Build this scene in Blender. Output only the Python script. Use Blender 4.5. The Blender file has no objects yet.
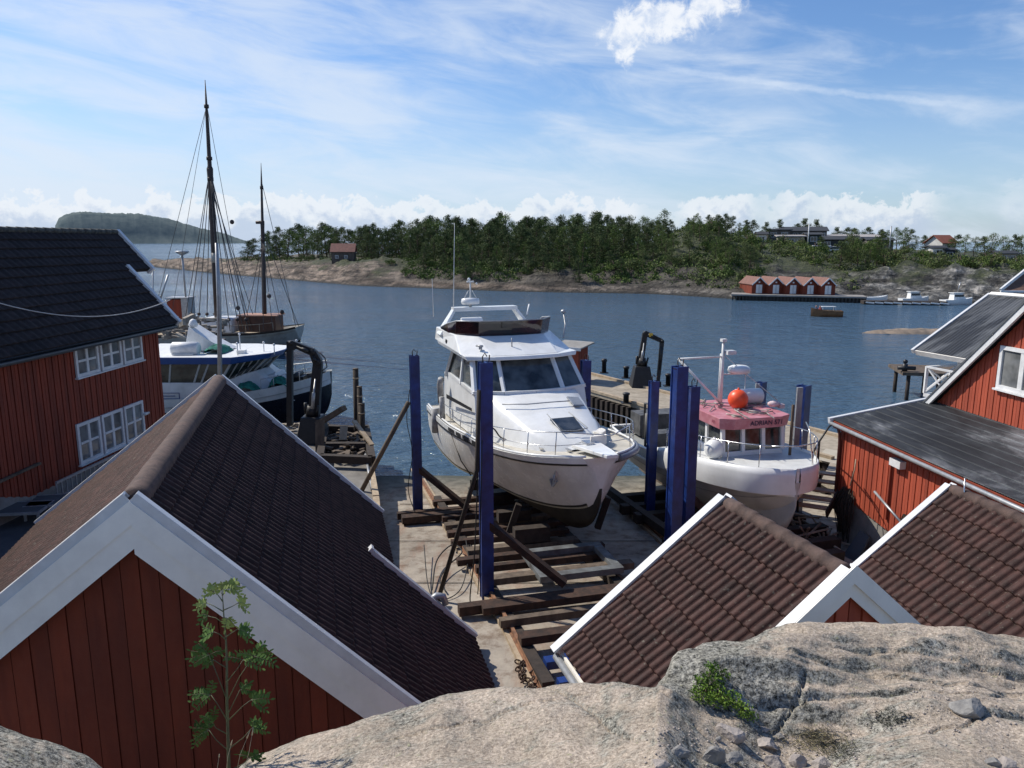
import bpy, bmesh, math, random
from mathutils import Vector, Matrix, noise
from mathutils.bvhtree import BVHTree
rnd = random.Random(7)
S = bpy.context.scene; C = S.collection
rad = math.radians
# ---------------------------------------------------------------- camera model
FPX = 750.; HORY = 241.; CH = 9.6
PITCH = math.atan((384-HORY)/FPX); CP, SP = math.cos(PITCH), math.sin(PITCH)
def ray(x, y):
    u = (x-512)/FPX; v = (384-y)/FPX
    return Vector((u, CP+v*SP, -SP+v*CP))
def Zp(x, y, z):
    r = ray(x, y); t = (z-CH)/r.z; return Vector((r.x*t, r.y*t, z))
def Yp(x, y, d):
    r = ray(x, y); t = d/r.y; return Vector((r.x*t, d, CH+r.z*t))
# ---------------------------------------------------------------- materials
def _new(name):
    m = bpy.data.materials.new(name); m.use_nodes = True
    nt = m.node_tree; nt.nodes.clear()
    out = nt.nodes.new('ShaderNodeOutputMaterial'); b = nt.nodes.new('ShaderNodeBsdfPrincipled')
    nt.links.new(b.outputs[0], out.inputs[0]); return m, nt, b
def col4(c): return (c[0], c[1], c[2], 1)
def ramp(nt, src, stops):
    r = nt.nodes.new('ShaderNodeValToRGB'); e = r.color_ramp.elements
    while len(e) < len(stops): e.new(0.5)
    for k, (p, c) in enumerate(stops): e[k].position = p; e[k].color = col4(c) if len(c) == 3 else c
    nt.links.new(src, r.inputs[0]); return r.outputs[0]
def texn(nt, scale, detail=6, rough=.6, stretch=None, kind='noise', coord='Object', dist=0):
    tc = nt.nodes.new('ShaderNodeTexCoord'); mp = nt.nodes.new('ShaderNodeMapping')
    nt.links.new(tc.outputs[coord], mp.inputs[0])
    if stretch: mp.inputs['Scale'].default_value = stretch
    if kind == 'noise':
        n = nt.nodes.new('ShaderNodeTexNoise'); n.inputs['Scale'].default_value = scale
        n.inputs['Detail'].default_value = detail; n.inputs['Roughness'].default_value = rough; n.inputs['Distortion'].default_value = dist
        nt.links.new(mp.outputs[0], n.inputs['Vector']); return n.outputs['Fac']
    n = nt.nodes.new('ShaderNodeTexVoronoi'); n.inputs['Scale'].default_value = scale
    nt.links.new(mp.outputs[0], n.inputs['Vector']); return n.outputs['Distance'] if kind == 'voro' else n.outputs['Color']
def mix(nt, f, a, b, mode='MIX'):
    m = nt.nodes.new('ShaderNodeMix'); m.data_type = 'RGBA'; m.blend_type = mode
    for v, i in ((f, 0), (a, 6), (b, 7)):
        if isinstance(v, (int, float)): m.inputs[i].default_value = v
        elif isinstance(v, tuple): m.inputs[i].default_value = col4(v)
        else: nt.links.new(v, m.inputs[i])
    return m.outputs[2]
def bump(nt, b, h, strength=.3, dist=.02):
    n = nt.nodes.new('ShaderNodeBump'); n.inputs['Strength'].default_value = strength; n.inputs['Distance'].default_value = dist
    nt.links.new(h, n.inputs['Height']); nt.links.new(n.outputs[0], b.inputs['Normal'])
def math_(nt, op, a, b=None, c=None):
    m = nt.nodes.new('ShaderNodeMath'); m.operation = op
    for i, v in enumerate((a, b, c)):
        if v is None: continue
        if isinstance(v, (int, float)): m.inputs[i].default_value = v
        else: nt.links.new(v, m.inputs[i])
    return m.outputs[0]
_mc = {}
def M(name, c, c2=None, scale=3, rough=.6, metal=0, bmp=0, bscale=None, stretch=None, spec=None, lo=.35, hi=.65, grime=0):
    if name in _mc: return _mc[name]
    m, nt, b = _new(name)
    if c2 is None: c2 = tuple(v*.78 for v in c)
    f = texn(nt, scale, stretch=stretch)
    colr = ramp(nt, f, [(lo, c2), (hi, c)])
    if grime:
        g = texn(nt, .9, 8, .7, stretch=(1, 1, .35)); gm = ramp(nt, g, [(.45, (1, 1, 1)), (.72, (1-grime, 1-grime*1.05, 1-grime*1.2))])
        colr = mix(nt, 1., colr, gm, 'MULTIPLY')
    if 'board' in name or 'tile' in name:   # every board or tile a little different
        at = nt.nodes.new('ShaderNodeAttribute'); at.attribute_name = 'tv'
        cb = nt.nodes.new('ShaderNodeCombineXYZ'); v1 = math_(nt, 'ADD', at.outputs['Fac'], 1.)
        for i in range(3): nt.links.new(v1, cb.inputs[i])
        colr = mix(nt, 1., colr, cb.outputs[0], 'MULTIPLY')
    if name == 'brown_concrete_tile':
        sp = ramp(nt, texn(nt, 16, 4, .6), [(.63, (0,0,0)), (.70, (.55,.55,.55))]); colr = mix(nt, sp, colr, (.16,.15,.12))
    nt.links.new(colr, b.inputs['Base Color'])
    rr = texn(nt, scale*2.3, 4); mr = nt.nodes.new('ShaderNodeMapRange'); nt.links.new(rr, mr.inputs[0])
    mr.inputs['To Min'].default_value = max(.02, rough-.12); mr.inputs['To Max'].default_value = min(1, rough+.12)
    nt.links.new(mr.outputs[0], b.inputs['Roughness'])
    b.inputs['Metallic'].default_value = metal
    if spec is not None: b.inputs['Specular IOR Level'].default_value = spec
    if bmp: bump(nt, b, texn(nt, bscale or scale*4, 5), bmp, .01)
    _mc[name] = m; return m
# ---------------------------------------------------------------- mesh builder
class Frame:
    def __init__(s, o=(0,0,0), x=(1,0,0), y=(0,1,0), z=(0,0,1)):
        s.o = Vector(o); s.x = Vector(x).normalized(); s.y = Vector(y).normalized(); s.z = Vector(z).normalized()
    def __call__(s, p): return s.o + s.x*p[0] + s.y*p[1] + s.z*p[2]
W = Frame()
def heading(o, ang):
    """local +x at angle ang (deg) from world +x"""
    a = rad(ang); return Frame(o, (math.cos(a), math.sin(a), 0), (-math.sin(a), math.cos(a), 0))
class MB:
    def __init__(s, f=W): s.v = []; s.fc = []; s.sm = []; s.f = f; s.st = []
    def add(s, vs, fs, smooth=False, raw=False):
        s.st.append((len(s.v), len(s.fc))); b = len(s.v); s.v += [Vector(v) if raw else s.f(v) for v in vs]
        for f in fs: s.fc.append([b+i for i in f]); s.sm.append(smooth)
        return s
    def box(s, x0, x1, y0, y1, z0, z1):
        return s.add([(x0,y0,z0),(x1,y0,z0),(x1,y1,z0),(x0,y1,z0),(x0,y0,z1),(x1,y0,z1),(x1,y1,z1),(x0,y1,z1)],
            [(0,3,2,1),(4,5,6,7),(0,1,5,4),(1,2,6,5),(2,3,7,6),(3,0,4,7)])
    def prism(s, poly, vec):
        n = len(poly); v = Vector(vec)
        return s.add([Vector(p) for p in poly]+[Vector(p)+v for p in poly],
            [tuple(range(n))[::-1], tuple(range(n, 2*n))]+[(i, (i+1) % n, n+(i+1) % n, n+i) for i in range(n)])
    def quad(s, *p): return s.add(p, [tuple(range(len(p)))])
    def beam(s, p, q, w, h, up=(0,0,1), taper=1):
        p, q = Vector(p), Vector(q); d = (q-p).normalized(); u = Vector(up)
        if abs(d.dot(u)) > .98: u = Vector((1, 0, 0))
        a = d.cross(u).normalized(); u = a.cross(d).normalized()
        vs = []
        for c, k in ((p, 1), (q, taper)):
            for i, j in ((-1,-1),(1,-1),(1,1),(-1,1)): vs.append(c + a*(i*w/2*k) + u*(j*h/2*k))
        return s.add(vs, [(0,3,2,1),(4,5,6,7),(0,1,5,4),(1,2,6,5),(2,3,7,6),(3,0,4,7)])
    def tube(s, pts, r, n=8, cap=True, smooth=True):
        pts = [Vector(p) for p in pts]; k = len(pts); vs = []; fs = []
        rs = r if isinstance(r, (list, tuple)) else [r]*k
        prev = None
        for i, p in enumerate(pts):
            d = (pts[min(i+1, k-1)]-pts[max(i-1, 0)]).normalized()
            if prev is None:
                a = d.orthogonal().normalized()
            else:
                a = prev - d*prev.dot(d)
                a = a.normalized() if a.length > 1e-6 else d.orthogonal().normalized()
            prev = a; b = d.cross(a)
            for j in range(n):
                t = 2*math.pi*j/n; vs.append(p + (a*math.cos(t)+b*math.sin(t))*rs[i])
        for i in range(k-1):
            for j in range(n): fs.append((i*n+j, i*n+(j+1) % n, (i+1)*n+(j+1) % n, (i+1)*n+j))
        if cap: fs += [tuple(range(n))[::-1], tuple((k-1)*n+j for j in range(n))]
        return s.add(vs, fs, smooth)
    def lathe(s, c, prof, n=16, axis=(0,0,1), smooth=True):
        c = Vector(c); ax = Vector(axis).normalized(); a = ax.orthogonal().normalized(); b = ax.cross(a); vs = []; fs = []
        for (r, h) in prof:
            for j in range(n):
                t = 2*math.pi*j/n; vs.append(c + ax*h + (a*math.cos(t)+b*math.sin(t))*max(r, 1e-4))
        for i in range(len(prof)-1):
            for j in range(n): fs.append((i*n+j, i*n+(j+1) % n, (i+1)*n+(j+1) % n, (i+1)*n+j))
        fs += [tuple(range(n))[::-1], tuple((len(prof)-1)*n+j for j in range(n))]
        return s.add(vs, fs, smooth)
    def ball(s, c, r, n=16, sx=1, sy=1, sz=1):
        vs = []; fs = []; m = n//2
        for i in range(m+1):
            ph = math.pi*i/m
            for j in range(n):
                t = 2*math.pi*j/n
                vs.append((c[0]+r*sx*math.sin(ph)*math.cos(t), c[1]+r*sy*math.sin(ph)*math.sin(t), c[2]+r*sz*math.cos(ph)))
        for i in range(m):
            for j in range(n): fs.append((i*n+j, (i+1)*n+j, (i+1)*n+(j+1) % n, i*n+(j+1) % n))
        return s.add(vs, fs, True)
    def grid(s, rows, smooth=True, flip=False):
        n = len(rows[0]); vs = [p for r in rows for p in r]; fs = []
        for i in range(len(rows)-1):
            for j in range(n-1):
                f = (i*n+j, i*n+j+1, (i+1)*n+j+1, (i+1)*n+j); fs.append(f[::-1] if flip else f)
        return s.add(vs, fs, smooth)
    def build_each(s, name, mat, parent):
        ends = s.st[1:]+[(len(s.v), len(s.fc))]; out = []
        for (v0, f0), (v1, f1) in zip(s.st, ends):
            m = MB(); m.v = s.v[v0:v1]; m.fc = [[i-v0 for i in f] for f in s.fc[f0:f1]]; m.sm = s.sm[f0:f1]; out.append(m.build(name, mat, parent))
        return out
    def build(s, name, mat, parent=None, loc=None):
        me = bpy.data.meshes.new(name)
        if parent is not None: inv = root_matrix(parent).inverted()
        else:
            if loc is None:
                xs = [v.x for v in s.v]; ys = [v.y for v in s.v]; zs = [v.z for v in s.v]
                loc = ((min(xs)+max(xs))/2, (min(ys)+max(ys))/2, min(zs))
            inv = Matrix.Translation(-Vector(loc))
        me.from_pydata([inv @ v for v in s.v], [], s.fc); me.polygons.foreach_set('use_smooth', s.sm)
        me.materials.append(mat); me.update()
        o = bpy.data.objects.new(name, me); C.objects.link(o)
        if parent is not None: o.parent = parent
        else: o.location = loc
        return o
def root_matrix(o):
    m = Matrix.LocRotScale(o.location, o.rotation_euler, o.scale)
    return root_matrix(o.parent) @ m if o.parent else m
def weld(o, dist=.0005, smooth_angle=None):
    bm = bmesh.new(); bm.from_mesh(o.data); bmesh.ops.remove_doubles(bm, verts=bm.verts, dist=dist)
    bmesh.ops.recalc_face_normals(bm, faces=bm.faces); bm.to_mesh(o.data); bm.free(); return o
def bevel(o, w=.02, seg=2):
    m = o.modifiers.new('Bevel', 'BEVEL'); m.width = w; m.segments = seg; m.limit_method = 'ANGLE'; m.angle_limit = rad(40); return o
def tag(o, label, cat, group=None, kind=None):
    if label: o['label'] = label
    if cat: o['category'] = cat
    if group: o['group'] = group
    if kind: o['kind'] = kind
    return o
def thing(name, label, cat, loc=(0,0,0), group=None):
    o = bpy.data.objects.new(name, None); C.objects.link(o); o.location = loc; o.empty_display_size = .2
    return tag(o, label, cat, group)
def struct(o): o['kind'] = 'structure'; return o
def dup(root, loc, rz=0, sc=1, label=None, group=None):
    r = root.copy(); C.objects.link(r); r.location = loc; r.rotation_euler = (0, 0, rz)
    r.scale = (sc, sc, sc) if isinstance(sc, (int, float)) else sc
    if label: r['label'] = label
    if group: r['group'] = group
    for ch in list(root.children):
        c = ch.copy(); C.objects.link(c); c.parent = r
        for g in ch.children:
            d = g.copy(); C.objects.link(d); d.parent = c
    return r
def lerp(a, b, t): return a+(b-a)*t
def interp(x, tab):
    if x <= tab[0][0]: return tab[0][1]
    for (x0, y0), (x1, y1) in zip(tab, tab[1:]):
        if x <= x1:
            t = (x-x0)/(x1-x0); return lerp(y0, y1, t)
    return tab[-1][1]
def sinterp(x, tab):
    if x <= tab[0][0]: return tab[0][1]
    for (x0, y0), (x1, y1) in zip(tab, tab[1:]):
        if x <= x1:
            t = (x-x0)/(x1-x0); t = t*t*(3-2*t); return lerp(y0, y1, t)
    return tab[-1][1]
def cr(tab, x):
    """Catmull-Rom through (x, y) table"""
    n = len(tab)
    for i in range(n-1):
        if x <= tab[i+1][0] or i == n-2:
            x0, y0 = tab[i]; x1, y1 = tab[i+1]; t = (x-x0)/(x1-x0); h = x1-x0
            m0 = (y1-tab[i-1][1])/(x1-tab[i-1][0]) if i > 0 else (y1-y0)/h
            m1 = (tab[i+2][1]-y0)/(tab[i+2][0]-x0) if i+2 < n else (y1-y0)/h
            return (2*t**3-3*t*t+1)*y0+(t**3-2*t*t+t)*m0*h+(-2*t**3+3*t*t)*y1+(t**3-t*t)*m1*h
# ---------------------------------------------------------------- palette
white = M('white_painted_wood', (.74,.75,.75), (.62,.63,.63), 5, .5, grime=.12)
white_bd = M('white_fascia_board', (.90,.87,.80), (.82,.79,.73), 3, .6, bmp=.1, grime=.10)
whitem = M('white_sheet_metal', (.66,.67,.68), (.56,.57,.58), 4, .35, grime=.1)
gel = M('white_gelcoat', (.80,.81,.80), (.72,.73,.72), 2, .22, grime=.12)
gel_hull = M('aged_white_gelcoat', (.74,.72,.68), (.62,.60,.56), 1.2, .25, grime=.22)
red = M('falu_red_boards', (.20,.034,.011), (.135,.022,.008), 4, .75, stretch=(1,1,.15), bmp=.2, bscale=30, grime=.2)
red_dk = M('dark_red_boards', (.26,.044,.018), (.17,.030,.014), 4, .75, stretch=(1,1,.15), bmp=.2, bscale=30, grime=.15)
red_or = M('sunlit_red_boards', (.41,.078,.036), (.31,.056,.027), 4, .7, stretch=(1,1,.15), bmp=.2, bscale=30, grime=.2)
tile_br = M('brown_concrete_tile', (.072,.033,.027), (.036,.018,.015), 6, .7, bmp=.4, bscale=60, grime=.3, spec=.25)
tile_sh = M('shaded_brown_tile', (.052,.027,.023), (.024,.013,.012), 6, .8, bmp=.3, bscale=60, spec=.2)  # darker copy of the brown tile: the right slope's shade is in the colour
tile_bk = M('black_tile', (.034,.025,.025), (.017,.013,.013), 5, .8, bmp=.3, bscale=40, spec=.25)
ridge_m = M('weathered_ridge_tile', (.115,.072,.058), (.065,.042,.036), 9, .85, bmp=.5, bscale=50, grime=.25)
slate = M('black_corrugated_sheet', (.028,.031,.035), (.016,.018,.021), 2, .38, metal=0, grime=.2)
slate_l = M('grey_corrugated_sheet', (.12,.13,.135), (.07,.075,.08), 2, .35)
concrete = M('old_concrete', (.34,.31,.27), (.22,.195,.165), 1.3, .9, bmp=.4, bscale=14, grime=.35)
found = M('grey_foundation', (.30,.29,.27), (.20,.19,.175), 2, .9, bmp=.4, bscale=12, grime=.3)
asphalt = M('yard_asphalt', (.10,.10,.105), (.065,.065,.07), 1.2, .9, bmp=.4, bscale=40)
wood = M('weathered_timber', (.16,.12,.085), (.07,.052,.038), 5, .85, stretch=(1,1,.3), bmp=.4, bscale=20, grime=.3)
wood_dk = M('tarred_timber', (.045,.032,.024), (.022,.016,.012), 5, .85, bmp=.4, bscale=20)
wood_lt = M('pale_planks', (.46,.37,.26), (.30,.23,.155), 5, .8, bmp=.3, bscale=20, grime=.2)
rust = M('rusty_steel', (.075,.040,.026), (.028,.018,.014), 6, .85, metal=.2, bmp=.4, bscale=30)
rust_lt = M('orange_rust', (.30,.15,.08), (.14,.07,.04), 6, .85, bmp=.5, bscale=30)
blue_st = M('blue_painted_steel', (.013,.045,.22), (.007,.022,.11), 3, .4, bmp=.1, bscale=25, grime=.35)
black_st = M('black_machinery', (.018,.018,.020), (.010,.010,.011), 5, .5, bmp=.2)
steel = M('stainless_steel', (.62,.62,.62), (.5,.5,.5), 8, .25, metal=.9)
galv = M('galvanised_steel', (.42,.43,.44), (.30,.31,.32), 6, .45, metal=.5)
rubber = M('black_rubber', (.02,.02,.02), (.012,.012,.012), 8, .7)
rope_m = M('dark_rope', (.05,.04,.03), (.025,.02,.016), 20, .9)
def glass_mat(name, c, c2, scale):
    m, nt, b = _new(name); f = texn(nt, scale, 3)
    nt.links.new(ramp(nt, f, [(.4, c), (.62, c2)]), b.inputs['Base Color']); b.inputs['Roughness'].default_value = .06
    b.inputs['Specular IOR Level'].default_value = .7; return m
glass = glass_mat('dark_window_glass', (.012,.015,.018), (.05,.055,.06), 2)
glass_c = glass_mat('curtained_window_glass', (.10,.105,.105), (.22,.225,.22), 1.5)
# ---------------------------------------------------------------- camera, world, sun
cam = bpy.data.cameras.new('camera'); cam.sensor_width = 36; cam.lens = 36*FPX/1024; cam.clip_end = 12000; cam.clip_start = .05
co = bpy.data.objects.new('camera', cam); C.objects.link(co); co.location = (0, 0, CH); co.rotation_euler = (math.pi/2-PITCH, 0, 0); S.camera = co
S.view_settings.view_transform = 'Standard'; S.view_settings.look = 'None'; S.view_settings.exposure = 0
SUN_E, SUN_AZ = 46., -60.   # azimuth clockwise from +Y
sd = Vector((math.sin(rad(SUN_AZ))*math.cos(rad(SUN_E)), math.cos(rad(SUN_AZ))*math.cos(rad(SUN_E)), math.sin(rad(SUN_E))))
sl = bpy.data.lights.new('sun', 'SUN'); sl.energy = 5.0; sl.angle = rad(.5); sl.color = (1, .93, .82)
so = bpy.data.objects.new('sun', sl); C.objects.link(so); so.rotation_euler = (-sd).to_track_quat('-Z', 'Y').to_euler(); so.location = (0, 0, 40)
# ---------------------------------------------------------------- sky
def build_world():
    w = bpy.data.worlds.new('World'); S.world = w; w.use_nodes = True; nt = w.node_tree; N = nt.nodes; L = nt.links
    bg = N['Background']; bg.inputs[1].default_value = .12
    sky = N.new('ShaderNodeTexSky'); sky.sky_type = 'NISHITA'; sky.sun_disc = False
    sky.sun_elevation = rad(SUN_E); sky.sun_rotation = rad(SUN_AZ); sky.air_density = 1.0; sky.dust_density = .6; sky.ozone_density = 2.2
    tc = N.new('ShaderNodeTexCoord'); sep = N.new('ShaderNodeSeparateXYZ'); L.new(tc.outputs['Generated'], sep.inputs[0])
    m = lambda op, a, b=None, c=None: math_(nt, op, a, b, c)
    X, Yv, Zv = sep.outputs
    el = m('MULTIPLY', m('ARCSINE', Zv), 57.2958); az = m('MULTIPLY', m('ARCTAN2', X, Yv), 57.2958)
    def noise2(sx, sy, scale, detail, rough, dist=0, ox=0., tilt=0.):
        cb = N.new('ShaderNodeCombineXYZ'); e2 = m('ADD', el, m('MULTIPLY', az, tilt)) if tilt else el
        L.new(m('ADD', m('MULTIPLY', az, sx), ox), cb.inputs[0]); L.new(m('MULTIPLY', e2, sy), cb.inputs[1])
        n = N.new('ShaderNodeTexNoise'); n.inputs['Scale'].default_value = scale; n.inputs['Detail'].default_value = detail
        n.inputs['Roughness'].default_value = rough; n.inputs['Distortion'].default_value = dist
        L.new(cb.outputs[0], n.inputs['Vector']); return n.outputs['Fac']
    def ss(v, a, b):
        r = N.new('ShaderNodeMapRange'); r.interpolation_type = 'SMOOTHSTEP'; L.new(v, r.inputs[0]) if not isinstance(v, (int, float)) else None
        r.inputs[1].default_value = a; r.inputs[2].default_value = b; return r.outputs[0]
    # thin high cirrus, thicker to the left, streaky
    ci = noise2(.045, .15, 1.0, 7, .52, .7, 3.1, .10)
    ci2 = noise2(.10, .42, 1.0, 8, .60, .6, 9.7, .13)
    cim = m('ADD', m('MULTIPLY', ci, .50), m('MULTIPLY', ci2, .50))
    left = ss(az, 34., -34.)
    cirm = m('MULTIPLY', ss(m('ADD', cim, m('MULTIPLY', left, .10)), .43, .70), ss(el, 32., 12.))
    cirm = m('MULTIPLY', cirm, .72)
    # pale haze near the horizon
    haze = m('MULTIPLY', ss(el, 13., 0.), m('ADD', .42, m('MULTIPLY', left, .38)))
    # cumulus band: towers whose tops follow a noise in azimuth
    top = m('ADD', noise2(.10, .0, 1.0, 2, .5, 0, 5.3), 0.)
    top2 = noise2(.55, .55, 1.0, 7, .62, .2, 1.2)
    hgt = m('ADD', m('MULTIPLY', m('SUBTRACT', top, .5), 3.0), m('ADD', .3, m('MULTIPLY', top2, 5.2)))
    band = ss(m('SUBTRACT', hgt, el), -.10, .28)
    band = m('MULTIPLY', band, ss(m('ADD', noise2(.13, .0, 1.0, 2, .5, 0, 15.3), m('MULTIPLY', left, .22)), .40, .56))
    fine = noise2(.9, 1.2, 1.0, 6, .6, .3, 6.)
    shade = m('ADD', m('MULTIPLY', fine, .75), m('MULTIPLY', ss(m('SUBTRACT', hgt, el), 2.4, 0.), .55))
    # one small cumulus near the top of the view
    def blob(a0, e0, ra, re):
        da = m('DIVIDE', m('SUBTRACT', az, a0), ra); de = m('DIVIDE', m('SUBTRACT', el, e0), re)
        return m('SUBTRACT', 1., m('SQRT', m('ADD', m('MULTIPLY', da, da), m('MULTIPLY', de, de))))
    b1 = m('MAXIMUM', blob(10.6, 14.9, 4.2, 1.7), blob(8.2, 14.2, 2.4, 1.5))
    b1 = m('MAXIMUM', b1, blob(13.8, 15.6, 2.8, 1.2)); b1 = m('MAXIMUM', b1, blob(8.1, 13.1, .9, 1.3))
    bn = noise2(.9, .9, 1.0, 8, .65, .3, 4.4)
    cum = ss(m('ADD', b1, m('MULTIPLY', m('SUBTRACT', bn, .5), 1.5)), .05, .60)
    # contrail: thin line az 10..34, el falling from 14 to 10.6
    ln = m('SUBTRACT', el, m('ADD', 13.85, m('MULTIPLY', az, -.185)))
    ct = m('MULTIPLY', ss(m('ABSOLUTE', m('ADD', ln, m('MULTIPLY', m('SUBTRACT', noise2(.8, .8, 1.0, 5, .6, 0, 2.), .5), .5))), .30, .06), m('MULTIPLY', ss(az, 8.5, 12.), ss(az, 32.5, 28.)))
    ct = m('MULTIPLY', ct, m('MULTIPLY', noise2(1.1, 1.1, 1.0, 5, .7, 0, 8.), .85))
    c = mix(nt, 1., sky.outputs[0], (.70, .89, 1.14), 'MULTIPLY')
    c = mix(nt, haze, c, (5.3, 6.3, 7.6)); c = mix(nt, cirm, c, (6.2, 6.9, 7.9))
    c = mix(nt, m('MULTIPLY', ct, .5), c, (7.2, 7.8, 8.6))
    cc = mix(nt, ss(shade, .38, .85), (4.3, 5.1, 6.5), (7.3, 7.6, 8.0))
    c = mix(nt, m('MULTIPLY', band, .72), c, cc)
    cc2 = mix(nt, ss(bn, .3, .6), (5.4, 6.2, 7.6), (8.0, 8.2, 8.5)); c = mix(nt, m('MULTIPLY', cum, .9), c, cc2)
    L.new(c, bg.inputs[0])
build_world()
# ---------------------------------------------------------------- water
def build_water():
    m, nt, b = _new('sea_water')
    b.inputs['Base Color'].default_value = (.060, .112, .170, 1); b.inputs['Roughness'].default_value = .12; b.inputs['IOR'].default_value = 1.33
    tc = nt.nodes.new('ShaderNodeTexCoord'); mp = nt.nodes.new('ShaderNodeMapping'); nt.links.new(tc.outputs['Object'], mp.inputs[0])
    mp.inputs['Scale'].default_value = (.7, 1.5, 1)
    def nz(sc, d, r):
        n = nt.nodes.new('ShaderNodeTexNoise'); n.inputs['Scale'].default_value = sc; n.inputs['Detail'].default_value = d; n.inputs['Roughness'].default_value = r
        nt.links.new(mp.outputs[0], n.inputs['Vector']); return n.outputs['Fac']
    h = math_(nt, 'ADD', math_(nt, 'MULTIPLY', nz(1.3, 4, .6), .55), math_(nt, 'MULTIPLY', nz(.42, 3, .5), .9))
    bump(nt, b, h, 1.0, .65)
    # wind lanes change the roughness
    f = texn(nt, .02, 4, .6, stretch=(.5, 2.2, 1)); mr = nt.nodes.new('ShaderNodeMapRange'); nt.links.new(f, mr.inputs[0])
    mr.inputs[1].default_value = .35; mr.inputs[2].default_value = .65; mr.inputs[3].default_value = .05; mr.inputs[4].default_value = .15
    nt.links.new(mr.outputs[0], b.inputs['Roughness'])
    ys = [-60, 20, 60, 120, 300, 800, 2500, 9000]; xs = [-9000, -2500, -600, -150, -40, 40, 150, 600, 2500, 9000]
    o = MB().grid([[(x, y, 0) for x in xs] for y in ys], False).build('water', m, loc=(0,0,0)); struct(o)
build_water()
# ---------------------------------------------------------------- far shore terrain
SH = [(60,470),(100,420),(130,360),(160,302),(230,232),(345,172),(420,158),(500,147),(570,143),(650,141),(700,136),(750,131),(800,131),(860,133),(1000,137),(1200,142)]
HP = [(60,-2),(110,-1.2),(135,.6),(160,2.4),(200,2.8),(240,3.2),(345,4.6),(430,4.8),(500,5.2),(600,6.5),(650,8.5),(685,12.6),(715,12.4),(745,9.6),(800,8.4),(860,7.4),(940,5.9),(1000,5.0),(1200,4.8)]
RP = [(60,20),(160,22),(345,26),(500,28),(640,40),(690,60),(750,70),(860,66),(1000,60),(1200,60)]
WD = [(60,12),(135,14),(160,26),(200,45),(240,90),(345,170),(1200,220)]
def shore_dist(px):
    return cr(SH, px) if px > 60 else 470
def ter(px, s):
    D = shore_dist(px); r = D+s; az = math.atan((px-512)/FPX/ (CP+.19*SP))
    x, y = r*math.sin(az), r*math.cos(az)
    H_, R_, W_ = interp(px, HP), interp(px, RP), interp(px, WD)
    cliff = sinterp(px, [(800,0),(850,1),(1100,1)])
    t = max(0, min(1, s/R_)); f = t**.75*(1.6-.6*t) if t < 1 else 1
    f = t*(2-t)
    z = H_*f
    if cliff > 0:
        k = max(0, min(1, (s-2)/14)); k = k*k*(3-2*k)
        zc = 4.1*k + (H_-4.1)*max(0, min(1, (s-20)/60)); z = lerp(z, zc, cliff)
    # low pink slabs at the water, all along
    z = max(z, min(s*.35, 1.1)) if s > 0 else s*.4
    if px > 420: z = lerp(z, min(z, .25+.13*s), sinterp(px, [(420,0),(470,1),(640,1),(700,0)])*(1 if s < 16 else 0)) if False else z
    if s > W_: z -= (s-W_)*.15
    n1 = noise.noise(Vector((x*.07, y*.07, 0))); n2 = noise.noise(Vector((x*.23, y*.23, 5))); n3 = noise.noise(Vector((x*.6, y*.6, 9)))
    amp = min(1, max(0, s)/6); rockz = sinterp(s, [(0,1),(18,.7),(30,.25)])
    rr = lerp(rockz, 1, cliff*sinterp(s, [(0,1),(25,1),(40,0)]))
    n4 = noise.noise(Vector((x*.11, y*.5, 3)))
    z += amp*abs(n4)*1.1*rockz
    z += amp*(n1*.9 + n2*.8*rr + n3*.5*rr) + (abs(n2)*1.4*rr*amp)
    return Vector((x, y, z))
def terz(px, s): return ter(px, s)
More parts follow.
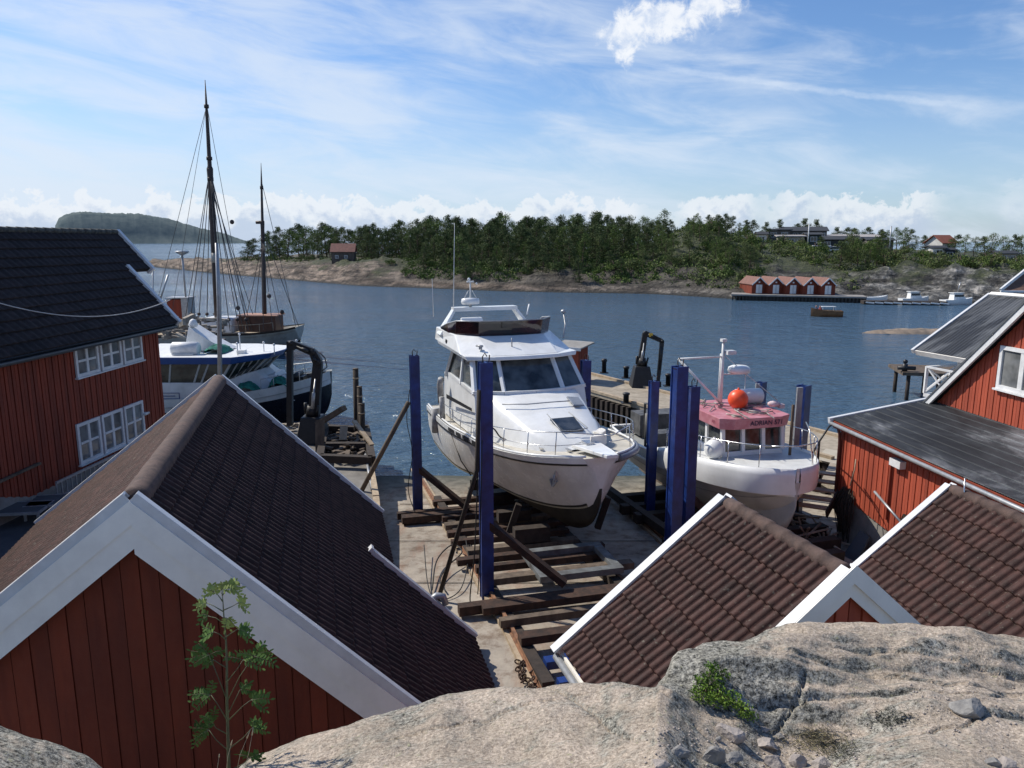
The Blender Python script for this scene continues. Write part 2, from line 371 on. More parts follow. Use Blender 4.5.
def build_terrain():
    m, nt, b = _new('shore_rock_and_heath')
    geo = nt.nodes.new('ShaderNodeNewGeometry'); sp = nt.nodes.new('ShaderNodeSeparateXYZ'); nt.links.new(geo.outputs['Normal'], sp.inputs[0])
    pz = nt.nodes.new('ShaderNodeSeparateXYZ'); nt.links.new(geo.outputs['Position'], pz.inputs[0])
    n = texn(nt, .12, 8, .7); n2 = texn(nt, .9, 6, .65)
    rockc = ramp(nt, n2, [(.3, (.10,.082,.068)), (.5, (.27,.21,.165)), (.7, (.40,.32,.25))])
    rock2 = ramp(nt, n2, [(.32, (.035,.035,.035)), (.5, (.16,.16,.15)), (.68, (.50,.48,.45))])
    rfac = ramp(nt, pz.outputs[0], [(0, (0,0,0)), (1, (1,1,1))])
    mr = nt.nodes.new('ShaderNodeMapRange'); nt.links.new(pz.outputs[0], mr.inputs[0]); mr.inputs[1].default_value = 0; mr.inputs[2].default_value = 45
    rk = mix(nt, mr.outputs[0], rockc, rock2)
    # darker rock above the wave washed strip, away from the bare western slabs
    xm = nt.nodes.new('ShaderNodeMapRange'); nt.links.new(pz.outputs[0], xm.inputs[0]); xm.inputs[1].default_value = -42; xm.inputs[2].default_value = -14
    zm = nt.nodes.new('ShaderNodeMapRange'); nt.links.new(math_(nt, 'ADD', pz.outputs[2], math_(nt, 'MULTIPLY', n2, 1.4)), zm.inputs[0]); zm.inputs[1].default_value = 1.5; zm.inputs[2].default_value = 2.1
    xm2 = nt.nodes.new('ShaderNodeMapRange'); nt.links.new(pz.outputs[0], xm2.inputs[0]); xm2.inputs[1].default_value = 62; xm2.inputs[2].default_value = 46
    drk = math_(nt, 'MULTIPLY', math_(nt, 'MULTIPLY', math_(nt, 'MULTIPLY', xm.outputs[0], xm2.outputs[0]), zm.outputs[0]), .85)
    rk = mix(nt, drk, rk, mix(nt, texn(nt, .5, 8, .75), (.03,.028,.022), (.17,.155,.13)))
    stk = ramp(nt, texn(nt, .5, 8, .75, stretch=(.35,.35,2.4)), [(.42, (.20,.19,.18)), (.56, (1.05,1.03,1))]); rk = mix(nt, .95, rk, stk, 'MULTIPLY')
    jt = ramp(nt, texn(nt, .33, 3, .5, stretch=(.45,.45,2.2), kind='voro'), [(.45, (1,1,1)), (.75, (.30,.28,.26))]); rk = mix(nt, .9, rk, jt, 'MULTIPLY')
    green = ramp(nt, n2, [(.3, (.020,.028,.012)), (.55, (.048,.058,.022)), (.75, (.11,.115,.05))])
    # vegetation above z ~2 where flat, broken up by noise
    h = math_(nt, 'ADD', math_(nt, 'MULTIPLY', pz.outputs[2], .11), math_(nt, 'MULTIPLY', n, 1.9)); fl = math_(nt, 'ADD', h, math_(nt, 'MULTIPLY', sp.outputs[2], .55))
    vr = nt.nodes.new('ShaderNodeMapRange'); nt.links.new(fl, vr.inputs[0]); vr.inputs[1].default_value = 1.80; vr.inputs[2].default_value = 2.05
    cc = mix(nt, vr.outputs[0], rk, green)
    wet = nt.nodes.new('ShaderNodeMapRange'); nt.links.new(pz.outputs[2], wet.inputs[0]); wet.inputs[1].default_value = .1; wet.inputs[2].default_value = .55
    cc = mix(nt, wet.outputs[0], (.02, .02, .018), cc)
    nt.links.new(cc, b.inputs['Base Color']); b.inputs['Roughness'].default_value = .9
    bump(nt, b, n2, 1.0, 1.0)
    ss_ = [-8,-3,-1,0,.7,1.5,2.3,3.2,4.2,5.2,6.5,8,9.5,11,12.5,14,16,18,20,22.5,25,28,31,34,38,42,46,50,55,60,66,72,80,90,100,115,130,150,180,220]
    rows = [[ter(px, s) for px in [60+2.6*i for i in range(430)]] for s in ss_]
    struct(MB().grid(rows, True).build('far_shore_terrain', m, loc=(0,0,0)))
    # wooded island on the horizon, distance haze baked into its colour
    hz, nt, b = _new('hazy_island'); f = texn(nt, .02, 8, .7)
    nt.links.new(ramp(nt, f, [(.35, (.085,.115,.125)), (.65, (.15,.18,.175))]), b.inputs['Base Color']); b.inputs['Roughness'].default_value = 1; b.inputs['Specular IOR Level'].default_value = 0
    prof = [(54,243),(57,229),(61,223),(70,219),(85,217),(110,218),(140,218),(170,222),(200,230),(225,235),(243,241),(256,244)]
    rows = []
    for k, (dr, hf) in enumerate([(-60,0),(0,.0),(40,.35),(90,.68),(150,.9),(220,1),(320,.8),(420,0)]):
        row = []
        for i in range(204):
            px = 53+i; y = interp(px, prof); R = 3300+dr; az = math.atan((px-512)/FPX/(CP+.19*SP))
            z = max(0, (244-y)/FPX*3420*1.02)*hf; z += noise.noise(Vector((px*.9, k*11.7, 0)))*2.5*hf + noise.noise(Vector((px*.23, k*5.6, 3)))*3*hf
            row.append(Vector((R*math.sin(az), R*math.cos(az), z-1 if hf == 0 else z)))
        rows.append(row)
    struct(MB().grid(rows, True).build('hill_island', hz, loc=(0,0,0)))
    # flat skerry in the sound and a few rocks
    rkm = _mc.setdefault('skerry', M('skerry_rock', (.34,.26,.19), (.13,.11,.09), 1.2, .85, bmp=.6, bscale=5))
    for (pa, pb, y, hh, nm, lb) in ((862,985,333,.55,'skerry','low flat rock skerry awash in the sound'),(128,178,266,1.6,'shore_rock','dark low rock islet off the left headland')):
        a = Zp(pa, y, 0); c = Zp(pb, y, 0); n = 40; mb = MB(); rows = []
        for j in range(9):
            row = []
            for i in range(n+1):
                t = i/n; u = j/8*2-1; wdt = math.sin(math.pi*min(1, max(0, t)))**.6*(a-c).length*.09+.1
                p = a.lerp(c, t); q = p.normalized(); q.z = 0
                z = hh*(1-u*u)*math.sin(math.pi*t)**.5 + .25*hh*noise.noise(p*.9+Vector((0, u*2, 0)))-.06
                row.append(p+Vector((0, 1, 0))*u*wdt+Vector((0, 0, z)))
            rows.append(row)
        tag(mb.grid(rows, True).build(nm, rkm), lb, 'rock')
build_terrain()
# ---------------------------------------------------------------- trees
def leaf_mat(name, c1, c2, c3):
    m, nt, b = _new(name); f = texn(nt, .55, 4, .6); f2 = texn(nt, 7, 3, .6)
    a = ramp(nt, f, [(.36, c1), (.5, c2), (.66, c3)]); bb = ramp(nt, f2, [(.3, (.6,.6,.6)), (.7, (1.25,1.25,1.25))])
    nt.links.new(mix(nt, 1., a, bb, 'MULTIPLY'), b.inputs['Base Color']); b.inputs['Roughness'].default_value = .75; b.inputs['Specular IOR Level'].default_value = .2
    return m
pine_l = leaf_mat('pine_needles', (.040,.060,.022), (.080,.112,.038), (.15,.185,.068))
leaf_l = leaf_mat('deciduous_leaves', (.05,.085,.02), (.10,.15,.035), (.17,.23,.06))
olive_l = leaf_mat('olive_leaves', (.06,.085,.028), (.115,.15,.048), (.19,.22,.08))
bark = M('pine_bark', (.13,.085,.06), (.07,.05,.04), 4, .9)
def clump(mb, c, r, n, size, R, flat=.6):
    for _ in range(n):
        d = Vector((R.gauss(0, 1), R.gauss(0, 1), R.gauss(0, 1)*flat)); d = d.normalized()*r*R.random()**.4 if d.length > 0 else d
        d.z *= flat+.15
        p = c+d; a = Vector((R.gauss(0,1), R.gauss(0,1), R.gauss(0,.6))).normalized(); b_ = a.orthogonal().normalized()
        b_ = (Matrix.Rotation(R.random()*6.28, 3, a) @ b_); s = size*(.6+.8*R.random()); u = a.cross(b_)
        mb.add([p-b_*s, p-u*s*.45, p+b_*s, p+u*s*.45], [(0,1,2,3)])
def tree_proto(kind, seed):
    R = random.Random(seed); H = 10.
    root = thing({'pine':'pine_tree','leafy':'deciduous_tree','bush':'bush'}[kind], 'tree', 'tree', (0,0,0))
    tr = MB(); cr_ = MB()
    if kind == 'bush':
        H = 3.
        for k in range(5):
            a = R.random()*6.28; tr.tube([(0,0,-.3),(.5*math.cos(a), .5*math.sin(a), 1.2),(.9*math.cos(a), .9*math.sin(a), 2.2)], [.07,.05,.02], 5)
        for k in range(26):
            a = R.random()*6.28; q = R.random()**.5*1.6; z = .4+R.random()*2.0*(1-q/2.6)
            clump(cr_, Vector((q*math.cos(a), q*math.sin(a), z)), .55, 22, .17, R, .8)
        tr.build('trunk', bark, root); cr_.build('crown', olive_l if seed % 2 else leaf_l, root); return root
    lean = (R.uniform(-.5,.5), R.uniform(-.5,.5))
    axis = lambda t: Vector((lean[0]*t*t+.25*math.sin(t*5+seed), lean[1]*t*t+.2*math.cos(t*4+seed)-.2, t*H*.96-.6))
    tr.tube([axis(t/6) for t in range(7)], [.2*(1-t/6*.85) for t in range(7)], 7)
    if kind == 'pine':
        base = R.choice([.05,.1,.16]); nl = 48
        for k in range(nl):
            t = base+(1-base)*(k/nl)**.9; p = axis(t); a = R.random()*6.28
            w = (2.5*math.sin(math.pi*min(1, (t-base)/(1-base)*.78+.22))**.8)*R.uniform(.6,1.15)+.25
            q = p+Vector((math.cos(a)*w, math.sin(a)*w, R.uniform(-.1,.7)))
            tr.tube([p, p.lerp(q, .5)+Vector((0,0,.1)), q], [.05,.035,.015], 4, cap=False)
            clump(cr_, q, .85, 52, .15, R, .62); clump(cr_, p.lerp(q, .5), .75, 30, .15, R, .62)
        clump(cr_, axis(1.02), .6, 40, .15, R, .6)
    else:
        for k in range(40):
            t = .28+.72*k/40; p = axis(t*.95); a = R.random()*6.28
            w = 2.7*math.sin(math.pi*min(1, (t-.28)/.72*.8+.18))**.7*R.uniform(.3,1.1)
            q = p+Vector((math.cos(a)*w, math.sin(a)*w, R.uniform(.2,1.0)))
            if k % 2: tr.tube([p, q], [.05,.015], 4, cap=False)
            clump(cr_, q, .85, 44, .15, R, .8)
    tr.build('trunk', bark, root); cr_.build('crown', pine_l if kind == 'pine' else (leaf_l if seed % 2 else olive_l), root)
    return root
protos = {'pine': [tree_proto('pine', i) for i in (1,2,3,4)], 'leafy': [tree_proto('leafy', i) for i in (11,12,13)], 'bush': [tree_proto('bush', i) for i in (21,22)]}
used = {k: 0 for k in protos}
LAB = {('pine','L'):'dark pine in the dense wood on the headland across the water', ('leafy','L'):'lighter green leafy tree in the headland wood',
 ('pine','R'):'dark pine on the rocky hillside with the houses', ('leafy','R'):'green leafy tree on the rocky hillside with the houses',
 ('bush','R'):'low bush on the rocky slope below the hillside houses', ('bush','L'):'low bush at the foot of the headland wood'}
GRP = {'L':'trees of the headland wood', 'R':'trees on the rocky hillside'}
first = set()
def plant(kind, px, s, h, side):
    p = ter(px, s); pr = rnd.choice(protos[kind]); base = 3. if kind == 'bush' else 10.
    sc = h/base; w = sc*rnd.uniform(.85, 1.2)
    lab = LAB[(kind, side)]; g = ('low ' if kind == 'bush' else ('dark pine ' if kind == 'pine' else 'leafy '))+GRP[side]
    if kind == 'bush': g = 'bushes of the headland' if side == 'L' else 'bushes on the rocky hillside'
    if pr not in first:
        first.add(pr); pr.location = p; pr.scale = (w, w, sc); pr.rotation_euler = (0,0,rnd.random()*6.28); pr['label'] = lab; pr['group'] = g
        if kind == 'bush': pr['category'] = 'bush'
    else: dup(pr, p, rnd.random()*6.28, (w, w, sc), lab, g)
TOPL = [(235,236),(262,228),(290,222),(330,222),(352,226),(378,220),(400,219),(430,214),(470,214),(500,212),(540,213),(560,214),(600,211),(640,214),(665,222)]
def need_h(px, s, topy):
    p = ter(px, s); r = ray(px, topy); hd = math.hypot(p.x, p.y); k = hd/math.hypot(r.x, r.y); return CH+r.z*k-p.z
# headland wood
for (s, px0, px1, step, lo, hi) in ((78,300,672,11.5,.84,1.05),(58,268,664,10.5,.78,1.03),(44,245,660,11,.68,.97),(33,360,668,12.5,.66,.88),(24,420,662,12,.55,.8),(16,412,662,12,.42,.66),(9,425,655,16,.25,.45)):
    px = px0
    while px < px1:
        x = px+rnd.uniform(-3, 3); ss_ = s+rnd.uniform(-5, 5)
        if not (316 < x < 366 and ss_ < 40):
            h = need_h(x, ss_, interp(x, TOPL))*rnd.uniform(lo, hi)
            plant('leafy' if rnd.random() < .34 else 'pine', x, ss_, max(3.2, h), 'L')
        px += step*rnd.uniform(.7, 1.25)
for x in range(395, 750, 12): plant('bush', x+rnd.uniform(-6,6), rnd.uniform(7, 15), rnd.uniform(1.6, 3.0), 'L')
for x in (243, 256, 270, 283, 300, 309): plant('bush', x, rnd.uniform(22, 34), rnd.uniform(2, 3.2), 'L')
# hillside to the right
TOPR = [(640,214),(662,206),(690,208),(720,208),(745,216),(800,222),(860,228),(900,229),(940,234),(975,234),(1024,234)]
for (px, s, ty, k) in ((648,62,215,'leafy'),(662,66,207,'leafy'),(688,74,217,'pine'),(697,72,212,'leafy'),(708,76,214,'pine'),(722,74,217,'pine'),(731,76,215,'pine'),(745,74,219,'pine'),(752,74,219,'pine'),(764,76,221,'pine'),(779,88,218,'pine'),(795,92,222,'pine'),(806,96,217,'pine'),(817,96,218,'pine'),(838,120,226,'pine'),(846,120,226,'pine'),(855,120,227,'pine'),(866,118,226,'pine'),(880,104,228,'pine'),(888,80,229,'leafy'),(897,76,226,'leafy'),(904,80,226,'leafy'),(909,86,228,'pine'),(916,92,235,'leafy'),(925,96,234,'pine'),(932,104,234,'leafy'),(944,100,236,'pine'),(956,80,233,'pine'),(966,78,233,'leafy'),(975,80,235,'leafy'),(985,84,235,'pine'),(992,80,231,'leafy'),(1003,78,234,'leafy'),(1013,76,233,'pine'),(1022,80,233,'leafy'),(1034,84,233,'leafy'),(950,84,238,'leafy'),(873,70,242,'leafy'),(1050,80,232,'pine')):
    plant(k, px, s, max(2.5, need_h(px, s, ty)), 'R')
for (px0, px1, s0, s1, n, h0, h1) in ((655,762,10,40,34,3.0,5.6),(660,750,40,60,10,2.0,3.4),(838,880,20,34,14,4.0,6.5),(870,1040,18,36,24,1.8,3.4),(745,1040,40,76,34,1.6,3.6),(745,840,18,40,14,1.4,2.6),(690,745,56,70,8,2.5,4.5)):
    for _ in range(n):
        h = rnd.uniform(h0, h1); k = 'bush' if h < 3.5 else rnd.choice(['leafy','leafy','pine'])
        plant(k, rnd.uniform(px0, px1), rnd.uniform(s0, s1), h, 'R')
for ps in protos.values():
    for q in ps:
        if q not in first:
            for c_ in list(q.children): bpy.data.objects.remove(c_)
            bpy.data.objects.remove(q)

def scrub():
    R = random.Random(77)
    for (nm, lb, areas, m_, seed) in (('scrub', 'thick olive scrub and small bushes covering the far rocky hillside', ((655,765,8,62,520),(745,1045,18,74,820),(840,1045,6,20,60),(665,745,3,10,60)), olive_l, 1),
                                ('undergrowth', 'bright green undergrowth along the foot of the far woods', ((405,665,4,20,900),(405,665,20,36,260),(236,420,22,40,90),(655,750,5,30,140),(760,840,30,62,130)), leaf_l, 2)):
        mb = MB()
        for (p0, p1, s0, s1, n) in areas:
            for _ in range(n):
                px = R.uniform(p0, p1); s_ = R.uniform(s0, s1); p = ter(px, s_)
                if noise.noise(Vector((p.x*.06, p.y*.06, seed))) < -.12: continue
                r = R.uniform(.35, 1.25)
                clump(mb, p+Vector((0,0,r*.35)), r, 26, .20, R, .8)
        tag(mb.build(nm, m_), lb, 'scrub', kind='stuff')
scrub()
# ---------------------------------------------------------------- ground, quays
YZ = 1.3
def slipz(y): return min(1.28, .085*(30-y)+.0)
def build_ground():
    c, nt, b = _new('slipway_concrete')
    n1 = texn(nt, .35, 8, .7); n2 = texn(nt, 2.2, 8, .7); n3 = texn(nt, 12, 5, .7)
    a = ramp(nt, n1, [(.3, (.20,.175,.145)), (.5, (.34,.305,.26)), (.7, (.46,.41,.345))])
    r = ramp(nt, n2, [(.35, (.52,.44,.38)), (.5, (.95,.93,.9)), (.7, (1.1,1.08,1.02))])
    cc = mix(nt, 1., a, r, 'MULTIPLY')
    rr = texn(nt, .5, 6, .7, stretch=(2.2, .5, 1)); cc = mix(nt, ramp(nt, rr, [(.52, (0,0,0)), (.7, (.7,.7,.7))]), cc, (.22, .11, .07))
    # algae and wet at the water line
    geo = nt.nodes.new('ShaderNodeNewGeometry'); sp = nt.nodes.new('ShaderNodeSeparateXYZ'); nt.links.new(geo.outputs['Position'], sp.inputs[0])
    mr = nt.nodes.new('ShaderNodeMapRange'); nt.links.new(math_(nt, 'ADD', sp.outputs[2], math_(nt, 'MULTIPLY', n2, .3)), mr.inputs[0]); mr.inputs[1].default_value = .15; mr.inputs[2].default_value = .5
    cc = mix(nt, mr.outputs[0], (.055, .06, .045), cc)
    nt.links.new(cc, b.inputs['Base Color']); b.inputs['Roughness'].default_value = .9; bump(nt, b, n3, .5, .02)
    mb = MB(); rows = []
    for j in range(45):
        y = 6+j*.9; rows.append([(x, y, slipz(y)-.004+.012*noise.noise(Vector((x*.5, y*.5, 0)))) for x in [-7.2+k*.9 for k in range(30)]])
    struct(mb.grid(rows, False).build('slipway', c))
    # joints cut into the slab: thin dark strips, 4 mm proud
    jm = M('slab_joint', (.05,.045,.04), None, 5, .9); mb = MB()
    for y in (11.5, 17.8, 21.2, 25.4): mb.quad((-4, y, slipz(y)+.02), (9.5, y-.0, slipz(y)+.02), (9.5, y+.04, slipz(y+.04)+.02), (-4, y+.04, slipz(y+.04)+.02))
    struct(mb.build('slipway_joint', jm))
    # left yard and quay
    poly = [(-45,-6),(-2.2,-6),(-2.2,13.5),(-2.9,16.8),(-4.31,23.3),(-5.53,28.5),(-5.9,30.6),(-7.2,32.2),(-9.5,33),(-45,36)]
    mb = MB(); mb.prism([(x, y, -2.5) for x, y in poly], (0, 0, 2.5+YZ)); struct(mb.build('quay_ground', M('quay_surface', (.25,.235,.21), (.13,.12,.11), .8, .9, bmp=.5, bscale=12, grime=.35)))
    mb = MB(); mb.prism([(-40,-5,1.2),(-8.2,-5,1.2),(-8.2,9,1.2),(-10.3,17.4,1.2),(-11.6,22,1.2),(-13,23,1.2),(-40,23,1.2)], (0,0,.78)); struct(mb.build('yard_asphalt', asphalt))
    mb = MB(); mb.prism([(-45,-6,-2),(40,-6,-2),(40,6.3,-2),(-45,6.3,-2)], (0,0,3.2)); struct(mb.build('yard_ground', found))
    # pale curved slab in front of the slip
    mb = MB(); pts = [(-1.9,12.9),(-.6,13.0),(.6,12.2),(1.5,11.2),(2.4,9.5),(2.0,6.4),(-2.1,6.4)]
    mb.prism([(x, y, 1.2) for x, y in pts], (0,0,.1)); struct(mb.build('yard_slab', M('pale_slab', (.43,.40,.34), (.33,.305,.26), 1.5, .9, bmp=.3, bscale=15)))
    # timber kerb of the left quay
    k = thing('quay_kerb', 'pale timber kerb along the left quay edge above the slipway', 'kerb', (-4.3, 23.3, YZ))
    mb = MB()
    for (a, b_) in (((-2.95,16.9),(-4.31,23.3)),((-4.33,23.4),(-5.5,28.4))): mb.beam((a[0]-.12, a[1], YZ+.07), (b_[0]-.12, b_[1], YZ+.07), .2, .14)
    mb.build('beam', wood_lt, k)
    # right yard in front of the shed
build_ground()
def build_pier():
    p = thing('timber_pier', 'long plank decked pier running behind the yachts out from the red shed', 'pier', (8, 34, 0))
    N0, N1 = Vector((11.9,26.9,0)), Vector((1.2,44.9,0)); F0, F1 = Vector((13.9,30.0,0)), Vector((4.2,46.5,0))
    deckm, nt, b = _new('pier_deck'); f = texn(nt, 1.1, 8, .7, stretch=(1,1,1)); w_ = texn(nt, 14, 3, .5, stretch=(.25, 1, 1))
    cc = mix(nt, 1., ramp(nt, f, [(.3, (.25,.215,.17)), (.7, (.45,.40,.32))]), ramp(nt, w_, [(.4, (.75,.73,.7)), (.6, (1.05,1.03,1))]), 'MULTIPLY')
    nt.links.new(cc, b.inputs['Base Color']); b.inputs['Roughness'].default_value = .9; bump(nt, b, f, .4, .02)
    mb = MB(); mb.prism([N0+Vector((0,0,1.4)), Vector((10.6,24.6,1.4)), Vector((10.9,22.6,1.4)), Vector((18,23.4,1.4)), Vector((18,29,1.4)), F0+Vector((0,0,1.4)), F1+Vector((0,0,1.4)), N1+Vector((0,0,1.4))], (0,0,.2)); mb.build('deck', deckm, p)
    d = (N1-N0); L_ = d.length; d.normalize(); n = int(L_/.42); mb = MB()
    for i in range(n):
        q = N0+d*(i+.5)*L_/n+Vector((-.02,-.1,0)); mb.beam((q.x, q.y, -.8), (q.x, q.y, 1.32+.05*rnd.random()), .2, .2, up=d)
    mb.build('sheet_piling', wood_dk, p)
    mb = MB(); mb.prism([N0+Vector((.1,.1,-1)), Vector((10.8,22.8,-1)), Vector((18,23.4,-1)), F0+Vector((-.1,-.1,-1)), F1+Vector((0,-.2,-1)), N1+Vector((.1,.2,-1))], (0,0,2.37)); mb.build('fill_wall', M('pier_wall', (.12,.105,.085), (.06,.052,.045), 2, .9, grime=.3), p)
    mb = MB(); mb.beam(N0+Vector((.05,.02,1.66)), N1+Vector((.05,.02,1.66)), .2, .13); mb.beam(F0+Vector((-.15,-.1,1.66)), F1+Vector((-.15,-.1,1.66)), .2, .13)
    mb.build('kerb_beam', wood_lt, p)
    mb = MB(); mb.quad((11.3,27.0,1.606),(12.3,28.4,1.606),(15.5,26.5,1.606),(13.6,24.2,1.606)); mb.build('concrete_pad', M('pad', (.45,.41,.33), None, 2, .9), p)
    # bollards
    b0 = thing('mooring_bollard', 'black bollard nearest the red kiosk on the far edge of the pier', 'bollard', Zp(604,373,1.6), 'bollards on the pier')
    MB(Frame(b0.location)).lathe((0,0,0), [(.14,0),(.14,.7),(.18,.72),(.18,.85),(.1,.9)], 12).build('post', black_st, b0)
    MB(Frame(b0.location)).box(-.25,.25,-.2,.2,0,.06).build('base', black_st, b0)
    for (x, y, lb) in ((626,378,'black bollard close left of the black loader crane on the pier'),(626,403,'short black bollard on the near edge of the pier'),(668,386,'low bollard right of the loader crane on the pier')):
        dup(b0, Zp(x, y, 1.62), 0, (1,1,.8 if y < 400 else .6), lb)
    # wire railing and rope reel
build_pier()
# ---------------------------------------------------------------- tiled roofs
def tiled(F, s0, s1, w0, w1, up, roll, course, mat, name, parent, spr=6, clipf=None, amp=.036, step=.034):
    """F: local x along ridge, y down slope, z normal"""
    mb = MB(F); ncr = max(1, int(round((w1-w0)/course))); ch = (w1-w0)/ncr
    nr = int(round((s1-s0)/roll)); rl = (s1-s0)/nr; nx = nr*spr
    for c in range(ncr):
        ya, yb = w0+c*ch, w0+(c+1)*ch
        off = .5*rl*(c % 2)*0
        rows = []
        for (y, dz) in ((ya-.03, 0), (yb-.015, step), (yb, step-.006), (yb+.001, -.012)):
            row = []
            for i in range(nx+1):
                x = s0+(s1-s0)*i/nx; ph = (i/spr) % 1
                prof = math.sqrt(max(0, 1-(abs(2*ph-1)/.74)**2))*amp if abs(2*ph-1) < .74 else 0
                jit = .004*noise.noise(Vector((int(i/spr)*1.7, c*2.3, 0)))
                xx, yy = x, y+jit*2
                row.append((xx, yy, prof+dz+jit))
            rows.append(row)
        mb.grid(rows, True)
    o = mb.build(name, mat, parent); R = random.Random(int(s1*100)+len(mb.fc)); tv = {}
    at = o.data.attributes.new('tv', 'FLOAT', 'FACE'); vals = []
    for c in range(ncr):
        for k in range(3):
            for i in range(nx): vals.append(tv.setdefault((c, i//(2*spr)), R.gauss(0, .10)))
    at.data.foreach_set('value', vals)
    if clipf:
        bm = bmesh.new(); bm.from_mesh(o.data)
        kill = [f for f in bm.faces if not clipf(o, f.calc_center_median())]
        bmesh.ops.delete(bm, geom=kill, context='FACES'); bm.to_mesh(o.data); bm.free()
    return o
def slope_frame(A, d, side, pitch):
    """A on the ridge, d ridge direction (towards far), side horizontal unit, pitch deg"""
    d = Vector(d).normalized(); s = Vector(side).normalized(); p = rad(pitch)
    down = s*math.cos(p)-Vector((0,0,1))*math.sin(p); n = d.cross(down); 
    if n.z < 0: n = -n
    return Frame(A, d, down, n)
def boards(F, x0, x1, zb, zt, wd=.2, th=.022, gap=.022, mat=red, name='board_cladding', parent=None):
    """vertical boards on the plane y=0 of F (local +y outward); zb, zt functions of x"""
    mb = MB(F); n = int(round((x1-x0)/wd)); w = (x1-x0)/n
    fb = zb if callable(zb) else (lambda x: zb); ft = zt if callable(zt) else (lambda x: zt)
    N = 60; mb.add([p for i in range(N+1) for x in [x0+(x1-x0)*i/N] for p in ((x, 0, fb(x)), (x, 0, max(ft(x), fb(x)+.01)))], [(2*i, 2*i+2, 2*i+3, 2*i+1) for i in range(N)])
    for i in range(n):
        a, b_ = x0+i*w+gap/2, x0+(i+1)*w-gap/2; t = th*(1 if i % 2 else .55)+.003
        za, zb2, ta, tb = fb(a), fb(b_), ft(a), ft(b_)
        if ta-za < .02 and tb-zb2 < .02: continue
        ta = max(ta, za+.005); tb = max(tb, zb2+.005)
        mb.add([(a,.0,za),(b_,.0,zb2),(b_,.0,tb),(a,.0,ta),(a,t,za),(b_,t,zb2),(b_,t,tb),(a,t,ta)], [(4,5,6,7),(0,4,7,3),(1,2,6,5),(3,7,6,2),(0,1,5,4)])
    o = mb.build(name, mat, parent); at = o.data.attributes.new('tv', 'FLOAT', 'FACE'); R = random.Random(len(mb.fc)); nb = (len(mb.fc)-N)//5; vals = [0.]*N
    for k in range(nb): vals += [R.gauss(0, .09)]*5
    at.data.foreach_set('value', vals); return o
def window(parent, F, cx, cz, w, h, cols, rows, gm=glass, fr=.07, sill=True, trim=white, sashes=1, label=None, mull=.035):
    """window on plane y=0 of F, +y outward"""
    mb = MB(F); t = .06
    mb.box(cx-w/2, cx-w/2+fr, .0, t, cz-h/2, cz+h/2); mb.box(cx+w/2-fr, cx+w/2, .0, t, cz-h/2, cz+h/2)
    mb.box(cx-w/2+fr, cx+w/2-fr, .0, t, cz+h/2-fr, cz+h/2); mb.box(cx-w/2+fr, cx+w/2-fr, .0, t, cz-h/2, cz-h/2+fr)
    iw = w-2*fr
    for i in range(1, cols):
        x = cx-w/2+fr+iw*i/cols; mw = mull if (cols % 2 or i != cols/2) else mull*1.6; mb.box(x-mw/2, x+mw/2, .004, t-.012, cz-h/2+fr, cz+h/2-fr)
    for j in range(1, rows):
        z = cz-h/2+fr+(h-2*fr)*j/rows
        for i in range(cols): mb.box(cx-w/2+fr+iw*i/cols+mull/2+.01, cx-w/2+fr+iw*(i+1)/cols-mull/2-.01, .005, t-.016, z-mull/2, z+mull/2)
    o = mb.build('window', trim, parent)
    if label: o['label'] = label
    MB(F).quad((cx-w/2+fr*.5, .012, cz-h/2+fr*.5), (cx+w/2-fr*.5, .012, cz-h/2+fr*.5), (cx+w/2-fr*.5, .012, cz+h/2-fr*.5), (cx-w/2+fr*.5, .012, cz+h/2-fr*.5)).build('pane', gm, o)
    if sill: MB(F).box(cx-w/2-.05, cx+w/2+.05, .0, .11, cz-h/2-.05, cz-h/2-.004).build('sill', trim, o)
    return o
def fascia(G, pr, pl, wr, wl, T, layers):
    for sg, p, w in ((1, pr, wr), (-1, pl, wl)):
        t = math.tan(rad(p)); X = w*math.cos(rad(p)); c = 1/math.cos(rad(p)); mb = MB(G)
        for (a, b_, y) in layers:
            q = [(0,y,a*c),(sg*X,y,a*c-t*X),(sg*X,y,b_*c-t*X),(0,y,b_*c)]; mb.prism(q, (0,-.03 if y > .03 else -.024,0))
        mb.build('fascia_board', white_bd, T)
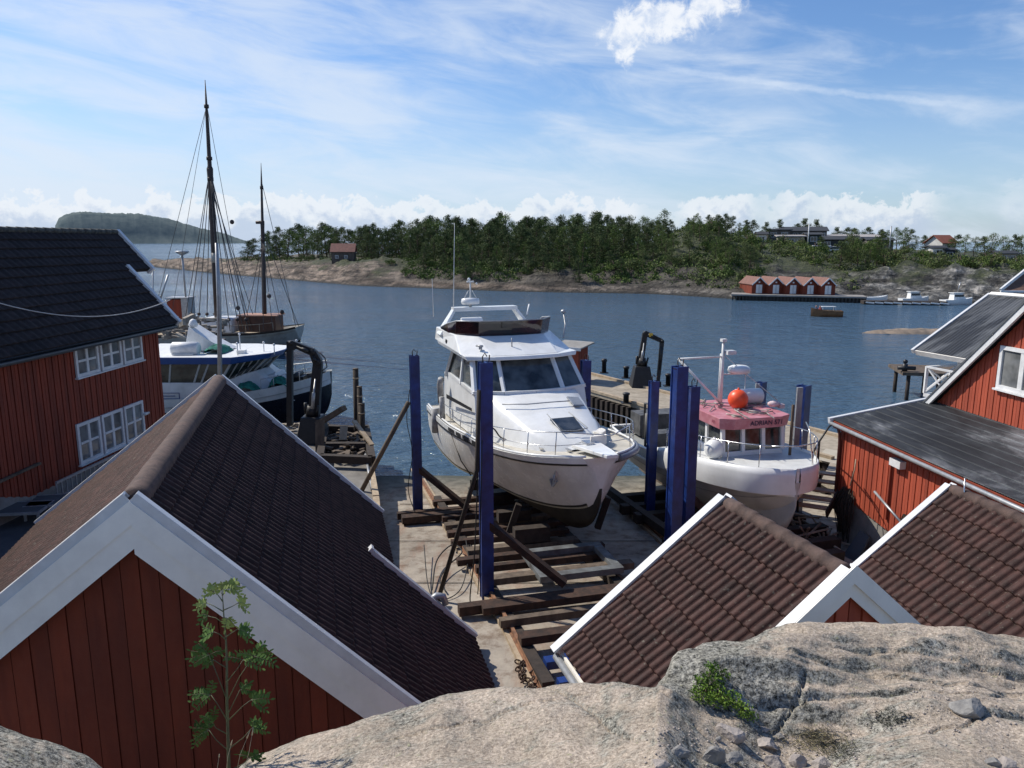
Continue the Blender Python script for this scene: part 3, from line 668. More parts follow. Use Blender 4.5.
# ---------------------------------------------------------------- boathouse on the left (nearest)
def boathouse_left():
    zr = 6.6; A = Zp(130, 500, zr)+Vector((0,0,.0)); B = Zp(219, 378, zr); d = (B-A).normalized(); r = Vector((d.y, -d.x, 0)); L_ = (B-A).length
    T = thing('boathouse', 'red boathouse with steep dark brown roof and wide white gable boards, nearest on the left', 'boathouse', (A.x, A.y, YZ))
    pr, pl = 45.3, 38.2
    FR = slope_frame(A, d, r, pr); FL = slope_frame(A, d, -r, pl)
    cw = math.cos(rad(pr)); wn, we, se = 3.44/cw, 5.02/cw, 4.72
    ov = 0.0
    tiled(FR, .1, L_-.1, .12, wn, 0, .165, .33, tile_sh, 'roof_tiles', T, spr=6)
    tiled(FR, .1, se, wn+.002, we, 0, .165, .33, tile_sh, 'roof_tiles', T, spr=6)
    tiled(FL, .1, L_-.1, .12, 3.55/math.cos(rad(pl))*1.09, 0, .165, .33, tile_br, 'roof_tiles', T, spr=6)
    # boarding below the tiles
    mb = MB(FR); mb.box(.02, se+.05, 0, we-.05, -.10, -.03); mb.box(se+.05, L_-.02, 0, wn-.05, -.10, -.03)
    mb.f = FL; mb.box(.02, L_-.02, 0, 4.85, -.10, -.03); mb.build('roof_boarding', wood_dk, T)
    # ridge
    mb = MB(); k = 44; R = random.Random(31)
    mb.tube([A+d*(.10+(L_-.20)*i/k)+Vector((R.gauss(0,.002), 0, -.075+R.gauss(0,.002))) for i in range(k+1)], [.165-.004*(i % 2) for i in range(k+1)], 18)
    mb.build('ridge', ridge_m, T)
    # verge flashings and fascias
    def verge(F, s, w1, name='verge_board', m=whitem, out=-1, fasc=True, w0=0, wd=.10):
        mb = MB(F); mb.box(s-wd/2, s+wd/2, w0, w1+.02, .085, .115); mb.box(s+out*wd/2-.008, s+out*wd/2+.008, w0, w1+.02, -.06, .113); mb.box(s-out*wd/2-.008, s-out*wd/2+.008, w0, w1+.02, .03, .113)
        mb.build(name, m, T)
    wl = 4.95
    verge(FR, .03, we); verge(FL, .03, wl); verge(FR, L_-.03, wn, out=1); verge(FL, L_-.03, wl, out=1); verge(FR, se+.07, we, out=1, w0=we-2.95, wd=.14)
    fascia(Frame(A, r, -d), pr, pl, we, wl, T, ((.0,-.23,.045),(-.22,-.47,.028)))
    # gable cladding facing the camera
    G = Frame(A+d*.25, r, -d)
    tp = lambda x: (-.24 - (math.tan(rad(pr))*x if x > 0 else -math.tan(rad(pl))*x))
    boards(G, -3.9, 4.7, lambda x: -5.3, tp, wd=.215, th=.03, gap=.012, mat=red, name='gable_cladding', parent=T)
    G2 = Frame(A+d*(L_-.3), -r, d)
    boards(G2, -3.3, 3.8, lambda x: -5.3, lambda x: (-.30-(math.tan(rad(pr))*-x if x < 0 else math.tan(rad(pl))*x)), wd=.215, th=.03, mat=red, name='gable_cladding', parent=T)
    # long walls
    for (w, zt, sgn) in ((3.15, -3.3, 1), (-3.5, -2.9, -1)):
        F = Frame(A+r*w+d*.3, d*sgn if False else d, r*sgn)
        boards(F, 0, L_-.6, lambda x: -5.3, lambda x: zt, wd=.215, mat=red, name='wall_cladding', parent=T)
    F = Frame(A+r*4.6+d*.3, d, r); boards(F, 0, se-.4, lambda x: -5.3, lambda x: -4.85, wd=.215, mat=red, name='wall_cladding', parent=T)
    # gutter on the extension verge end with a bracket and elbow pipe
    e = FR((se+.09, we-1.15, .10)); mb = MB(); mb.tube([e+Vector((-.12,.0,.03)), e+Vector((0,.04,.10)), e+Vector((.13,.05,.08)), e+Vector((.18,.05,-.10))], .07, 10); mb.build('vent_elbow', galv, T)
    e = FR((se+.09, we-2.9, .08)); mb = MB(FR); mb.box(se-.02, se+.16, we-2.98, we-2.92, .03, .14); mb.build('verge_clip', whitem, T)
boathouse_left()
# ---------------------------------------------------------------- small boathouse lower right (R1) and its neighbour (R2)
def boathouse_small():
    zr = 6.4; A = Zp(850, 573, zr); B = Zp(725, 500, zr); d = (B-A).normalized(); r = Vector((d.y, -d.x, 0)); L_ = (B-A).length
    T = thing('boathouse', 'small boathouse with brown rolled tiles and a little white gable just above the granite', 'boathouse', (A.x, A.y, 1.28))
    pl, pr = 37.8, 41
    FL = slope_frame(A, d, -r, pl); FR = slope_frame(A, d, r, pr); we = 2.16/math.cos(rad(pl))
    tiled(FL, .06, L_-.05, .1, we, 0, .124, .345, tile_br, 'roof_tiles', T, spr=12, amp=.040, step=.036)
    tiled(FR, .06, L_-.05, .1, 2.4, 0, .168, .345, tile_br, 'roof_tiles', T, spr=6, amp=.04)
    mb = MB(FL); mb.box(.02, L_-.02, 0, we-.05, -.09, -.03); mb.f = FR; mb.box(.02, L_-.02, 0, 2.35, -.09, -.03); mb.build('roof_boarding', wood_dk, T)
    mb = MB(); k = 7; pts = []; rr = []
    for i in range(k):
        for t_, r_ in ((0, .098), (.12, .100), (.97, .088)): pts.append(A+d*(.06+(L_-.13)*(i+t_)/k)+Vector((0,0,-.03))); rr.append(r_)
    mb.tube(pts, rr, 16)
    mb.build('ridge', ridge_m, T)
    for (F, s, w1, o_) in ((FL, L_, we+.1, 1), (FR, L_, 2.4, 1), (FL, 0, we, -1), (FR, 0, 2.4, -1)):
        mb = MB(F); mb.box(s-.065, s+.065, 0, w1, .060, .090)
        if s > 0: mb.box(s+o_*.065-.008, s+o_*.065+(.008 if F is FL else .004), 0, w1, -.10, .088)
        mb.build('verge_board', whitem, T); 
    fascia(Frame(A, r, -d), pr, pl, 2.4, we, T, ((.087,-.06,.078),(-.05,-.18,.045)))
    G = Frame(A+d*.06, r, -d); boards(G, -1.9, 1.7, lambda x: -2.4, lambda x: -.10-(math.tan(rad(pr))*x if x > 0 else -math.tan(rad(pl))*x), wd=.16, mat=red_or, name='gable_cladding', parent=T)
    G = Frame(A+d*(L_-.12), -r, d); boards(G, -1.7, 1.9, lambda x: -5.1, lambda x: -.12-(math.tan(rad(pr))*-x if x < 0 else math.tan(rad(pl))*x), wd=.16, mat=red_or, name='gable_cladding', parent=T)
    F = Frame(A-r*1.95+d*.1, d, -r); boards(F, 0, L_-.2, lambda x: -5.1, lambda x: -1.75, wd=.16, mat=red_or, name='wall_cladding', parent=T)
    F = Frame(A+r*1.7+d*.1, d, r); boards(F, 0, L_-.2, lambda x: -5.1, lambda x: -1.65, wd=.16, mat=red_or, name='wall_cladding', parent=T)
    # white eaves board and gutter
    p0 = FL((.1, we+.03, -.02)); p1 = FL((L_-.02, we+.03, -.02)); mb = MB(); mb.beam(p0+Vector((0,0,-.07)), p1+Vector((0,0,-.07)), .03, .13); mb.build('eaves_board', white_bd, T)
    mb = MB(); q = Vector((-.07,-.01,-.05)); mb.tube([p0+q, p1+q], .045, 10); mb.build('gutter', galv, T)
boathouse_small()
def boathouse_right():
    zr = 5.4; A0 = Vector((7.61,12.47,zr)); d = Vector((-.152,.988,0)).normalized(); B = A0; A = B-d*7; r = Vector((d.y, -d.x, 0)); L_ = 7
    T = thing('boathouse', 'brown tiled boathouse roof at the right edge, in front of the long red shed', 'boathouse', (A.x, A.y, 1.28))
    pl = 40.5; FL = slope_frame(A, d, -r, pl); FR = slope_frame(A, d, r, pl); we = 4.3
    tiled(FL, .06, L_-.06, .1, we, 0, .165, .36, tile_br, 'roof_tiles', T, spr=12, amp=.048, step=.042)
    mb = MB(FL); mb.box(.02, L_-.02, 0, we-.05, -.10, -.03); mb.f = FR; mb.box(.02, L_-.02, 0, we-.05, -.10, .03); mb.build('roof_boarding', wood_dk, T)
    mb = MB(); k = 20; pts = []; rr = []
    for i in range(k):
        for t_, r_ in ((0, .112), (.12, .114), (.97, .10)): pts.append(A+d*(.06+(L_-.13)*(i+t_)/k)+Vector((0,0,-.03))); rr.append(r_)
    mb.tube(pts, rr, 16)
    mb.build('ridge', ridge_m, T)
    for (F, o_) in ((FL, 1), (FR, 1)):
        mb = MB(F); mb.box(L_-.08, L_+.05, 0, we+.1, .06, .09); mb.box(L_+.04, L_+.055, 0, we+.1, -.12, .088); mb.build('verge_board', whitem, T)
    G = Frame(A+d*(L_-.15), -r, d); boards(G, -3.0, 3.0, lambda x: -4.15, lambda x: -.12-math.tan(rad(pl))*abs(x), wd=.2, mat=red_or, name='gable_cladding', parent=T)
    for s_ in (-1, 1):
        F = Frame(A+r*3.0*s_+d*.1, d, r*s_); boards(F, 0, L_-.3, lambda x: -4.15, lambda x: -2.75, wd=.2, mat=red_or, name='wall_cladding', parent=T)
boathouse_right()
# ---------------------------------------------------------------- long red building on the left
def building_left():
    c = Vector((-13.36, 28, 0)); u = Vector((-.07,-1,0)).normalized(); nrm = Vector((1,-.07,0)).normalized()
    T = thing('red_building', 'large dark red building with black tiled roof and white windows at the far left', 'building', (-16, 20, YZ))
    F = Frame(c, u, nrm)      # x towards the camera, y outward (right)
    zb = lambda x: sinterp(x, [(0,2.35),(5,2.42),(6.2,2.40),(7.6,2.3),(9.2,3.0),(14,3.1)])
    boards(F, 0, 22, lambda x: interp(x, [(0,2.35),(6.6,2.35),(7.4,2.35),(9.2,2.95),(22,3.0)]), lambda x: 6.9, wd=.14, th=.03, gap=.03, mat=red_dk, name='wall_cladding', parent=T)
    mb = MB(F); mb.box(-.05, 22, -.35, -.06, .5, 6.7); mb.build('inner_wall', wood_dk, T)
    mb = MB(F); mb.prism([(0,.03,1),(22,.03,1),(22,.03,3.02),(9.2,.03,2.97),(7.4,.03,2.37),(0,.03,2.37)], (0,-.09,0)); mb.build('foundation', found, T)
    mb = MB(F); mb.box(-.04, .10, .0, .05, 2.35, 6.7); mb.build('corner_board', red_dk, T)
    # far gable wall
    G = Frame(c-nrm*5.9+Vector((0,.0,0)), nrm, -u); boards(G, 0, 5.9, lambda x: 1.3, lambda x: 6.75+3.25*(1-abs(x-2.95)/2.95), wd=.14, mat=red_dk, name='gable_cladding', parent=T)
    # windows: two rows of three
    def wx(px, py=350): # distance along the wall
        r_ = ray(px, py); t = ((c-Vector((0,0,0))).dot(nrm))/(Vector((r_.x, r_.y, 0)).dot(nrm)); return (Vector((r_.x*t, r_.y*t, 0))-c).dot(u)
    def zat(px, py):
        s = wx(px, py); p = F((s, 0, 0)); r_ = ray(px, py); return CH+r_.z*(p.y/r_.y)
    for (pa, pb, ta, tb, ba, bb, lb) in ((72,141,345,333,377,361,'upper'),(75,143,421,402,466,436,'lower')):
        xa, xb = wx(pa, (ta+ba)/2), wx(pb, (tb+bb)/2); zt = (zat(pa, ta)+zat(pb, tb))/2; zb_ = (zat(pa, ba)+zat(pb, bb))/2
        w3 = (xa-xb)/3
        for k in range(3):
            window(T, Frame(F.o+F.y*.035, F.x, F.y), xb+w3*(k+.5), (zt+zb_)/2, w3-.10, zt-zb_, 2, 2, gm=glass_c, fr=.10, sill=True, mull=.07)
    # roof
    ev = Vector((-12.69, 28.6, 6.56)); rg = Vector((-15.66, 28.6, 9.93)); slope = (ev-rg); sl_ = slope.length
    A = rg+u*24; d = -u; side = nrm
    pitch = math.degrees(math.atan2(9.93-6.56, (ev-rg).dot(nrm))); FR = slope_frame(Vector((rg.x, rg.y, 9.93))+u*24, d, nrm, pitch)
    o = tiled(FR, 0, 24, .05, sl_*1.0, 0, .30, .36, tile_bk, 'roof_tiles', T, spr=4, amp=.035, step=.055)
    tiled(FR, 24.02, 25.5, .05, sl_*.42, 0, .30, .36, tile_bk, 'roof_tiles', T, spr=3, amp=.03, step=.035)
    mb = MB(FR); mb.box(0, 24, 0, sl_, -.14, -.02); mb.box(24, 25.5, 0, sl_*.42, -.14, -.02)
    mb.f = slope_frame(Vector((rg.x, rg.y, 9.93))+u*24, d, -nrm, pitch); mb.box(0, 25.5, 0, sl_, -.14, -.0); mb.build('roof_boarding', tile_bk, T)
    mb = MB(FR); mb.box(23.94, 24.12, sl_*.38, sl_+.05, -.18, .13); mb.build('verge_board', whitem, T); mb = MB(FR); mb.box(25.44, 25.62, -.05, sl_*.44, -.18, .13); mb.build('verge_board', whitem, T)
    mb = MB(FR); mb.box(0, 23.9, sl_+.0, sl_+.03, -.26, .02); mb.build('eaves_board', M('blue_black_fascia', (.02,.028,.04), None, 3, .5), T)
    mb = MB(); e0 = FR((0, sl_+.10, -.10)); e1 = FR((23.9, sl_+.10, -.10)); mb.tube([e0, e1], .07, 8); mb.build('gutter', M('dark_gutter', (.03,.035,.045), None, 3, .4), T)
    mb = MB(); 
    for i in range(60):
        a = FR((i*.425, 0, .03)); b_ = FR(((i+1.05)*.425, 0, .02)); mb.tube([a, b_], [.11, .10], 8)
    mb.build('ridge', M('mossy_ridge', (.10,.10,.085), (.04,.04,.038), 8, .9, bmp=.5), T)
    mb = MB(Frame(F.o+F.y*.05, F.x, F.y)); 
    # pole on brackets, small lamp
    t = tag(MB(Frame(F.o+F.y*.12, F.x, F.y)).beam((7.0,0,3.25), (12.5,0,3.12), .07, .07).build('wall_rail', wood), 'weathered horizontal rail fixed low on the dark red wall', 'rail')
    p = F((1.35, .1, 0)); p.z = zat(150, 411); mb = MB(Frame(p)); mb.box(-.05,.05,-.12,.12,-.03,.05); mb.tube([(0,-.1,0),(.08,-.14,.03)], .035, 8); mb.tube([(0,.1,0),(.08,.14,.03)], .035, 8)
    tag(mb.build('wall_lamp', white), 'small white twin wall lamp right of the lower windows', 'lamp')
    # cable hanging in front of the roof
    a = Yp(-60, 283, 18); b_ = Yp(170, 300, 26.5); pts = []
    for i in range(25):
        t_ = i/24; p = a.lerp(b_, t_); p.z -= 1.25*4*t_*(1-t_)*.55; pts.append(p)
    tag(MB().tube(pts, .016, 5).build('overhead_cable', M('grey_cable', (.5,.5,.5), None, 4, .6)), 'thin pale cable sagging across the black roof', 'cable')
    # ladder-like grey railing ramp by the wall
    t = thing('gangway', 'grey metal gangway with slatted railing leaning along the foot of the dark red wall', 'gangway', Zp(100,475,1.5))
    
    def onw(px, py, off=.5):
        q = ray(px, py); P0 = F((0,off,0)); t_ = (P0-Vector((0,0,CH))).dot(nrm)/q.dot(nrm); return Vector((0,0,CH))+q*t_
    a0, a1 = onw(56,483), onw(141,443); mb = MB()
    for dz in (0, -.45): mb.beam(a0+Vector((0,0,dz)), a1+Vector((0,0,dz)), .06, .07)
    mb.build('rail', galv, t); mb = MB()
    for i in range(21): p = a0.lerp(a1, i/20); mb.beam(p, p+Vector((0,0,-.45)), .035, .035)
    mb.build('baluster', galv, t)['kind'] = 'stuff'
    # low steel tables
    for (px, py, w_, lb, rz) in ((18,516,1.5,'low grey steel table with a flat top beside the red building foundation, nearer one',8),(52,508,1.0,'smaller low grey steel table standing just right of the nearer one',12)):
        p = Zp(px, py+6, 1.98); t = thing('steel_table', lb, 'table', p); Ft = heading(p, rz)
        MB(Ft).box(-w_/2, w_/2, -.45, .45, .38, .42).build('tabletop', asphalt, t)
        mb = MB(Ft); mb.box(-w_/2-.03, w_/2+.03, -.5, -.45, .36, .43); mb.box(-w_/2-.03, w_/2+.03, .45, .5, .36, .43); mb.box(w_/2, w_/2+.04, -.45, .45, .36, .43); mb.build('frame', galv, t)
        for sx in (-1, 1):
            for sy in (-1, 1): MB(Ft).box(sx*w_/2-.03, sx*w_/2+.03, sy*.45-.03, sy*.45+.03, 0, .36).build('leg', galv, t)
building_left()
# ---------------------------------------------------------------- right: shed, gable house, porch
def right_side():
    u = Vector((.108,-1,0)).normalized(); nl = Vector((-1,-.108,0)).normalized(); rt = -nl
    c = Vector((9.78, 21.43, 0))
    T = thing('red_shed', 'long low red boarded shed with a black corrugated lean-to roof on the right', 'shed', (11, 17, 1))
    F = Frame(c, u, nl)      # x toward camera, y outward left
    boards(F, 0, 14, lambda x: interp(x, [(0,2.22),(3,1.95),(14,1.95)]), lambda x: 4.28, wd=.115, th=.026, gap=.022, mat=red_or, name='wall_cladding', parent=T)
    mb = MB(F); mb.box(.0, 14, -.3, -.03, 0, 2.35); mb.build('foundation', found, T)
    mb = MB(F); mb.box(-.05, .09, -.0, .05, 1.6, 4.25); mb.box(-.09,-.05,-.1,.05,1.6,4.25); mb.build('corner_board', red_dk, T)
    mb = MB(F); mb.tube([(-.0,.20,4.2),(-.02,.12,4.0),(-.02,.10,3.7),(-.02,.10,1.7)], .045, 8); mb.build('downpipe', M('brown_pipe', (.10,.03,.022), None, 3, .5), T)
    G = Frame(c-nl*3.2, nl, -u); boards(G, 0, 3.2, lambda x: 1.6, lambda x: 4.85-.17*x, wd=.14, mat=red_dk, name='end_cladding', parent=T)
    # roof: eave line, top line
    e0 = F((-.25, .24, 4.40)); e1 = F((14.2, .24, 4.40)); t0 = Vector((12.47,21.99,4.97))+Vector((0,-.0,0)); t0 = F((-.25, -3.0, 4.97)); t1 = F((14.2, -3.0, 4.97))
    X = (e1-e0).normalized(); Dn = (e0-t0); wl = Dn.length; Dn.normalize(); Nn = X.cross(Dn); Nn = Nn if Nn.z > 0 else -Nn
    FR = Frame(t0, X, Dn, Nn)
    m2, nt, b = _new('black_lean_roof'); f = texn(nt, .7, 8, .7, stretch=(1, .35, 1), dist=.4)
    nt.links.new(ramp(nt, f, [(.40, (.020,.022,.025)), (.52, (.045,.05,.055)), (.64, (.20,.21,.22))]), b.inputs['Base Color']); b.inputs['Roughness'].default_value = .6
    mb = MB(FR); n = int(14.4/.076); 
    for c_ in range(10):
        ya, yb = wl*c_/10, wl*(c_+1)/10; rows = []
        for (y, dz) in ((ya, 0), (yb-.01, .018), (yb, .0)):
            rows.append([(14.45*i/(n*2), y, dz+(.016 if i % 2 else 0)) for i in range(n*2+1)])
        mb.grid(rows, False)
    mb.build('corrugated_roof', m2, T)
    mb = MB(FR); mb.box(0, 14.4, .02, wl-.03, -.10, -.02); mb.build('roof_boarding', wood_dk, T)
    mb = MB(FR); mb.box(-.10, .02, -.1, wl+.1, -.12, .06); mb.build('verge_board', whitem, T)
    mb = MB(FR); mb.box(0, 14.4, wl-.02, wl+.02, -.24, -.03); mb.build('eaves_board', red_dk, T)
    mb = MB(); mb.tube([FR((0, wl+.08, -.09)), FR((14.4, wl+.08, -.09))], .055, 8); mb.build('gutter', galv, T)
    mb = MB(FR); mb.box(.05, 14.4, -.12, .10, .03, .06); mb.build('flashing', galv, T)
    # wall lamp
    mb = MB(F); mb.box(2.55, 3.0, .03, .20, 3.86, 4.05); t = tag(mb.build('wall_lamp', white), 'small white box lamp under the eaves of the red shed', 'lamp')
    # gable house behind the lean-to
    T = thing('gabled_house', 'tall bright red gabled house above the black lean-to roof at the right edge', 'house', (16, 17, 1))
    g = Vector((12.42, 22.55, 0)); F2 = Frame(g, u, nl)
    v0, vz0 = .85, 4.92; tan_ = math.tan(rad(44)); apx = v0+4.9
    topf = lambda x: vz0-.1+tan_*((x-v0) if x < apx else (2*apx-v0-x))
    boards(F2, v0, 2*apx-v0, lambda x: 4.75, lambda x: max(4.76, topf(x)), wd=.115, th=.026, gap=.022, mat=red_or, name='gable_cladding', parent=T)
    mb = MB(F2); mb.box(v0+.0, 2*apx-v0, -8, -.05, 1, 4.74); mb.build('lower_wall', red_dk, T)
    pk = F2((apx, .24, vz0+tan_*(apx-v0)+.08))
    for (sg, nm) in ((-1, 0), (1, 1)):
        dn = (u*sg)*math.cos(rad(44))-Vector((0,0,1))*math.sin(rad(44)); nn = rt.cross(dn); nn = nn if nn.z > 0 else -nn
        Fr = Frame(pk, rt, dn, nn); ln = (apx-v0+.10)/math.cos(rad(44))
        mb = MB(Fr); mb.box(.03, 9, 0, ln, -.08, .0); mb.build('roof_slab', slate, T)
        n = 60
        mb = MB(Fr); mb.box(-.03, .04, -.02, ln+.05, -.16, -.02); mb.build('verge_board', white, T)
        mb = MB(Fr); mb.box(-.05, .22, -.02, ln+.05, -.018, .03); mb.build('verge_flashing', slate_l, T)
    window(T, Frame(F2.o+F2.y*.03, F2.x, F2.y), 4.02, 6.38, 1.55, 1.12, 2, 1, gm=glass_c, fr=.10, mull=.09)
    # porch roof beyond
    T = thing('porch_roof', 'grey corrugated porch roof with a white verge and a white railed balcony beneath it', 'porch', (16, 27, 3))
    E0 = Vector((14.64,27,5.71)); R0 = Vector((17.76,27.99,7.63)); a = Vector((.317,-1,0)).normalized(); dn = (E0-R0).normalized(); wl = (E0-R0).length; nn = a.cross(dn); nn = nn if nn.z > 0 else -nn
    FR = Frame(R0, a, dn, nn); mb = MB(FR); n = 46; rows = []
    for y in (0, wl): rows.append([(6*i/(n*2), y, .02 if (i//1) % 2 else 0) for i in range(n*2+1)])
    mb.grid(rows, False); mb.build('corrugated_roof', slate_l if False else M('porch_sheet', (.10,.105,.11), (.028,.03,.033), .8, .45, stretch=(.3,2.5,1), lo=.45, hi=.58), T)
    mb = MB(FR); mb.box(.02, 6, .02, wl-.02, -.08, -.02); mb.build('roof_boarding', wood_dk, T)
    mb = MB(FR); mb.box(-.10, .0, -.05, wl+.08, -.10, .06); mb.build('verge_board', whitem, T)
    mb = MB(FR); mb.box(0, 6, wl, wl+.03, -.2, .0); mb.box(0, 6, -.1, .06, .02, .08); mb.build('eaves_board', white_bd, T)
    # balcony
    D0 = Vector((14.55, 26.0, 4.2)); mb = MB(); bdir = Vector((.317,-1,0)).normalized(); bp = Vector((1,.317,0)).normalized()
    mb.prism([D0, D0+bdir*3, D0+bdir*3+bp*4, D0+bp*4], (0,0,.12)); mb.build('balcony_deck', white, T)
    mb = MB()
    for k in range(4):
        p = D0+bdir*(k*.98)+bp*.05+Vector((0,0,.12)); mb.beam(p, p+Vector((0,0,.95)), .09, .09)
    p = D0+bdir*0+bp*1.4+Vector((0,0,.12)); mb.beam(p, p+Vector((0,0,.95)), .09, .09); mb.beam(p-bp*1.35+Vector((0,0,.93)), p+bp*1.3+Vector((0,0,.93)), .10, .06)
    mb.beam(D0+bp*.05+Vector((0,0,1.05)), D0+bdir*2.95+bp*.05+Vector((0,0,1.05)), .10, .06)
    mb.build('railing', white, T); mb = MB()
    for k in range(3):
        p = D0+bdir*(k*.98+.06)+bp*.05; q = D0+bdir*(k*.98+.93)+bp*.05
        mb.beam(p+Vector((0,0,.2)), q+Vector((0,0,1.0)), .05, .05); mb.beam(p+Vector((0,0,1.0)), q+Vector((0,0,.2)), .045, .045)
    p = D0+bp*.1; q = D0+bp*1.35; mb.beam(p+Vector((0,0,.2)), q+Vector((0,0,1.0)), .05, .05); mb.beam(p+Vector((0,0,1.0)), q+Vector((0,0,.2)), .045, .045)
    mb.build('cross_brace', white, T)
    mb = MB(); 
    for q in (D0+bp*1.0+bdir*.5, D0+bp*.1+bdir*2.9): mb.beam(q+Vector((0,0,-2.9)), q+Vector((0,0,1.75)), .16, .16)
    mb.build('post', white, T)
    # stilt jetty beyond it
    T = thing('stilt_jetty', 'small dark timber jetty on stilts beside the white balcony', 'jetty', Zp(912,398,0)); o = Zp(908,400,0); z1 = Zp(908,372,0)
    F3 = heading(o, -12); mb = MB(F3); mb.box(-.5, 6, -.2, 3, 1.55, 1.75); mb.build('deck', wood, T)
    for (x, y) in ((-.1,0),(1.6,0),(-.1,2.6),(1.6,2.6)): MB(F3).tube([(x,y,-1),(x,y,1.6)], .12, 8).build('stilt', wood_dk, T)
    mb = MB(F3); mb.tube([(-.3,.2,1.75),(-.3,.2,2.2)], .16, 8); mb.tube([(-.7,.2,1.95),(.3,.2,1.95)], .12, 8); mb.ball((-.3,.2,2.35), .14); tag(mb.build('mooring_bollard', black_st), 'black mooring bollard on the corner of the stilt jetty', 'bollard')
    # brown roofed house behind
    T = thing('brown_house', 'house with a plain brown roof behind the gable at the right edge', 'house', Vector((30, 45, 1)))
    P0 = Yp(1000,290,45); Pr = Yp(1030,266,46.5); mb = MB(); back = Vector((6,5,0))
    mb.add([P0, P0+Vector((9,-.6,0)), Pr+Vector((9.5,.5,0)), Pr], [(0,1,2,3)]); mb.add([Pr, Pr+Vector((9.5,.5,0)), P0+Vector((17,9,0)), P0+Vector((7.5,10,0))], [(0,1,2,3)]); mb.build('roof', M('brown_roof', (.15,.085,.06), (.10,.06,.045), 3, .8, bmp=.3), T)
    mb = MB(); mb.beam(P0+Vector((0,-.05,.0)), Pr+Vector((0,-.05,.0)), .12, .18); mb.beam(P0+Vector((0,-.06,-.08)), P0+Vector((9,-.66,-.08)), .1, .12); mb.build('verge_board', white, T)
    mb = MB(); mb.prism([P0+Vector((.6,.5,-.1)), P0+Vector((9,.0,-.1)), P0+Vector((13,6,-.1)), P0+Vector((5,6.4,-.1))], (0,0,-5)); mb.build('wall', M('brown_boards', (.16,.08,.06), None, 3, .8), T)
    Fw = Frame(P0+Vector((.6,.48,0)), (1,-.06,0), (-.06,-1,0)); window(T, Fw, 2.2, -.9, .9, 1.0, 2, 1, sill=False); mb = MB(Fw); mb.box(0,.5,.0,.05,-1.4,-.15); mb.build('white_door', white, T)
    return F
shedF = right_side()
# ---------------------------------------------------------------- foreground granite
def rock_mat():
    m, nt, b = _new('lichen_granite')
    big = texn(nt, 1.6, 6, .65); mid = texn(nt, 7, 8, .72); fine = texn(nt, 70, 4, .6); sp = texn(nt, 160, 2, .5, kind='vorc')
    spk = texn(nt, 42, 3, .9)
    base = ramp(nt, fine, [(.32, (.24,.20,.165)), (.5, (.39,.34,.285)), (.68, (.56,.49,.415))])
    grey = ramp(nt, spk, [(.36, (.035,.037,.033)), (.48, (.17,.17,.155)), (.62, (.42,.42,.38))])
    geo = nt.nodes.new('ShaderNodeNewGeometry'); ns = nt.nodes.new('ShaderNodeSeparateXYZ'); nt.links.new(geo.outputs['Normal'], ns.inputs[0])
    f = math_(nt, 'ADD', math_(nt, 'MULTIPLY', big, .75), math_(nt, 'MULTIPLY', mid, .6))
    f = math_(nt, 'ADD', f, math_(nt, 'MULTIPLY', math_(nt, 'SUBTRACT', .93, ns.outputs[2]), 1.1))
    pp = nt.nodes.new('ShaderNodeSeparateXYZ'); nt.links.new(geo.outputs['Position'], pp.inputs[0])
    bx = math_(nt, 'MULTIPLY', math_(nt, 'SUBTRACT', 1., math_(nt, 'MINIMUM', 1., math_(nt, 'MULTIPLY', math_(nt, 'ABSOLUTE', math_(nt, 'SUBTRACT', pp.outputs[0], 1.0)), 2.0))), .36)
    by = nt.nodes.new('ShaderNodeMapRange'); nt.links.new(pp.outputs[1], by.inputs[0]); by.inputs[1].default_value = 3.05; by.inputs[2].default_value = 3.15
    f = math_(nt, 'ADD', f, math_(nt, 'MULTIPLY', bx, by.outputs[0]))
    lf = nt.nodes.new('ShaderNodeMapRange'); nt.links.new(f, lf.inputs[0]); lf.inputs[1].default_value = .62; lf.inputs[2].default_value = .80
    c = mix(nt, lf.outputs[0], base, grey)
    dk = ramp(nt, spk, [(.30, (.30,.29,.27)), (.42, (1,1,1))]); c = mix(nt, .9, c, dk, 'MULTIPLY')
    pat = ramp(nt, texn(nt, 3.3, 6, .7), [(.38, (.80,.78,.74)), (.62, (1.08,1.05,1.02))]); c = mix(nt, 1., c, pat, 'MULTIPLY')
    gr = texn(nt, 230, 1, .5, kind='voro'); c = mix(nt, .75, c, ramp(nt, gr, [(.12, (.45,.42,.4)), (.35, (1,1,1)), (.7, (1.25,1.22,1.18))]), 'MULTIPLY')
    # yellow-green crust lichen flecks
    yl = ramp(nt, texn(nt, 28, 3, .6), [(.66, (0,0,0)), (.72, (.6,.6,.6))]); c = mix(nt, yl, c, (.36,.35,.20))
    nt.links.new(c, b.inputs['Base Color']); b.inputs['Roughness'].default_value = .92; b.inputs['Specular IOR Level'].default_value = .25
    h = math_(nt, 'ADD', math_(nt, 'MULTIPLY', mid, 1.), math_(nt, 'MULTIPLY', spk, .12)); h = math_(nt, 'ADD', h, math_(nt, 'MULTIPLY', fine, .22))
    bump(nt, b, h, .9, .03); return m
SIL = [(-140,690),(-60,716),(0,738),(40,751),(80,769),(110,795),(150,822),(200,806),(245,769),(300,749),(350,730),(380,721),(410,712),(440,703),(480,697),(520,695),(560,693),(610,690),(645,691),(657,690),(664,683),(669,669),(676,661),(686,656),(700,650),(740,646),(760,637),(780,632),(820,628),(850,625),(900,627),(960,632),(1024,641),(1120,660),(1220,690)]
DIP = [(656,690),(668,692),(685,702),(700,711),(740,722),(765,734),(790,740),(830,737),(880,722),(930,708),(980,706),(1024,712),(1220,740)]
FTOP = [(656,689),(668,676),(680,672),(700,664),(740,662),(780,658),(850,668),(930,676),(1024,682),(1220,710)]
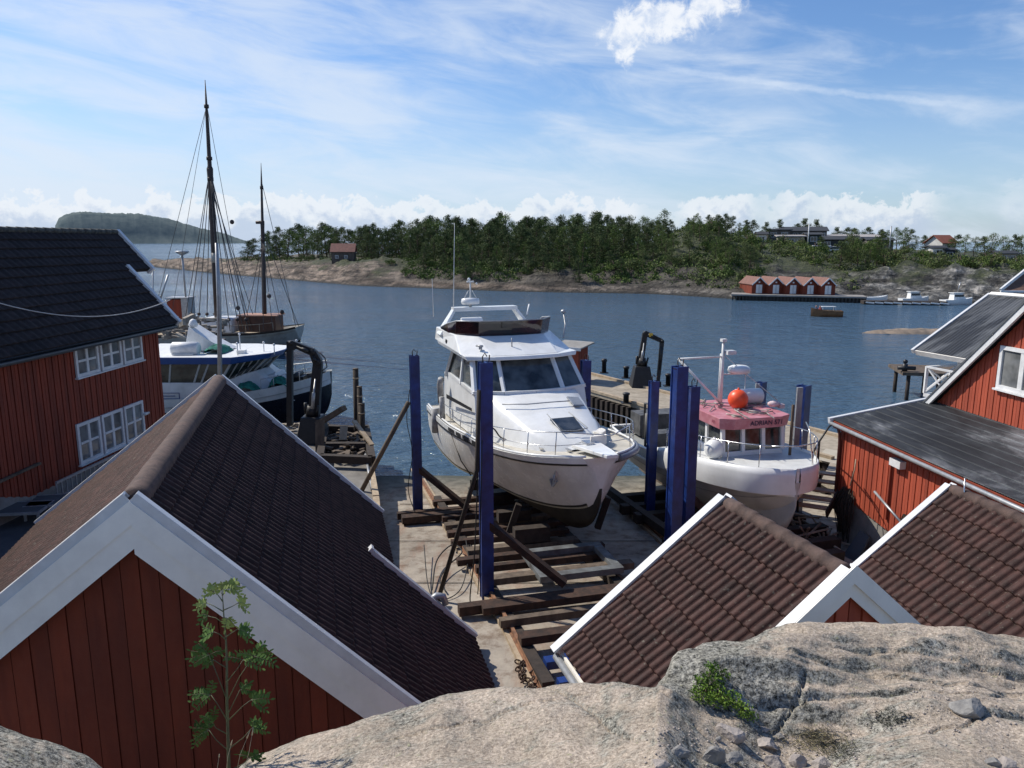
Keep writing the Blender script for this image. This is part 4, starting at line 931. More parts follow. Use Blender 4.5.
def rock_z(px, r):
    """height at world depth y=r along the column through pixel px"""
    rs = interp(px, [(-140,2.9),(80,2.85),(150,2.7),(245,2.95),(480,3.28),(600,3.25),(655,3.06),(668,3.40),(700,3.6),(850,3.85),(1024,3.75),(1220,3.4)])
    def zz(y_, rr): q = ray(px, y_); return CH+q.z*rr/q.y
    zs = zz(interp(px, SIL), rs)
    if px < 656:
        if r <= rs:
            base = CH-1.62; t = r/rs; z = lerp(base, zs, t); z += .05*math.sin(math.pi*t)
            return z
        e = r-rs; return zs-.25*e-1.4*e*e
    rd = 3.04+.02*math.sin(px*.02-13.3); zd = zz(interp(px, DIP), rd); rt = rd+max(.06, .22*min(1, (px-656)/14))+.20*max(0, min(1, (px-666)/200)); zt = zz(interp(px, FTOP), rt)
    if r <= rd: t = r/rd; return lerp(CH-1.62, zd, t)+.05*math.sin(math.pi*t)
    if r <= rt: t = (r-rd)/(rt-rd); t = t**.8; return lerp(zd, zt, t)
    if r <= rs:
        t = (r-rt)/(rs-rt); return lerp(zt, zs, t)+.02*math.sin(math.pi*t)
    e = r-rs; return zs-.22*e-1.3*e*e
def rock_point(px, r):
    q = ray(px, 700); x = q.x/q.y*r; z = rock_z(px, r)
    P_ = Vector((x*1., r, 0))
    n = .040*noise.noise(P_*1.6)+.026*noise.noise(P_*4.2+Vector((3,1,0)))+.008*noise.noise(P_*11)+.004*noise.noise(P_*26)+.002*noise.noise(P_*50)
    if px > 668 and r > 3.0: n += .035*abs(noise.noise(Vector((P_.x*3.1, P_.y*7., 2))))+.02*noise.noise(Vector((P_.x*6, P_.y*16., 4)))
    fade = 1.0
    z += n*fade
    # joints and cracks: sharp narrow grooves along warped lines
    def crack(v, wdt, dep): return -dep*math.exp(-(v/wdt)**2)
    wv = .10*noise.noise(P_*2.1)+.03*noise.noise(P_*9)
    z += crack(P_.y-3.19-.10*(P_.x-1.6)+wv*.8, .008, .04)*sinterp(P_.x, [(1.0,0),(1.35,1),(2.3,1),(2.6,0)])
    z += crack(P_.y-3.42+.12*(P_.x-1.6)+wv*.7, .009, .035)*sinterp(P_.x, [(1.15,0),(1.4,1),(3,1)])
    z += crack(P_.x-1.22-.9*(P_.y-3.1)+wv*1.6, .010, .035)*sinterp(P_.y, [(3.0,0),(3.1,1),(3.25,1),(3.4,0)])
    z += crack(P_.x-.33+.5*(P_.y-3.)+wv*.5, .008, .022)*sinterp(P_.y, [(2.5,0),(2.8,1)])
    z += crack(P_.x-.70+.7*(P_.y-3.)-wv*.6, .006, .015)
    z += crack(P_.y-3.05-.22*(P_.x+.1)+wv*.8, .006, .02)*sinterp(P_.x, [(-.9,0),(-.6,1),(.3,1),(.5,0)])
    z += crack(P_.y-3.55+.03*(P_.x-1.6)-wv*.5, .007, .03)*sinterp(P_.x, [(1.5,0),(1.8,1)])
    z += crack(P_.y-2.93-.2*(P_.x-2.1)+wv, .008, .03)*sinterp(P_.x, [(1.5,0),(1.7,1)])
    return Vector((x, r, z))
def build_rock():
    pxs = [-140+3*i for i in range(455)]; rs = [.5,.9,1.3,1.6,1.8]+[1.95+.014*i for i in range(150)]+[4.07+.06*i for i in range(16)]
    rows = [[rock_point(px, r) for px in pxs] for r in rs]
    mb = MB().grid(rows, True); o = mb.build('granite_ground', rock_mat(), loc=(0,0,0)); struct(o)
    bvh = BVHTree.FromPolygons([tuple(v) for v in mb.v], mb.fc)
    return bvh
ROCK = build_rock()
def on_rock(px, py):
    q = ray(px, py).normalized(); h = ROCK.ray_cast(Vector((0,0,CH)), q, 20); return h[0]
stone_m = M('loose_stone', (.42,.37,.33), (.26,.23,.21), 14, .9, bmp=.6, bscale=60)
stone_g = M('grey_stone', (.30,.29,.27), (.16,.155,.15), 14, .85, bmp=.6, bscale=60)
def stones():
    L_ = [(730,733,19,13,0,'pale angular stone in the dip left of the dry grass, uppermost of the loose stones'),(679,752,15,11,1,'dark greyish stone farthest left among the loose stones on the granite'),(713,755,17,16,1,'two toned chunky stone beside the smaller grey one at the lower middle'),(732,758,14,8,1,'small flat blue grey stone just right of the chunky two toned stone'),(766,743,17,7,0,'flat pale stone lying alone right of the uppermost loose stone'),(773,762,16,12,0,'pink stone on the bottom edge below the flat pale stone'),(800,762,14,10,0,'rough pale stone at the foot of the dry grass patch'),(969,707,23,11,1,'grey rectangular stone block lying on the pink slab at the right'),(660,764,14,7,0,'small light stone on the bottom edge left of the others'),(821,765,12,9,0,'small tan stone right of the rough pale stone at the grass'),(993,762,10,8,1,'dark little stone at the bottom right of the granite'),(1006,766,15,9,0,'light pink stone beside the dark little stone bottom right'),(764,730,8,5,0,'tiny pale stone close under the green shrub hollow'),(780,736,6,4,1,'tiny grey stone next to the tiny pale stone'),(718,739,6,4,1,'very small dark stone left of the uppermost loose stone')]
    for i, (px, py, w_, h_, g, lb) in enumerate(L_):
        p = on_rock(px, min(767, py+h_*.3)); 
        if p is None: continue
        sc = (p-Vector((0,0,CH))).length/FPX; R = random.Random(i*5+1)
        bm = bmesh.new(); bmesh.ops.create_icosphere(bm, subdivisions=3, radius=.5)
        dirs = [Vector((R.gauss(0,1), R.gauss(0,1), R.gauss(0,1))).normalized() for _ in range(9)]
        for v in bm.verts:
            for d in dirs:
                k = v.co.dot(d); lim = .30+.08*(hash((i, round(d.x, 3))) % 3)
                lim = .30
                if k > lim: v.co -= d*(k-lim)
            v.co += v.co.normalized()*.05*noise.noise(v.co*5+Vector((i,0,0)))
            v.co.x *= w_*sc*1.35; v.co.y *= w_*sc*1.0; v.co.z *= h_*sc*1.5
        me = bpy.data.meshes.new('loose_stone'); bm.to_mesh(me); bm.free(); me.materials.append(stone_g if g else stone_m)
        o = bpy.data.objects.new('loose_stone', me); C.objects.link(o); o.location = p+Vector((0,0,h_*sc*.25)); o.rotation_euler = (R.uniform(-.2,.2), R.uniform(-.2,.2), R.uniform(-.5,.5)); tag(o, lb, 'stone')
    # pebbles nobody would count
    mb = MB(); R = random.Random(3)
    for _ in range(260):
        px = R.uniform(640, 860); py = R.uniform(728, 790); p = on_rock(px, py)
        if p is None: continue
        s = R.uniform(.002, .007); mb.ball(p+Vector((0,0,s*.4)), s, 6, 1.2, .9, .7)
    for _ in range(160):
        p = on_rock(R.uniform(860, 1040), R.gauss(715, 22))
        if p: s = R.uniform(.002, .006); mb.ball(p+Vector((0,0,s*.4)), s, 6, 1.2, .9, .7)
    tag(mb.build('gravel', stone_m), 'fine gravel and chips scattered in the hollow of the granite', 'gravel', kind='stuff')
stones()
def plants():
    lf = leaf_mat('bright_shrub_leaves', (.06,.12,.02), (.13,.22,.03), (.26,.36,.07)); R = random.Random(5)
    c0 = on_rock(705, 692); T = thing('green_shrub', 'small bright green leafy shrub growing in the cleft of the granite', 'shrub', c0)
    mb = MB(); st = MB()
    for (px, py, r, n) in ((710,666,.04,170),(722,672,.034,90),(700,680,.045,220),(714,682,.05,260),(704,692,.05,260),(718,694,.055,300),(730,697,.05,240),(742,706,.042,180),(750,713,.028,80),(694,690,.032,100)):
        p = on_rock(px, py+3) or c0; p = p+Vector((0,-.03,.02)); st.tube([c0, (c0+p)/2+Vector((0,0,.02)), p], .0022, 4)
        clump(mb, p, r, n, .0075, R, .9)
    mb.build('leaves', lf, T); st.build('stem', bark, T)
    # dry grass tuft
    dry = M('dry_grass', (.34,.29,.17), (.13,.12,.06), 30, .9); dk = M('dark_moss', (.055,.06,.035), (.025,.028,.018), 30, .9)
    for (cx, cy, wx, wy, n, mt, ln, lb) in ((815,742,34,14,520,dry,.05,'patch of dry yellowish grass at the foot of the boulder'),(890,718,26,8,260,dk,.028,'dark mossy tuft on the middle ledge of the right boulder'),(840,752,22,12,320,dk,.04,'brown withered tuft right of the dry grass patch')):
        mb = MB()
        for _ in range(n):
            p = on_rock(cx+R.gauss(0, wx*.5), cy+R.gauss(0, wy*.5))
            if p is None: continue
            d = Vector((R.gauss(0,.6), R.gauss(-.1,.5), R.uniform(.4,1.2))).normalized(); l_ = ln*R.uniform(.4,1.3); s = d.orthogonal().normalized()*.0011
            mid = p+d*l_*.6; tip = p+d*l_+Vector((R.gauss(0,.3), R.gauss(0,.3), -.3))*l_*.35
            mb.add([p-s, p+s, mid+s*.8, mid-s*.8], [(0,1,2,3)]); mb.add([mid-s*.8, mid+s*.8, tip], [(0,1,2)])
        tag(mb.build('grass_tuft', mt), lb, 'grass tuft', kind='stuff')
    # rowan sapling in front of the left boathouse
    rl = leaf_mat('rowan_leaves', (.045,.095,.022), (.085,.15,.035), (.16,.22,.06)); yl = leaf_mat('rowan_young_leaves', (.16,.22,.05), (.28,.34,.10), (.42,.46,.22))
    gs = M('green_bark', (.10,.115,.05), (.07,.075,.04), 20, .7)
    Dp = 3.05; base = Yp(230, 800, Dp); T = thing('rowan_sapling', 'slender young rowan sapling in front of the dark red gable', 'sapling', base)
    st = MB(); trunk = [Yp(x, y, Dp) for x, y in ((228,806),(229,770),(228,735),(227,700),(227,665),(226,640),(224,618),(223,602),(222,592))]
    st.tube(trunk, [.009,.008,.007,.006,.005,.004,.003,.0022,.0015], 7)
    def sprout(px, py, ang, l_, nleaf, mb, pitch=0, sc=1.):
        p = Yp(px, py, Dp+R.uniform(-.06,.06)); d = Vector((math.cos(rad(ang)), R.uniform(-.25,.25), math.sin(rad(ang)))).normalized()
        side = d.cross(Vector((0,1,0))).normalized(); nrm_ = Vector((R.gauss(0,.3), -1, R.gauss(.3,.3))).normalized(); side = d.cross(nrm_).normalized()
        pts = [p+d*l_*t-Vector((0,0,.02*t*t)) for t in (0,.5,1)]; st.tube(pts, [.0016,.0012,.0006], 4)
        for k in range(nleaf):
            t = .12+.88*k/max(1, nleaf-1); q = p+d*l_*t-Vector((0,0,.02*t*t))
            for sg in ((-1,1) if k < nleaf-1 else (0,)):
                dd = (side*sg+d*.55).normalized() if sg else d; L2 = .027*sc*(1-.25*abs(t-.5)); w2 = L2*.2
                dd = (dd+Vector((0, R.uniform(-.5,.5), R.uniform(-.45,.1)))).normalized()
                s2 = dd.cross(nrm_).normalized()
                mb.add([q, q+dd*L2*.3+s2*w2, q+dd*L2*.75+s2*w2*.8, q+dd*L2, q+dd*L2*.75-s2*w2*.8, q+dd*L2*.3-s2*w2], [(0,1,2,3),(0,3,4,5)])
    mb = MB(); my = MB()
    def branch(pts, fans, mbx, n=7, l_=.10, sc=1.):
        P3 = [Yp(x, y, Dp+R.uniform(-.02,.02)) for x, y in pts]; st.tube(P3, [.003]+[.0018]*(len(P3)-1), 5)
        e = pts[-1]
        for a in fans: sprout(e[0], e[1], a, l_*R.uniform(.8,1.1), n, mbx, sc=sc)
    branch([(227,700),(216,672),(209,655)], (150,175,200,120,30), mb, 7, .085)
    branch([(227,668),(220,664),(214,660)], (165,200), mb, 6, .06)
    branch([(227,682),(238,668),(243,660)], (20,-8,50,160), mb, 7, .085)
    branch([(228,700),(240,676),(254,656)], (10,35,-15,60,150), mb, 7, .085)
    branch([(228,722),(218,705),(211,695)], (150,190,170,215,80), mb, 7, .095)
    branch([(229,720),(243,706),(251,700)], (10,35,-20,60), mb, 7, .085)
    branch([(229,712),(236,698),(240,690)], (15,50), mb, 6, .06)
    branch([(230,752),(216,740),(209,730)], (165,130,200,90,220), mb, 7, .09)
    branch([(229,735),(216,728),(212,722)], (120,80), mb, 6, .07)
    branch([(230,748),(243,738),(252,728)], (30,-10,60,80), mb, 6, .055)
    branch([(231,770),(243,764),(250,758)], (10,-20,40,140), mb, 6, .06)
    branch([(226,640),(219,634),(214,632)], (170,200,140), mb, 6, .055); branch([(226,637),(233,632),(238,629)], (-5,25,-30), mb, 6, .06)
    branch([(226,625),(216,618),(208,616)], (205,150), mb, 5, .045, .9)
    branch([(224,612),(214,606),(207,603)], (190,160,130), my, 5, .045, .95); branch([(224,610),(233,606),(238,603)], (20,60,-20), my, 5, .05, .95)
    branch([(223,602),(218,595),(214,592)], (140,180,100), my, 5, .05, .95); branch([(222,596),(227,589),(230,587)], (60,20,100,-20), my, 6, .05, .95)
    branch([(224,618),(227,618)], (-30,-80,250), my, 5, .04); branch([(222,594),(222,590)], (90,60,120,10,170), my, 5, .045, .95)
    st.build('stem', gs, T); mb.build('leaves', rl, T); my.build('young_leaves', yl, T)
    # pale grass stalks on the rim of the rock
    for k, (pts) in enumerate((((226,772),(228,756),(231,745)),((236,775),(240,755),(247,738)),((216,776),(218,764),(219,757)),((243,774),(249,752),(252,735)))):
        P3 = [Yp(x, y, 2.95) for x, y in pts]; mb = MB(); mb.tube(P3, [.0014,.0012,.0008], 4); mb.tube([P3[-1]-Vector((0,0,.0)), P3[-1]+(P3[-1]-P3[-2])*.45], [.004,.001], 5)
        tag(mb.build('grass_stalk', M('straw', (.5,.44,.3), None, 10, .8)), 'thin pale grass stalk at the base of the sapling', 'grass stalk', 'grass stalks at the sapling')
plants()
# ---------------------------------------------------------------- rails and cradles on the slip
def rails():
    for (a, b_, lb) in (((1.1,10.6),(-4.2,31.),'rusty rail on the left side of the big yacht, running down the slipway'),((4.4,12.),(-1.0,31.),'rusty rail under the keel of the big white yacht'),
                        ((5.5,14.),(3.2,31.),'rusty rail left of the fishing boat on the slipway'),((8.6,15.),(5.6,31.),'rusty rail under the right side of the fishing boat')):
        pa = Vector((a[0], a[1], slipz(a[1]))); pb = Vector((b_[0], b_[1], slipz(b_[1]))); pm = pa.lerp(pb, (15.-pa.y)/(pb.y-pa.y)); pm.z = slipz(15.)+.0
        T = thing('slipway_rail', lb, 'rail', pa)
        mb = MB(); up = Vector((0,0,1))
        for (p, q) in ((pa, pm), (pm, pb)): mb.beam(p+up*.05, q+up*.05, .34, .09); 
        mb.build('sleeper_beam', wood_lt if 'left' in lb else wood, T); mb = MB()
        for (p, q) in ((pa, pm), (pm, pb)): mb.beam(p+up*.145, q+up*.145, .07, .10); mb.beam(p+up*.103, q+up*.103, .15, .02)
        mb.build('steel_rail', rust_lt, T)
    # chain heap at the near end of the left rail
    R = random.Random(2); mb = MB()
    for k in range(46):
        t = k/46; p = Vector((.95-.25*t*3.6+R.gauss(0,.07), 11.1+t*2.6, 1.36+abs(R.gauss(0,.05)))); a = Vector((R.gauss(0,1), R.gauss(0,1), R.gauss(0,.5))).normalized(); b2 = a.orthogonal().normalized()
        ring = [p+(a*math.cos(u)*.07+b2*math.sin(u)*.04) for u in [j*math.pi/4 for j in range(9)]]; mb.tube(ring, .016, 5, cap=False)
    tag(mb.build('chain', rust), 'heap of rusty chain along the near end of the left rail', 'chain')
rails()
def post(T, x, y, zb, zt, w=.34, rz=16, ropes=True, cap=True):
    F = heading((x, y, 0), rz); mb = MB(F); t = .035; w *= .92
    mb.box(-w/2, w/2, -w*.42, -w*.42+t, zb, zt); mb.box(-w/2, w/2, w*.42-t, w*.42, zb, zt); mb.box(-t/2, t/2, -w*.42+t, w*.42-t, zb, zt)
    mb.box(-w/2+.02, -w/2+.04, -w*.42+t+.001, w*.42-t-.001, zb, zt-.02)
    o = mb.build('post', blue_st, T)
    if cap: mb = MB(F); mb.box(-w/2+.02, w/2-.02, -w*.36, w*.36, zt-.08, zt-.05); mb.tube([(-.05,0,zt-.06),(-.06,.02,zt+.12),(0,.04,zt+.20),(.05,.03,zt+.12)], .014, 5); mb.tube([(.08,0,zt-.06),(.10,0,zt+.16)], .014, 5); mb.build('lifting_hook', rust, o)
    return o
def blk(F, T, name, m, *boxes):
    for b_ in boxes: MB(F).box(*b_).build(name, m, T)
def yacht_cradle():
    T = thing('boat_cradle', 'big timber and steel cradle with tall blue posts holding the large white yacht', 'cradle', (1.5, 20, .8))
    P = {'nl':(-.61,16.9),'fl':(-3.15,23.9),'nr':(4.2,18.5),'fr':(2.55,25.6)}
    post(T, *P['nl'], 1.1, Yp(487,362,16.9).z, .32); post(T, *P['fl'], .55, 5.98, .33); post(T, *P['nr'], .95, 6.53, .36, rz=24); post(T, *P['fr'], .4, 5.56, .34)
    ax = Vector((-.26,.966,0)).normalized(); lt = Vector((.966,.26,0))
    # long side beams following the rails
    def rl(y, t): x0 = .62+(y-12.82)*(-.2595); return Vector((x0, y, slipz(y)+.16))+lt*t
    for t in (.0, 3.1): MB().beam(rl(12.6, t), rl(25.5, t), .24, .28).build('side_beam', wood_dk, T)
    for k, y in enumerate([12.5,13.3,14.15,15.0,15.75,17.3,18.1,18.9,19.6,20.4,21.2,22.0,22.8,24.8]):
        R = random.Random(k); z = Vector((0,0,.10+R.uniform(-.04,.05))); a = rl(y, -.25+R.uniform(-.35,.15) if y > 13.5 else .15); b_ = rl(y, 3.5+R.uniform(-.5,.5))
        MB().beam(a+z, b_+z, .18+.05*(k % 3), .17).build('cross_beam', (blue_st if k in (0, 1) else (wood if k in (3,5,8,11) else rust)), T)
    for (y, a, b_, w_) in ((15.95,-1.05,4.6,.24),(23.3,-1.5,4.4,.34),(23.75,-1.6,4.4,.2)):
        MB().beam(rl(y, a)+Vector((0,0,.06)), rl(y, b_)+Vector((0,0,.06)), w_, .22).build('main_beam', rust, T)
    for (p, q) in (((-.55,16.9,3.0),(1.25,16.5,1.65)),((-3.1,23.9,2.2),(-1.4,23.4,.95)),((2.5,25.6,2.0),(1.3,25.2,.8))):
        MB().beam(p, q, .2, .16).build('brace', rust, T)
    # keel blocks and grey steel bogie frame
    F = heading((1.65, 18.3, slipz(18.3)+.40), 105-90+0); mb = MB(F)
    mb.box(-1.25, .95, -.95, -.72, .0, .16); mb.box(-1.25, .95, .55, .78, .0, .16); mb.box(-1.25,-1.02,-.72,.55,.002,.15); mb.box(.72,.95,-.72,.55,.002,.15); mb.build('bogie_frame', M('dull_grey_paint', (.16,.175,.18), (.07,.07,.07), 3, .6, grime=.3), T)
    for (y, h) in ((19.6,.7),(21.5,.55),(23.5,.5),(25.5,.5)):
        c = rl(y, 1.75); MB().beam(c+Vector((-.5,-.13,.42)), c+Vector((.5,.13,.42)), .3, h*.6).build('keel_block', wood_dk, T)
    for (x, y) in ((-.1,21.),(2.6,21.6)): MB().beam((x, y, slipz(y)+.3), (x+.3, y, 2.0), .18, .18).build('prop', wood_dk, T)
    # ladder and hoses against the near left post
    t = thing('leaning_pole', 'long dark pole leaning against the nearest blue post of the yacht cradle', 'pole', Zp(444,594,1.2))
    MB().tube([Zp(438,600,1.15), Yp(477,470,16.6), Yp(479,390,16.75)], [.055,.055,.05], 8).build('pole', wood_dk, t)
    t2 = tag(MB().tube([(-3.35,23.75,Yp(417,402,23.8).z), Zp(362,490,1.35)], .08, 8).build('shore_strut', wood), 'slanting grey strut from the far left blue post down to the quay', 'strut')
    R = random.Random(8)
    def hose(pts, r, lb, cat='hose', m=rubber):
        out = []; P3 = [Vector(p) for p in pts]; ts = list(range(len(P3)))
        n = len(P3)*8
        for i in range(n+1):
            u = i/n*(len(P3)-1); out.append(Vector([cr(list(zip(ts, [p[k] for p in P3])), u) for k in range(3)]))
        tag(MB().tube(out, r, 5).build('hanging_'+cat, m), lb, cat)
    g = lambda x, y: Zp(x, y, slipz(16.6)+.03)
    hose([Yp(478,470,16.6), Yp(476,520,16.6), Yp(474,560,16.5), g(470,600), g(476,616), g(486,618)], .016, 'dark hose hanging straight down left of the nearest blue post')
    hose([Yp(482,440,16.6), Yp(480,540,16.5), g(478,590), g(474,612), g(470,620)], .014, 'thinner second hose down the nearest blue post', 'hose')
    hose([g(432,590), g(437,560), g(452,545), g(462,552), g(448,566), g(440,580), g(446,592)], .02, 'looped black cable on the concrete by the boathouse eave', 'cable')
    hose([g(424,545), g(428,585), g(438,600), g(460,590), g(468,560), g(466,540)], .014, 'thin black cable lying across the slip toward the yacht', 'cable')
    hose([(-3.3,23.7,4.9),(-3.4,23.6,3.9),(-3.25,23.6,2.8),(-3.4,23.5,1.6),(-3.1,23.2,.75)], .014, 'thin rope down the far left blue post', 'rope', rope_m)
yacht_cradle()
def fishing_cradle():
    T = thing('boat_cradle', 'lower cradle with four blue posts around the fishing boat', 'cradle', (7, 22, .7))
    post(T, 4.55,23.6, .6, 5.2, .30); post(T, 4.94,20.0, .9, 5.73, .30); 
    m_ = blue_st
    post(T, 9.2,27.2, .3, 4.5, .36, rz=40, cap=False); post(T, 9.6,24.2, .5, 4.95, .42, rz=40, cap=False)
    MB().box(8.92,9.06,26.9,27.0,.3,4.48).build('grey_flange', galv, T); MB().box(9.26,9.44,23.85,23.95,.5,4.93).build('grey_flange', galv, T)
    for (y, x0, x1, z) in ((20.0,4.3,9.4,1.15),(23.55,3.6,9.0,.9),(22.6,3.9,8.8,.95),(21.2,4.6,9.2,1.05),(18.9,5.1,9.3,1.2),(18.0,5.3,9.0,1.2),(25,3.9,8.6,.75)):
        MB().beam((x0, y, z), (x1, y+1.3, z-.05), .3, .3).build('cross_beam', wood_dk, T)
    for x in (5.5, 8.2): MB().beam((x, 17.3, 1.38), (x-2.2, 26.5, .75), .25, .25).build('side_beam', wood_dk, T)
    MB().beam((5.0,20.0,2.6), (6.1,20.2,1.4), .16, .2).build('brace', rust, T)
    MB().beam((4.6,18.2,1.15), (6.1,15.3,1.45), .22, .2).build('spare_rail', rust, T)
fishing_cradle()
# ---------------------------------------------------------------- generic hull
def hull(F, L_, tab, parent, mats, names, n=44, bow_fine=None):
    """tab: list of stations (x, keel z, chine half, chine z, mid half, mid z, sheer half, sheer z); returns fn(x)->values"""
    cols = list(zip(*tab)); xs = cols[0]
    fn = lambda x: [cr(list(zip(xs, c)), x) for c in cols[1:]]
    def ring(x, sgn, part):
        kz, ch, cz, mh, mz, sh, sz = fn(x); xx = x
        if part == 'bottom': return [(xx, 0, kz), (xx, sgn*ch*.5, lerp(kz, cz, .42)), (xx, sgn*ch, cz)]
        if part == 'side': return [(xx, sgn*ch, cz), (xx, sgn*lerp(ch, mh, .55), lerp(cz, mz, .5)), (xx, sgn*mh, mz), (xx, sgn*lerp(mh, sh, .55), lerp(mz, sz, .5)), (xx, sgn*sh, sz)]
    X = [xs[0]+(xs[-1]-xs[0])*(1-(1-i/n)**1.35) for i in range(n+1)]
    outs = []
    for part, m, nm in (('bottom', mats[0], names[0]), ('side', mats[1], names[1])):
        mb = MB(F)
        for sgn in (-1, 1): mb.grid([ring(x, sgn, part) for x in X], True, flip=(sgn > 0))
        for xe in (X[0], X[-1]): r0 = ring(xe, -1, part); r1 = ring(xe, 1, part); mb.add(r0+r1[::-1], [(i, i+1, len(r0)*2-2-i, len(r0)*2-1-i) for i in range(len(r0)-1)])
        outs.append(weld(mb.build(nm, m, parent), .004))
    return fn, X, outs
def strip(F, fn, X, z0f, z1f, off, parent, name, m, hf=None):
    """a band standing proud of the side between two heights (functions of sheer etc.)"""
    mb = MB(F)
    def half(x, z):
        kz, ch, cz, mh, mz, sh, sz = fn(x)
        pts = [(cz, ch), (lerp(cz, mz, .5), lerp(ch, mh, .55)), (mz, mh), (lerp(mz, sz, .5), lerp(mh, sh, .55)), (sz, sh), (sz+1, sh+(sh-mh)*.5)]
        return interp(z, pts)
    for sgn in (-1, 1):
        rows = []
        for x in X:
            z0, z1 = z0f(x), z1f(x); rows.append([(x, sgn*half(x, z0), z0), (x, sgn*(half(x, z0)+off), z0), (x, sgn*(half(x, z1)+off), z1), (x, sgn*half(x, z1), z1)])
        mb.grid(rows, False, flip=(sgn > 0))
    return mb.build(name, m, parent)
def frustum(F, base, top, parent, name, m, bev=0, seg=2):
    """base, top: lists of equal length of local points"""
    n = len(base); mb = MB(F); mb.add(list(base)+list(top), [tuple(range(n))[::-1], tuple(range(n, 2*n))]+[(i, (i+1) % n, n+(i+1) % n, n+i) for i in range(n)])
    o = weld(mb.build(name, m, parent)); 
    if bev: bevel(o, bev, seg)
    return o
def facewin(F, quad_, parent, m, name='window', shrink=.0, off=.012, frame=None, fw=.05):
    """flat pane inside a planar quad, slightly proud (off along the quad normal)"""
    q = [Vector(p) for p in quad_]; n = (q[1]-q[0]).cross(q[3]-q[0]).normalized(); c = sum(q, Vector())/4
    p = [c+(v-c)*(1-shrink)+n*off for v in q]; o = MB(F).quad(*p).build(name, m, parent)
    return o
